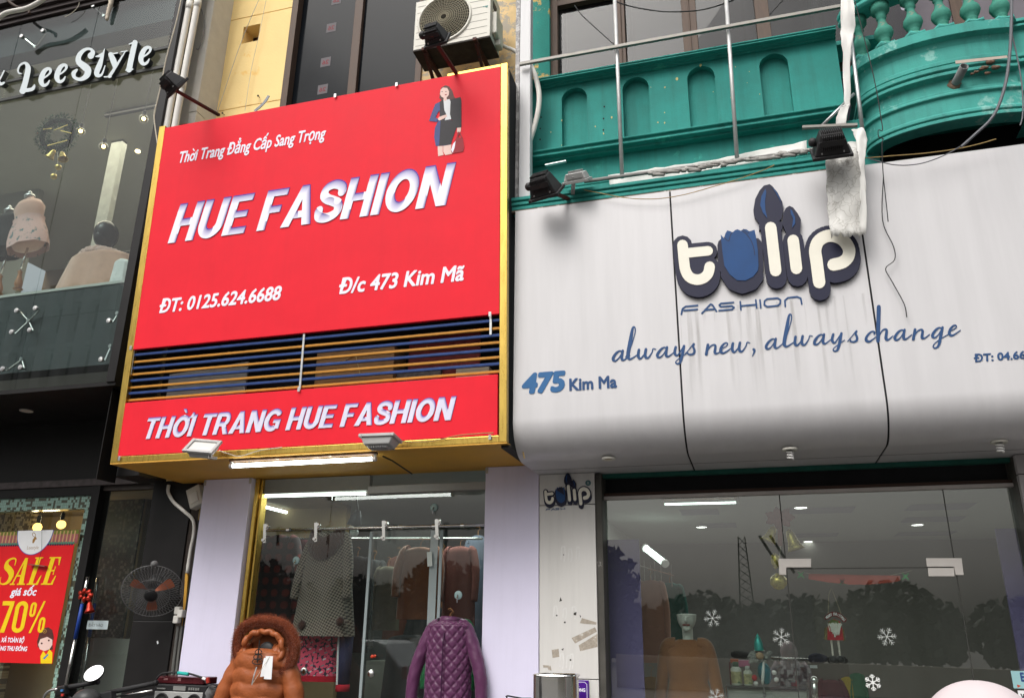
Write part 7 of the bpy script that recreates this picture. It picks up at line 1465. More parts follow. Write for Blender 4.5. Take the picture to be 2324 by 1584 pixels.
for p_ in ([(632, 1168), (640, 1128), (665, 1110), (752, 1102)], [(652, 1140), (750, 1131)], [(785, 1160), (848, 1093), (862, 1098), (892, 1145)], [(812, 1136), (872, 1130)], [(1018, 1080), (925, 1088), (912, 1100), (925, 1112), (1006, 1106), (1022, 1118), (1008, 1132), (912, 1140)], [(1068, 1075), (1073, 1135)], [(1070, 1106), (1186, 1096)], [(1183, 1062), (1190, 1120)]):
    fsh += stroke(k5([(630+(x-630)*1.0+30, y+20+(x-630)*.08) for x, y in p_]), 3.4)
MB().flat(qf(fsh, PI, q15), PI.pos, .0005, .002).build('lettering', M_ink, t_wp)
rd = PI.hit(*q15(460, 182)); MB().flat([disc(rd[0], rd[1], .024, 24)], PI.pos, .0005, .002).build('round_mark', mat('teal_mark', (.07, .16, .17), .5), t_wp)
pl = text_polys('R', .02); x0, x1, y0, y1 = bounds(pl); MB().flat(xf(pl, .016/(x1-x0), .022/(y1-y0), rd[0]-.008, rd[1]-.011), PI.pos, None, .0026).build('lettering', mat('pale_mark', (.4, .45, .45), .5), t_wp)
# scraped lettering and tape residue
M_res = mat('glue_residue', (.40, .35, .29), .7, var=.35, scale=30, c2=(.6, .58, .54), thr=.58, spot=30); M_ghost = mat('glue_ghost', (.70, .69, .67), .6, var=.1, scale=20)
def resid(polys, m, w): MB().flat(qf(polys, PI, q15), PI.pos, None, w).build('residue', m, t_wp)
resid([[(352, 1192), (505, 1122), (518, 1150), (375, 1228)], [(398, 1240), (520, 1165), (522, 1250), (408, 1278)], [(405, 1095), (420, 1062), (515, 1090), (512, 1105), (440, 1100)], [(222, 1270), (268, 1262), (272, 1315), (228, 1322)], [(165, 1368), (215, 1372), (222, 1405), (200, 1400), (195, 1385), (168, 1385)]], M_res, .0006)
gh = []
for x, y, sx, sy in ((300, 640, 34, 60), (345, 650, 30, 52), (395, 640, 26, 55), (250, 1020, 30, 48), (310, 1030, 28, 42), (370, 1025, 36, 50), (290, 1340, 30, 62), (335, 1350, 34, 58), (355, 1340, 24, 60)):
    gh += stroke([(x-sx*.5, y+sy*.6), (x-sx*.35, y-sy*.7), (x+sx*.2, y-sy*.75), (x+sx*.35, y+sy*.1), (x+sx*.1, y+sy*.8)], 9)
resid(gh, M_ghost, .0005)
resid([disc(255, 1045, 6, 6), [(280, 925), (290, 950), (272, 955)], [(366, 1028), (385, 1022), (382, 1045), (365, 1042)], disc(345, 1335, 7, 6), [(285, 1265), (302, 1258), (296, 1275)], disc(300, 650, 4), disc(308, 1090, 7, 6), [(405, 1040), (414, 1050), (408, 1062)]], mat('dark_fleck', (.06, .055, .05), .7), .0008)
# frame, recess above, glass
gx0, gx1 = at(1374, 1350, YG).x, at(2308, 1130, YG).x
gz1 = av(at(1375, 1132, YG).z, at(2290, 1109, YG).z)
t_ts = empty('tulip_shop', ((gx0+gx1)/2, YG, 0), 'clothes shop with a wide glass front and purple lined interior under the white fascia', 'shop')
m_ = MB().box(gx0-.022, YG-.03, 0, gx0, YG+.05, fzb-.03).box(gx0, YG-.03, gz1, gx1, YG+.05, gz1+.028).box(gx1, YG-.03, 0, gx1+.03, YG+.05, fzb-.03); m_.build('glass_frame', mat('pink_white_frame', (.46, .42, .40), .45, var=.12, scale=10, stretch=(1, 1, 1)), t_ts, bev=.003)
MB().box(gx0, YG-.015, gz1+.029, gx1, YG+.05, gz1+.055).build('brown_trim', mat('brown_trim', (.055, .03, .022), .6), t_ts)
MB().box(gx0, YG+.08, gz1+.05, gx1, YG+.1, fzb+.1).build('recess_back', M_dark, t_ts)
MB().box(gx0-.05, YP+.09, fzb-.035, gx1+.05, YP+.16, fzb-.002).build('green_lintel', mat('dim_green', (.02, .11, .085), .7, var=.3), t_ts)
MB().box(gx0-.05, YP+.16, fzb-.022, gx1+.05, YP+.19, fzb-.0).build('rotten_batten', mat('rotten_batten', (.14, .10, .06), .9, var=.6, scale=30), t_ts)
s1x = av(at(1769, 1124, YG).x, at(1804, 1492, YG).x); s2x = av(at(2140, 1116, YG).x, at(2210, 1540, YG).x); dz_ = av(at(1790, 1289, YG).z, at(2160, 1288, YG).z)
for a, b, c, d in ((gx0, s1x-.004, .16, gz1), (s1x+.004, s2x-.004, dz_+.004, gz1), (s1x+.004, s2x-.004, .18, dz_-.004), (s2x+.004, gx1, .16, gz1)): MB().box(a, YG, c, b, YG+.012, d).build('glass_pane', G_tulip, t_ts)
m_ = MB().box(s1x-.0035, YG+.001, .16, s1x+.0035, YG+.011, gz1).box(s2x-.0035, YG+.001, .16, s2x+.0035, YG+.011, gz1).box(s1x+.004, YG+.001, dz_-.0035, s2x-.004, YG+.011, dz_+.0035); m_.build('pane_joint', mat('dark_joint', (.05, .05, .045), .6), t_ts)
M_fit = mat('patch_fitting', (.66, .62, .58), .32, metal=.35, var=.06, scale=8)
PF = Plane(YG-.012); f4 = lambda x, y: ((2400+x/2.046)/1.4045, (1450+y/2.046)/1.4045)
for pts in ([(166, 675), (380, 675), (380, 732), (218, 732), (218, 780), (172, 780)], [(1128, 672), (1360, 672), (1374, 782), (1322, 782), (1310, 728), (1134, 728)], [(1140, 735), (1310, 735), (1316, 790), (1146, 790)]):
    v2, tr = union2d([[tuple(PF.hit(*f4(x, y))) for x, y in pts]]); MB().plate(v2, tr, PF.pos, -.01, .008).build('patch_fitting', M_fit, t_ts, bev=.003)
# interior
TB = 6.2; cz2 = gz1+.16
M_tc = mat('shop_light_ceiling', (.44, .45, .42), .8, var=.05)
MB().box(gx0-.4, YG+.1, cz2, gx1+1.2, TB, cz2+.05).build('ceiling', M_tc, t_ts)
m_ = MB()
for (x0, x1, y) in ((1545, 1632, 1163), (1590, 1672, 1193), (1790, 1935, 1160), (2060, 2200, 1152), (2050, 2180, 1180), (2035, 2160, 1212), (1800, 1900, 1215)):
    a, b = atZ(x0, y, cz2-.002), atZ(x1, y, cz2-.002); m_.box(a.x, a.y-.22, cz2-.003, b.x, a.y+.22, cz2-.001)
m_.build('ceiling_panel', mat('mauve_panel', (.24, .225, .28), .7), t_ts)
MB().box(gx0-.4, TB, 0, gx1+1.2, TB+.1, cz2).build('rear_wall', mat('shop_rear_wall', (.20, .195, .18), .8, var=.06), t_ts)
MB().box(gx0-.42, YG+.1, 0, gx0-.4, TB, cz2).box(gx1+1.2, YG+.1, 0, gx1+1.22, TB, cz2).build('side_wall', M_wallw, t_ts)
MB().box(gx0-.4, YG-.02, 0, gx1+1.2, TB, .16).build('floor', M_floor, t_ts)
M_pur = mat('purple_board', (.13, .10, .23), .6, var=.06)
pz = at(1400, 1224, YG+.14).z; pz2 = at(2260, 1199, YG+.14).z; pxl = av(at(1442, 1224, YG+.14).x, at(1472, 1583, YG+.14).x); pxr = av(at(2253, 1199, YG+.14).x, at(2321, 1516, YG+.14).x)
MB().box(gx0-.1, YG+.14, .16, pxl, YG+.16, pz).box(pxr, YG+.14, .16, gx1+.3, YG+.16, pz2).build('purple_board', M_pur, t_ts)
MB().box(pxl-.5, TB-.02, 1.2, pxl+1.6, TB-.0, 2.3).build('wall_mirror', mat('grey_poster', (.19, .185, .18), .5, var=.1), t_ts)
for x, y, lab in ((1817, 1151, 'nearest downlight above the glass door of the tulip shop'), (2082, 1190, 'downlight above the right end of the MERRY CHRISTMAS garland'), (1834, 1228, 'downlight just above the left door fitting'), (1592, 1195, 'downlight between the two lit tubes of the tulip shop')):
    p_ = atZ(x, y, cz2); t = empty('downlight', p_, lab, 'downlight', 'downlights of the tulip shop'); MB().lathe([(.001, -.004), (.062, -.004)], p_, (0, 0, 1), 24, False).build('lit_disc', bpy.data.materials.get('downlight_glow') or lampmat('downlight_glow', (1, .98, .92), 8), t); MB().lathe([(.062, -.002), (.064, -.008), (.078, -.006), (.08, 0)], p_, (0, 0, 1), 24, False).build('rim', M_white, t, sm=True)
tube_light('fluorescent_tube', 'lit tube inside the top of the tulip shop glass', at(1509, 1144, YG+.35), at(1670, 1140, YG+.35), .009, M_tubein, 'fluorescent tubes')
tube_light('fluorescent_tube', 'short slanting lit tube above the pink and teal clothes', at(1466, 1244, 3.6), at(1508, 1277, 3.3), .035, M_tubein, 'fluorescent tubes', up=(0, 1, 0))
lw_ = bpy.data.lights.new('shop_fill', 'AREA'); lw_.shape = 'RECTANGLE'; lw_.size = 3.2; lw_.size_y = 2; lw_.energy = 34; lw_.color = (1, .99, .94); lo = bpy.data.objects.new('shop_fill', lw_); col.objects.link(lo); lo.location = ((gx0+gx1)/2+.2, 3.6, cz2-.06)  # added wide ceiling fill for the tulip shop, not one of its downlights
# mannequin in a brown dress
nx_ = at(1558, 1456, 1.55); hd = at(1558, 1398, 1.55); s_ = px(1558, 1420, 1.55)
t = empty('mannequin', (nx_.x, 1.55, .16), 'white half faced mannequin with red lips in a brown knit dress behind the glass', 'mannequin')
M_knit = mat('brown_knit', (.27, .11, .045), .9, var=.12, scale=5, bump=.3, bscale=70, sheen=.3)
hr = 28*s_
mb = MB().ball(hd+Vector((0, 0, .01)), hr*.80, hr*.95, hr*1.22, 26, 20); mb.lathe([(hr*.45, 0), (hr*.42, -hr*.9), (hr*.5, -hr*1.5), (hr*.7, -hr*1.75)], hd+Vector((0, .02, -hr*.75)), (0, 0, 1), 20, False)
mb.ball(hd+Vector((0, -hr*.90, -hr*.28)), hr*.14, hr*.22, hr*.26, 10, 8); mb.ball(hd+Vector((0, -hr*.55, -hr*.95)), hr*.36, hr*.35, hr*.28, 12, 8)
zc_ = hd.z+hr*.14
for i_ in range(len(mb.v)):
    if mb.v[i_].z > zc_: mb.v[i_].z = zc_+.06*(mb.v[i_].z-zc_)
mb.build('head', M_skin, t, sm=True)
MB().ball(hd+Vector((-hr*.14, -hr*.86, -hr*.68)), hr*.19, hr*.1, hr*.075, 12, 8).ball(hd+Vector((hr*.14, -hr*.86, -hr*.68)), hr*.19, hr*.1, hr*.075, 12, 8).build('lips', mat('lip_red', (.22, .03, .025), .35), t, sm=True)
top = nx_+Vector((0, 0, .02)); h = top.z-.7; w = 58*s_
def body(u, v):
    a_ = 2*pi*u; sh = [(.0, .34, .5), (.04, .75, .62), (.10, .93, .8), (.2, .92, .95), (.38, .74, .8), (.55, .92, .95), (.75, 1.0, 1.0), (1, 1.0, .95)]
    for (v0, k0, d0), (v1, k1, d1) in zip(sh, sh[1:]):
        if v <= v1: f_ = (v-v0)/(v1-v0); k = k0+(k1-k0)*f_; d = d0+(d1-d0)*f_; break
    wv = 1+.012*sin(v*60+3*a_); return top+Vector((w*k*cos(a_)*wv, w*.48*d*sin(a_)*wv, -h*v))
MB().grid(body, 40, 50, True).build('dress', M_knit, t, sm=True)
for sx in (-1, 1):
    p0 = top+Vector((sx*w*.80, 0, -.075)); pts = smooth([tuple(p0+Vector((-sx*.08, 0, .03))), tuple(p0), tuple(p0+Vector((sx*.055, 0, -.3))), tuple(p0+Vector((sx*.10, -.04, -.62)))], 8); MB().tube(pts, [.062-.018*i/len(pts) for i in range(len(pts))], 14).build('sleeve', M_knit, t, sm=True)
    MB().ball(Vector(pts[-1])+Vector((0, 0, -.06)), .032, .02, .075, 10, 8).build('hand', M_skin, t, sm=True)
# clothes at the left
garment('pink_cardigan', 'long salmon pink cardigan hanging left of the mannequin', 1476, 1316, 1503, 30, 2.1, mat('salmon_knit', (.50, .25, .18), .9, var=.12, sheen=.3), .9, flare=1.15, hang=True)
garment('teal_dress', 'dark teal dress hanging between the pink cardigan and the mannequin', 1520, 1322, 1520, 28, 2.7, mat('teal_cloth', (.03, .13, .11), .85, var=.2), .8, flare=1.2)
m_ = MB()
for (x, y) in ((1462, 1285), (1500, 1296)):
    p_ = at(x, y, 2.4); m_.tube([p_+Vector((-.1, 0, .03)), p_+Vector((.12, 0, -.04))], .006, 6)
    for k in range(3): m_.tube([p_+Vector((-.1+.1*k, 0, .06)), p_+Vector((-.1+.1*k, 0, -.14))], .0035, 5)
o = m_.build('wall_rack', M_stain); tag(o, 'small chrome clothes rack above the pink cardigan', 'rack')
garment('camel_top', 'camel and mustard top on the lower rail under the pink cardigan', 1478, 1535, 1640, 26, 2.0, mat('camel_knit', (.36, .2, .05), .9, var=.35, scale=12), .8)
# counter with bottles
sz = at(*q12(900, 1185), 1.75).z; xa, xb = at(*q12(470, 1200), 1.75).x, at(*q12(1560, 1200), 1.75).x
t = empty('display_counter', ((xa+xb)/2, 1.85, .16), 'glass display counter carrying bottles and a foil ornament in the tulip shop', 'counter')
MB().box(xa, 1.68, sz-.02, xb, 2.05, sz).build('counter_top', mat('counter_dark', (.05, .05, .05), .4), t, bev=.003)
MB().box(xa, 1.70, .16, xb, 2.03, sz-.02).build('body', mat('counter_body', (.30, .31, .28), .4, var=.25, scale=3), t)
m_ = MB()
for x_ in (xa+.01, (xa+xb)/2-.02, xb-.01): m_.tube([(x_, 1.69, .16), (x_, 1.69, sz+.0)], .012, 8)
m_.build('post', M_stain, t)
def bottle(x0, x1, yt, lab, c1, c2):
    a, b = at(*q12(x0, 1170), 1.72), at(*q12(x1, 1170), 1.72); r_ = (b.x-a.x)/2; hh = at(*q12(x0, yt), 1.72).z-sz; o_ = Vector(((a.x+b.x)/2, 1.76, sz)); t = empty('bottle', o_, lab, 'bottle', 'bottles on the tulip shop counter')
    MB().lathe([(r_*.9, 0), (r_, .008), (r_, hh*.72), (r_*.6, hh*.80), (r_*.5, hh*.82)], o_, (0, 0, 1), 20).build('flask', mat('bottle_'+lab[:5], c1, .35), t, sm=True); MB().lathe([(r_*.55, hh*.80), (r_*.55, hh), (r_*.4, hh*1.02)], o_, (0, 0, 1), 16).build('cap', mat('cap_'+lab[:5], c2, .4), t, sm=True); MB().lathe([(r_*1.01, hh*.1), (r_*1.01, hh*.6)], o_, (0, 0, 1), 20, False).build('wrapper', mat('wrap_'+lab[:5], (.45, .42, .22), .5, var=.7, scale=18, c2=(.05, .12, .05), thr=.55, spot=16), t)
bottle(545, 690, 870, 'white bottle with dark green cap and yellow label at the left end of the counter', (.52, .54, .48), (.03, .09, .05)); bottle(715, 832, 925, 'shorter white bottle with white cap beside the foil ornament', (.48, .5, .42), (.55, .56, .53))
for (x0, x1, y0, y1, cc, lab) in ((530, 640, 825, 880, (.40, .08, .03), 'orange red box behind the first bottle'), (640, 790, 845, 930, (.48, .14, .26), 'pink box behind the two bottles'), (510, 550, 860, 1170, (.12, .02, .03), 'narrow maroon box at the left end of the counter'), (1320, 1420, 1110, 1200, (.35, .03, .04), 'small red box at the right of the foil ornament')):
    a, b = at(*q12(x0, y0), 1.9), at(*q12(x1, y1), 1.9); o = MB().box(a.x, 1.88, max(sz, min(b.z, a.z)) if y1 < 1100 else sz, b.x, 1.98, a.z).build('carton', mat('carton_'+lab[:6], cc, .5), bev=.003); tag(o, lab, 'box', 'boxes on the tulip shop counter')
m_ = MB(); rng = random.Random(8)
for k in range(16): p_ = at(*q12(rng.uniform(1130, 1540), rng.uniform(900, 1180)), 1.85); m_.box(p_.x-.02, 1.84, p_.z-.03, p_.x+.015+.02*rng.random(), 1.88, p_.z+.03)
o = m_.build('accessories', mat('accessory_mix', (.28, .27, .27), .5, var=.9, scale=25, c2=(.7, .7, .68), thr=.6, spot=14)); tag(o, 'jumble of white and grey accessories on cards at the right half of the counter', 'accessories', None, 'stuff')
# foil ornament
oc = at(*q12(985, 1015), 1.66); k_ = px(1735, 1520, 1.66)/(4.15*1.4045)*1.0; sq = lambda d: d*px(1735, 1520, 1.66)/(4.15*1.4045)
t = empty('foil_ornament', oc-Vector((0, 0, sq(150))), 'teal foil figure with a pointed shiny hat and fluffy collar on the counter', 'ornament')
M_tf = mat('teal_foil', (.01, .22, .28), .22, metal=.6, var=.5, scale=10)
MB().ball(oc, sq(92), sq(80), sq(145), 20, 16, Matrix.Rotation(radians(-10), 3, 'Y')).build('foil_body', M_tf, t, sm=True)
MB().ball(oc+Vector((-sq(20), -.01, 0)), sq(30), sq(82), sq(152), 14, 12, Matrix.Rotation(radians(8), 3, 'Y')).build('white_band', M_white, t, sm=True)
MB().lathe([(sq(62), 0), (sq(60), sq(90)), (sq(38), sq(160)), (sq(3), sq(225))], at(*q12(912, 715), 1.66), (-.03, 0, 1), 16, False).build('pointed_hat', mat('mint_foil', (.06, .42, .38), .3, metal=.4, var=.3, scale=14), t, sm=True)
m_ = MB()
for k in range(26): p_ = at(*q12(910+rng.uniform(-120, 140), 800+rng.uniform(-60, 70)), 1.68); m_.ball(p_, sq(38), sq(30), sq(30), 7, 5, None, .7)
for k in range(8): m_.ball(at(*q12(850+18*k, 720), 1.65), sq(16), sq(16), sq(14), 7, 5)
m_.build('fluffy_collar', mat('grey_fluff', (.34, .34, .32), .95, var=.3, scale=30, bump=.8), t, sm=True)
MB().ball(at(*q12(920, 785), 1.64), sq(55), sq(40), sq(48), 14, 10).build('face_pad', mat('beige_felt', (.50, .34, .22), .8), t, sm=True)
MB().ball(at(*q12(850, 1075), 1.62), sq(36), sq(28), sq(40), 10, 8).build('red_mitten', mat('red_felt', (.42, .02, .03), .7), t, sm=True)
for x, y in ((870, 1150), (1140, 1100), (1110, 1005)): MB().ball(at(*q12(x, y), 1.64), sq(32), nu=10, nv=8).build('pompom', M_white, t, sm=True)
# rail, hats, board, hanging clothes
o = MB().tube([at(*q12(1070, 812), 2.2), at(*q12(1560, 835), 2.2)], .012, 8).build('clothes_rail', M_stain, sm=True); tag(o, 'chrome clothes rail between the foil ornament and the dark hats', 'rail')
m_ = MB()
for k in range(11):
    p_ = at(*q12(1090+45*k, 822), 2.2); m_.tube([p_+Vector((0, 0, .02)), p_, p_+Vector((0, 0, -.05))], .004, 5); m_.obox(p_+Vector((0, 0, -.12-.02*(k % 3))), (.03, 0, 0), (0, .004, 0), (0, 0, .05))
o = m_.build('hanger_row', mat('hanger_grey', (.17, .17, .18), .5, var=.5, scale=20)); tag(o, 'row of small hangers with trousers on the chrome rail', 'hangers', None, 'stuff')
bz = at(*q12(1700, 885), 2.1).z; xa, xb = at(*q12(1560, 900), 2.1).x, at(*q12(2095, 900), 2.1).x
o = MB().box(xa, 2.1, .16, xb, 2.4, bz).build('cupboard', mat('taupe_cupboard', (.14, .12, .11), .6, var=.1), bev=.005); tag(o, 'taupe cupboard with hats on top inside the glass door', 'cupboard')
for x, y, rx, rz, cc, lab in ((1690, 825, 125, 62, (.03, .03, .055), 'navy hat on the left of the taupe cupboard'), (1890, 845, 70, 55, (.02, .02, .02), 'black fuzzy hat on the right of the taupe cupboard'), (2010, 850, 70, 50, (.05, .045, .045), 'dark grey hat at the right edge of the taupe cupboard'), (680, 770, 150, 45, (.015, .015, .016), 'black fur hat lying behind the bottles')):
    p_ = at(*q12(x, y), 2.15); k_ = px(1735, 1500, 2.15)/(4.15*1.4045); o = MB().ball(p_, rx*k_, rx*k_*.7, rz*k_*1.15, 16, 10, None, .25).build('hat', mat('hat_'+lab[:7], cc, .95, var=.3, bump=.6), sm=True); tag(o, lab, 'hat', 'hats in the tulip shop')
o = MB().obox(at(*q12(1625, 928), 2.09), (.035, 0, 0), (0, .002, 0), (0, 0, .012)).build('shelf_label', M_paper); tag(o, 'small white label on the taupe cupboard', 'label')
for xn, yt, hw_, cc, lab in ((1860, 1100, 160, (.10, .015, .03), 'maroon jumper hanging below the taupe cupboard'), (2075, 1060, 80, (.40, .28, .03), 'mustard top beside the maroon jumper'), (2200, 1010, 90, (.02, .13, .07), 'dark green dress right of the mustard top')):
    x_, y_ = q12(xn, yt); garment('jumper', lab, x_, y_, 1650, hw_/5.83, 1.95, mat('knit_'+lab[:5], cc, .9, var=.2), .8, flare=1.25, group='tops on the low rail of the tulip shop', hang=False)
o = MB().tube([at(*q12(1640, 1110), 1.5), at(*q12(1650, 1345), 1.5)], .025, 12).ball(at(*q12(1642, 1110), 1.5), .032, nu=12, nv=8).build('door_pull', M_stain, sm=True); tag(o, 'upright steel pull handle on the glass door by the taupe cupboard', 'door handle')
# snowflakes
def flake(x, y, r, lab, m, solid=False, rot=0):
    c_ = Plane(YG-.004).hit(x, y); R_ = r*px(x, y, YG); pl = []
    for k in range(6):
        a_ = radians(rot+60*k); d = (cos(a_), sin(a_)); w = R_*(.13 if solid else .045); pl += stroke([c_, (c_[0]+d[0]*R_, c_[1]+d[1]*R_)], w)
        for f_, l_ in ((.45, .32), (.70, .30)) if not solid else ((.55, .38), (.80, .22)):
            b_ = (c_[0]+d[0]*R_*f_, c_[1]+d[1]*R_*f_)
            for s_ in (-1, 1): a2 = a_+s_*radians(50); pl += stroke([b_, (b_[0]+cos(a2)*R_*l_, b_[1]+sin(a2)*R_*l_)], w*.85)
    if solid: pl.append(disc(c_[0], c_[1], R_*.22, 12))
    o = MB().flat(pl, Plane(YG-.004).pos, -.001, .001).build('snowflake', m); tag(o, lab, 'sticker', 'snowflake stickers on the tulip shop glass')
M_sn = mat('snow_white', (.62, .66, .64), .6); M_sn2 = mat('snow_bright', (.75, .76, .74), .6)
flake(1617, 1402, 20, 'lacy snowflake right of the mannequin head', M_sn, rot=8); flake(1773, 1445, 21, 'lacy snowflake above the foil ornament by the door seam', M_sn, rot=20); flake(2013, 1444, 22, 'lacy snowflake in the dark reflection on the glass door', M_sn, rot=5); flake(1981, 1548, 18, 'solid white snowflake low on the glass door', M_sn2, True, rot=30); flake(1625, 1580, 18, 'half hidden snowflake at the bottom beside the mannequin sleeve', M_sn, rot=12)
# hanging gnome
gc = at(*q12(1915, 460), 1.25); k_ = px(1860, 1450, 1.25)/(4.15*1.4045); PG = Plane(1.25); t = empty('hanging_gnome', at(*q12(1915, 600), 1.25), 'red felt hanging figure with white beard and rope legs under a MERRY CHRISTMAS arch', 'decoration')
gp_ = lambda pts: [[tuple(PG.hit(*q12(x, y))) for x, y in pts]]
MB().flat(gp_([(1815, 440), (1830, 330), (1900, 300), (1980, 330), (2010, 430), (2030, 580), (1815, 575)]), PG.pos, -.012, .012).build('felt_body', mat('red_felt', (.42, .02, .03)), t)
MB().flat(gp_([(1770, 570), (1775, 420), (1820, 400), (1815, 570)])+gp_([(2025, 590), (1990, 470), (2030, 420), (2050, 580)]), PG.pos, -.008, .008).build('felt_arm', mat('olive_felt', (.15, .12, .05), .9), t)
MB().flat(gp_([(1820, 350), (1870, 305), (1950, 320), (1985, 370), (1975, 395), (1900, 370), (1850, 355)]), PG.pos, .013, .018).build('moss_brim', mat('moss_felt', (.10, .13, .03), .9), t)
bd = []
for k in range(34): x = 1825+5.2*k; bd += stroke([(x+rng.uniform(-6, 6), 355+.12*abs(x-1915)+rng.uniform(-10, 10)), (1915+(x-1915)*.75+rng.uniform(-8, 8), 470+rng.uniform(-20, 70)-.5*abs(x-1915))], 9)
MB().flat([[tuple(PG.hit(*q12(x, y))) for x, y in p] for p in bd], PG.pos, .018, .024).build('beard', mat('beard_white', (.60, .58, .52), .9), t)
arcp = [(1800, 285), (1850, 245), (1915, 232), (1985, 262), (2045, 320)]; MB().flat([[tuple(PG.hit(*q12(x, y))) for x, y in p] for p in stroke(smooth(arcp, 5), 62, 'butt')], PG.pos, .0, .01).build('arch_sign', mat('dark_red_felt', (.17, .02, .02), .8), t)
let = []; ap = smooth(arcp, 10); word = 'MERRY CHRISTMAS'
for i, ch in enumerate(word):
    if ch == ' ': continue
    f_ = (i+.6)/(len(word)+.2); j = f_*(len(ap)-1); j0 = int(j); p0, p1 = ap[j0], ap[min(j0+1, len(ap)-1)]; x, y = p0[0]+(p1[0]-p0[0])*(j-j0), p0[1]+(p1[1]-p0[1])*(j-j0); an = atan2(p1[1]-p0[1], p1[0]-p0[0])
    pl = text_polys(ch, .035); x0, x1, y0, y1 = bounds(pl)
    let += [[(x+((u-(x0+x1)/2)*30*cos(an)+(v-CAPH/2)*50*sin(an)), y+((u-(x0+x1)/2)*30*sin(an)-(v-CAPH/2)*50*cos(an))) for u, v in p] for p in pl]
MB().flat([[tuple(PG.hit(*q12(x, y))) for x, y in p] for p in let], PG.pos, None, .012).build('lettering', M_paper, t)
MB().tube([at(*q12(1825, 240), 1.25), at(*q12(1832, -20), 1.25), at(*q12(1865, -110), 1.25), at(*q12(1900, -30), 1.25), at(*q12(1995, 225), 1.25)], .003, 5).build('hanging_string', mat('jute', (.42, .36, .26), .9), t)
for a, b in (((1865, 570), (1892, 812)), ((1958, 575), (1985, 805))): MB().tube([at(*q12(*a), 1.25), at(*q12(*b), 1.25)], .008, 8).build('rope_leg', mat('rope_leg', (.50, .45, .40), .9), t)
for x in (1892, 1988): MB().ball(at(*q12(x, 835), 1.25), .03, .035, .03, 10, 8).build('boot', M_blackm, t, sm=True)
# garland and gold bells
t = empty('letter_garland', at(*q14(1500, 1350), YG+.06), 'red paper letter garland MERRY CHRISTMAS with green leaves across the glass door', 'garland'); PM = Plane(YG+.06)
let = []; n_ = 15; word = 'MERRY CHRISTMAS'
for i, ch in enumerate(word):
    x = 905+(2170-905)*i/14; y = 1232+.000115*(1550-x)*(x-900)*.9 if x < 1550 else 1232+75-(x-1550)*.11
    y = 1215+95*sin(pi*min(1, max(0, (x-820)/1500))*.95)
    if ch == ' ': lf = (x, y); continue
    pl = text_polys(ch, .018); x0, x1, y0, y1 = bounds(pl); let += [[(x+(u-(x0+x1)/2)*46/max(.55, x1-x0), y+40-v*105) for u, v in p] for p in pl]
MB().flat([[tuple(PM.hit(*q14(x, y))) for x, y in p] for p in let], PM.pos, -.001, .001).build('lettering', mat('garland_red', (.38, .07, .05), .6), t)
lv = []
for x, y, r_ in ((772, 1212, 62), (1362, 1312, 50), (2262, 1235, 62)):
    for a_ in (45, 135, 225, 315): lv += stroke([(x, y), (x+cos(radians(a_))*r_, y+sin(radians(a_))*r_)], [34, 10])
MB().flat([[tuple(PM.hit(*q14(x, y))) for x, y in p] for p in lv], PM.pos, -.001, .001).build('paper_leaf', mat('leaf_green', (.06, .36, .13), .6), t)
MB().tube([at(*q14(x, y), YG+.062) for x, y in smooth([(700, 1150), (900, 1195), (1300, 1265), (1700, 1275), (2100, 1210), (2350, 1150)], 4)], .0015, 5).build('garland_string', M_wirew, t)
M_gb = mat('gold_bell_foil', (.62, .50, .14), .28, metal=.65, var=.4, scale=22)
t = empty('bell_ornament', at(*q14(500, 700), 1.12), 'pair of big gold bells with a dull red bow hanging at the tulip door seam', 'ornament')
for (x, y, ax, h_, r_) in ((395, 520, (-.5, 0, -1), .135, .062), (590, 560, (.28, 0, -1), .17, .066)): bell(at(*q14(x, y), 1.14), h_, r_, ax).build('bell', M_gb, t, sm=True)
m_ = MB()
for k in range(7): a_ = k*.9; m_.ball(at(*q14(470+120*cos(a_), 400+70*sin(a_)), 1.12), .05, .015, .03, 10, 7, Matrix.Rotation(a_, 3, 'Y'), .4)
m_.tube([at(*q14(470, 430), 1.12), at(*q14(480, 800), 1.12)], .018, 8); m_.build('bow', mat('dull_red_ribbon', (.24, .08, .075), .6), t, sm=True)
MB().ball(at(*q14(455, 1310), 1.12), .065, .06, .062, 16, 12, None, .15).build('gold_ball', M_gb, t, sm=True); MB().ball(at(*q14(410, 1010), 1.12), .035, .03, .06, 12, 10, None, .2).build('gold_drop', M_gb, t, sm=True); MB().tube([at(*q14(480, 800), 1.12), at(*q14(455, 1310), 1.12)], .003, 5).build('string', M_wirew, t)
# right pillar, stickers
x_ = at(2304, 1050, YP).x
t = empty('white_pillar', (x_+.3, YP, 0), 'pale pillar at the far right edge beside the glass front', 'pillar'); MB().box(x_, YP-.02, 0, x_+.7, YP+.3, fzb-.15-.0).box(x_, YP-.02, fzb-.144, x_+.7, YP+.3, fzb-.004).build('cladding', mat('pale_pink_pillar', (.42, .40, .40), .6, var=.06), t, bev=.004); MB().box(gx1+.035, YP+.03, 0, x_-.005, YP+.25, fzb-.01).build('dark_edge', mat('worn_grey_edge', (.085, .08, .07)), t)
PSk = Plane(YG-.003); a = PSk.hit(*q13(2148, 975)); b = PSk.hit(*q13(2195, 1205)); ux = max(a[0], b[0])-.0
m_ = MB(); pbox(m_, PSk, a[0]-.0, a[0]+.30, b[1], a[1], 0, .001); t = m_.build('blue_sticker', mat('pale_blue_sticker', (.30, .52, .54), .5, var=.1)); tag(t, 'pale blue sticker with a dark letter and red arrow at the lower right', 'sticker')
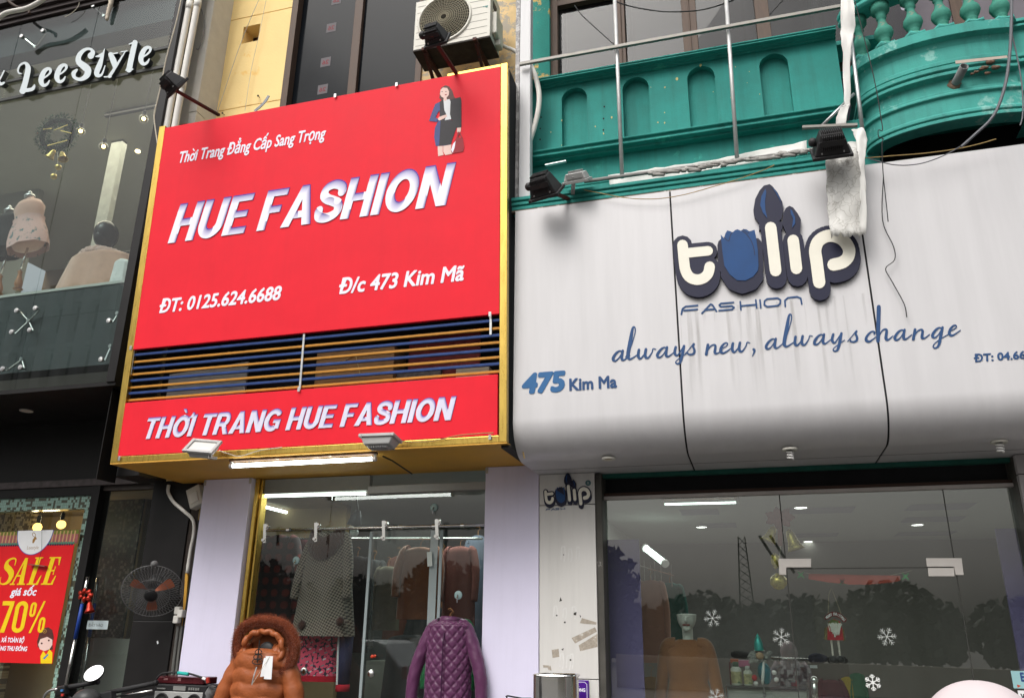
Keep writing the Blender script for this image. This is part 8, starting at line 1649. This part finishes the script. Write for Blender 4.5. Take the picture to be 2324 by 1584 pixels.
LT(PSk, 'E', q13(2285, 1110), q13(2340, 1112), q13(2285, 995), mat('sticker_navy', (.03, .07, .22), .5), t, bold=.05, w=(None, .0018)); decal(PSk, [(2232, 1155), (2288, 1172), (2240, 1198)], mat('sticker_red', (.5, .08, .04), .5), t, .0018, q13, 'arrow')
a = PSk.hit(*q13(2238, 1232)); m_ = MB(); pbox(m_, PSk, a[0], a[0]+.3, a[1]-.12, a[1], 0, .0012); t = m_.build('white_label', M_paper); tag(t, 'white label with a black letter V under the pale blue sticker', 'label')
LT(PSk, 'V', q13(2285, 1345), q13(2345, 1345), q13(2285, 1275), M_blackm, t, bold=.04, w=(None, .0018))
# ================================================================ street side: ground, passer-by, what the glass mirrors
M_asph = mat('asphalt', (.055, .055, .055), .7, var=.2, scale=8, bump=.2); M_pave = mat('paving', (.07, .066, .062), .7, var=.15, scale=4, bump=.15)
o = MB().box(-400, -400, -.3, 400, 400, -.02).build('ground', mat('ground_earth', (.10, .095, .085), .8, var=.15, scale=.3)); tag(o, kind='structure')
o = MB().box(-120, -22, -.02, 120, -7.5, -.005).build('road', M_asph); tag(o, kind='structure')
o = MB().box(-120, -7.5, -.02, 120, 7, .0).build('pavement', M_pave); tag(o, kind='structure')
# passer-by in a pale hood
hp = at(2213, 1543, -4.25); s_ = px(2213, 1560, -4.25); H = hp.z
t = empty('person', (hp.x, hp.y, 0), 'person in a pale pink hood at the bottom right, only the hood in view', 'person')
def skin_body(name, joints, edges, m, parent):
    me = bpy.data.meshes.new(name); off = wloc(parent); me.from_pydata([tuple(Vector(j[0])-off) for j in joints], edges, []); me.materials.append(m)
    o = bpy.data.objects.new(name, me); col.objects.link(o); o.parent = parent; WL[o.name] = off
    sk = o.modifiers.new('skin', 'SKIN'); sk.use_smooth_shade = True
    for v, j in zip(me.skin_vertices[0].data, joints): v.radius = (j[1], j[1] if len(j) < 3 else j[2])
    me.skin_vertices[0].data[0].use_root = True
    q = o.modifiers.new('subsurf', 'SUBSURF'); q.levels = q.render_levels = 2; return o
x, y = hp.x, hp.y; k = H/1.55
J = [((x, y, .86*k), .13), ((x, y, 1.05*k), .12), ((x, y, 1.22*k), .14), ((x, y, 1.30*k), .06), ((x, y, 1.36*k), .055), ((x, y, 1.46*k), .085),
     ((x-.17, y, 1.22*k), .055), ((x-.22, y+.02, .98*k), .045), ((x-.18, y+.14, .80*k), .033), ((x+.17, y, 1.22*k), .055), ((x+.22, y+.02, .98*k), .045), ((x+.18, y+.14, .80*k), .033),
     ((x-.09, y, .78*k), .085), ((x-.1, y+.02, .45*k), .06), ((x-.1, y, .07), .042), ((x-.1, y+.12, .04), .036), ((x+.09, y, .78*k), .085), ((x+.1, y+.02, .45*k), .06), ((x+.1, y, .07), .042), ((x+.1, y+.12, .04), .036)]
skin_body('body', J, [(0, 1), (1, 2), (2, 3), (3, 4), (4, 5), (2, 6), (6, 7), (7, 8), (2, 9), (9, 10), (10, 11), (0, 12), (12, 13), (13, 14), (14, 15), (0, 16), (16, 17), (17, 18), (18, 19)], mat('person_skin', (.50, .32, .24), .6), t)
M_hood = mat('pale_pink_hood', (.56, .49, .50), .8, var=.05, scale=5, bump=.12, bscale=20)
def hood(u, v):
    th = v*pi*.72; ph = 2*pi*u; r_ = .104; rz = .15
    z = hp.z-rz+rz*cos(th); k_ = sin(th)**.9*r_
    wr = 1+.02*noise.noise(Vector((cos(ph)*2, sin(ph)*2, v*4)))*8*v*.6+.012*sin(ph*7+v*9)*min(1, v*3)
    ridge = 1+.06*max(0, cos(ph-radians(215)))**3*min(1, v*4)
    return Vector((hp.x+k_*cos(ph)*wr*ridge*1.02, hp.y+k_*sin(ph)*wr*1.1, z-.004*sin(ph*5)*v))
MB().grid(hood, 64, 30, True).build('hood', M_hood, t, sm=True)
def jacket(u, v):
    ph = 2*pi*u; w_ = [.07, .19, .21, .20, .22][min(4, int(v*4.999))]; f_ = v*4-int(min(3.999, v*4)); i = int(min(3.999, v*4)); A = [.09, .19, .205, .2, .225]; w_ = A[i]+(A[i+1]-A[i])*f_
    return Vector((hp.x+w_*cos(ph), hp.y+w_*.68*sin(ph), 1.33*k-.62*k*v))
MB().grid(jacket, 40, 30, True).build('jacket', M_hood, t, sm=True)
for sx in (-1, 1):
    MB().tube([(x+sx*.13, y, 1.26*k), (x+sx*.19, y, 1.18*k), (x+sx*.235, y+.02, .98*k), (x+sx*.19, y+.13, .82*k)], [.07, .068, .058, .045], 14).build('sleeve', M_hood, t, sm=True)
    MB().tube([(x+sx*.09, y, .80*k), (x+sx*.1, y+.02, .45*k), (x+sx*.1, y, .1)], [.10, .075, .055], 14).build('trouser_leg', mat('dark_jeans', (.03, .04, .07), .8), t, sm=True)
# trees across the street, mirrored in the glass
rng = random.Random(11); m_ = MB(); m_.cm = 0
def mir(x, y, Yr): return at(x, y, 2*YG-Yr)
Yt = -44.
blobs = []
for (px_, py_, r_) in ((1405, 1370, 1.7), (1455, 1400, 1.5), (1500, 1390, 1.6), (1560, 1370, 1.9), (1610, 1362, 2.0), (1650, 1395, 1.7), (1700, 1430, 1.4), (1745, 1395, 1.8), (1790, 1375, 1.9), (1840, 1370, 1.8), (1890, 1395, 1.6), (1935, 1380, 1.8), (1985, 1350, 2.1), (2040, 1340, 2.2), (2085, 1375, 1.9), (2120, 1420, 1.6), (2290, 1440, 1.9), (2330, 1410, 2.0), (2380, 1400, 2.2)):
    p_ = mir(px_, py_, Yt); blobs.append((p_, r_))
for X_ in range(-60, -8, 3): blobs.append((Vector((X_*1.0, Yt, 4+2.2*rng.random())), 2.0))
for p_, r_ in blobs:
    c_ = Vector((p_.x, Yt+rng.uniform(-2, 2), max(1.6, p_.z-r_*.8)))
    for k_ in range(700):
        d = Vector((rng.gauss(0, 1), rng.gauss(0, 1), rng.gauss(0, .9))).normalized()*r_*(rng.random()**.55)*1.1; q_ = c_+d
        if q_.z < .3: continue
        a_ = Vector((rng.gauss(0, 1), rng.gauss(0, 1), rng.gauss(0, 1))).normalized()*.34; b_ = a_.orthogonal().normalized()*.24; m_.add([q_-a_, q_+b_, q_+a_, q_-b_], [(0, 1, 2, 3)])
    m_.ball(c_, r_*.72, r_*.7, r_*.72, 14, 10, None, .5)
    m_.tube([(p_.x, Yt, -.05), (p_.x+.1, Yt, c_.z)], [.16, .1], 6)
o = m_.build('tree_line', mat('tree_leaves', (.06, .072, .055), .8, var=.5, scale=3)); tag(o, 'row of dark trees across the street, seen only mirrored in the glass', 'trees', None, 'stuff')
# low pale wall beyond the road, mirrored along the foot of the tulip glass
A_, B_ = at(1398, 1484, 2*YG+20), at(2400, 1524, 2*YG+18.5); o = MB().add([(A_.x, -20, -.01), (B_.x, -18.5, -.01), (B_.x, -18.5, B_.z), (A_.x, -20, A_.z), (A_.x, -20.2, -.01), (B_.x, -18.7, -.01), (B_.x, -18.7, B_.z), (A_.x, -20.2, A_.z)], [(0, 1, 2, 3), (5, 4, 7, 6), (3, 2, 6, 7), (0, 3, 7, 4), (1, 5, 6, 2)]).build('boundary_wall', mat('beige_wall', (.40, .36, .28), .8, var=.1)); tag(o, 'low beige wall beyond the road, mirrored along the foot of the tulip shop glass', 'wall')
# tower crane far off, mirrored in the tulip glass
Yc = -75.
a, b = mir(1697, 1395, Yc), mir(1694, 1218, Yc); t = empty('crane', (a.x, Yc, 0), 'distant lattice crane mirrored in the left part of the tulip shop glass', 'crane'); m_ = MB(); hgt = b.z
for sx in (-1, 1):
    for sy in (-1, 1): m_.tube([(a.x+sx*.85, Yc+sy*.85, 0), (a.x+sx*.3, Yc+sy*.3, hgt)], .065, 5)
for k_ in range(14):
    z0 = hgt*k_/14; z1 = hgt*(k_+1)/14; w0_c = .85-.55*k_/14; m_.tube([(a.x-w0_c, Yc-w0_c, z0), (a.x+w0_c, Yc-w0_c, z1)], .03, 4); m_.tube([(a.x+w0_c, Yc+w0_c, z0), (a.x-w0_c, Yc+w0_c, z1)], .05, 4)
m_.build('mast', mat('crane_steel', (.03, .03, .03), .6), t)
j0, j1 = mir(1735, 1215, Yc), mir(1790, 1300, Yc); m_ = MB()
for dx in (-.5, .5): m_.tube([(j0.x+dx, Yc, j0.z), (j1.x+dx, Yc, j1.z)], .14, 5)
for k_ in range(10): p_, q_ = j0.lerp(j1, k_/10), j0.lerp(j1, (k_+1)/10); m_.tube([p_+Vector((-.5, 0, 0)), q_+Vector((.5, 0, 0))], .07, 4)
m_.build('jib', mat('crane_steel', (.03, .03, .03)), t)
# block of flats across the street, mirrored in the left glass
Yb = -34.; e0 = at(-60, 860, 2*YL-Yb); e1 = at(262, 640, 2*YL-Yb); t = empty('apartment_block', ((e0.x+e1.x)/2, Yb, 0), 'grey block of flats across the street mirrored in the lower left glass', 'building')
bx0, bx1, bh = e0.x, e1.x, e1.z
MB().box(bx0, Yb-8, 0, bx1, Yb, bh).build('wall', mat('flats_grey', (.48, .5, .51), .8, var=.1), t)
nfl = int(bh/3.2); wn_ = MB(); bl_ = MB(); pl_ = MB()
for f_ in range(1, nfl+1):
    for c_ in range(7):
        u_ = bx0+(bx1-bx0)*(c_+.2)/7; wn_.box(u_, Yb, f_*3.2-2.2, u_+(bx1-bx0)/7*.6, Yb+.05, f_*3.2-.5)
    bl_.box(bx0, Yb, f_*3.2-.3, bx1, Yb+.5, f_*3.2)
for c_ in range(8): u_ = bx0+(bx1-bx0)*c_/7; pl_.box(u_-.35, Yb, 0, u_+.35, Yb+.6, bh)
wn_.build('window_band', mat('flats_window', (.02, .022, .025), .2), t); bl_.build('balcony_slab', mat('flats_slab', (.75, .77, .78), .8), t); pl_.build('column', mat('flats_column', (.8, .82, .83), .8), t)
# parked car mirrored in the small shop's sliding glass
Ycar = -8.8; c0 = at(952, 1500, 2*YH-Ycar); t = empty('parked_car', (c0.x-1.9, Ycar, 0), 'silver grey car parked at the kerb, mirrored in the sliding glass door', 'car')
cx0 = 0.; CXE = c0.x; M_car = mat('car_silver', (.26, .27, .28), .3, metal=.4, var=.06)
prof_ = [(0, .35), (-.02, .75), (.08, .95), (.45, 1.36), (.6, 1.42), (2.0, 1.42), (2.75, .98), (3.7, .86), (3.9, .6), (3.88, .32)]
vsb = [(CXE-x, Ycar+y_, z) for y_ in (-.8, .8) for x, z in prof_]; n_ = len(prof_)
MB().add(vsb, [list(range(n_)), list(range(2*n_-1, n_-1, -1))]+[(i, (i+1) % n_, n_+(i+1) % n_, n_+i) for i in range(n_)]).build('body', M_car, t, bev=.05)
g_ = MB()
for y_ in (-.805, .805):
    g_.add([(CXE-x, Ycar+y_, z) for x, z in ((.42, .97), (.66, 1.32), (1.25, 1.34), (1.25, .97))], [(0, 1, 2, 3)]); g_.add([(CXE-x, Ycar+y_, z) for x, z in ((1.33, .97), (1.33, 1.34), (1.95, 1.34), (2.55, .98))], [(0, 1, 2, 3)])
g_.build('side_window', mat('car_glass', (.012, .013, .015), .08), t)
MB().add([(CXE-.14, Ycar-.7, 1.0), (CXE-.14, Ycar+.7, 1.0), (CXE-.44, Ycar+.66, 1.33), (CXE-.44, Ycar-.66, 1.33)], [(0, 1, 2, 3)]).build('rear_window', mat('car_glass', (.012, .013, .015)), t)
for x_ in (.75, 3.05):
    for y_ in (-.72, .72): MB().lathe([(.30, -.1), (.32, -.08), (.32, .08), (.30, .1)], (CXE-x_, Ycar+y_, .32), (0, 1, 0), 24).build('wheel', mat('tyre', (.02, .02, .02)), t)
for y_ in (-.7, .7): MB().box(CXE+.03, Ycar+y_-.08, .72, CXE-.02, Ycar+y_+.08, .95).build('tail_lamp', mat('tail_red', (.30, .015, .015), .3), t, bev=.01)
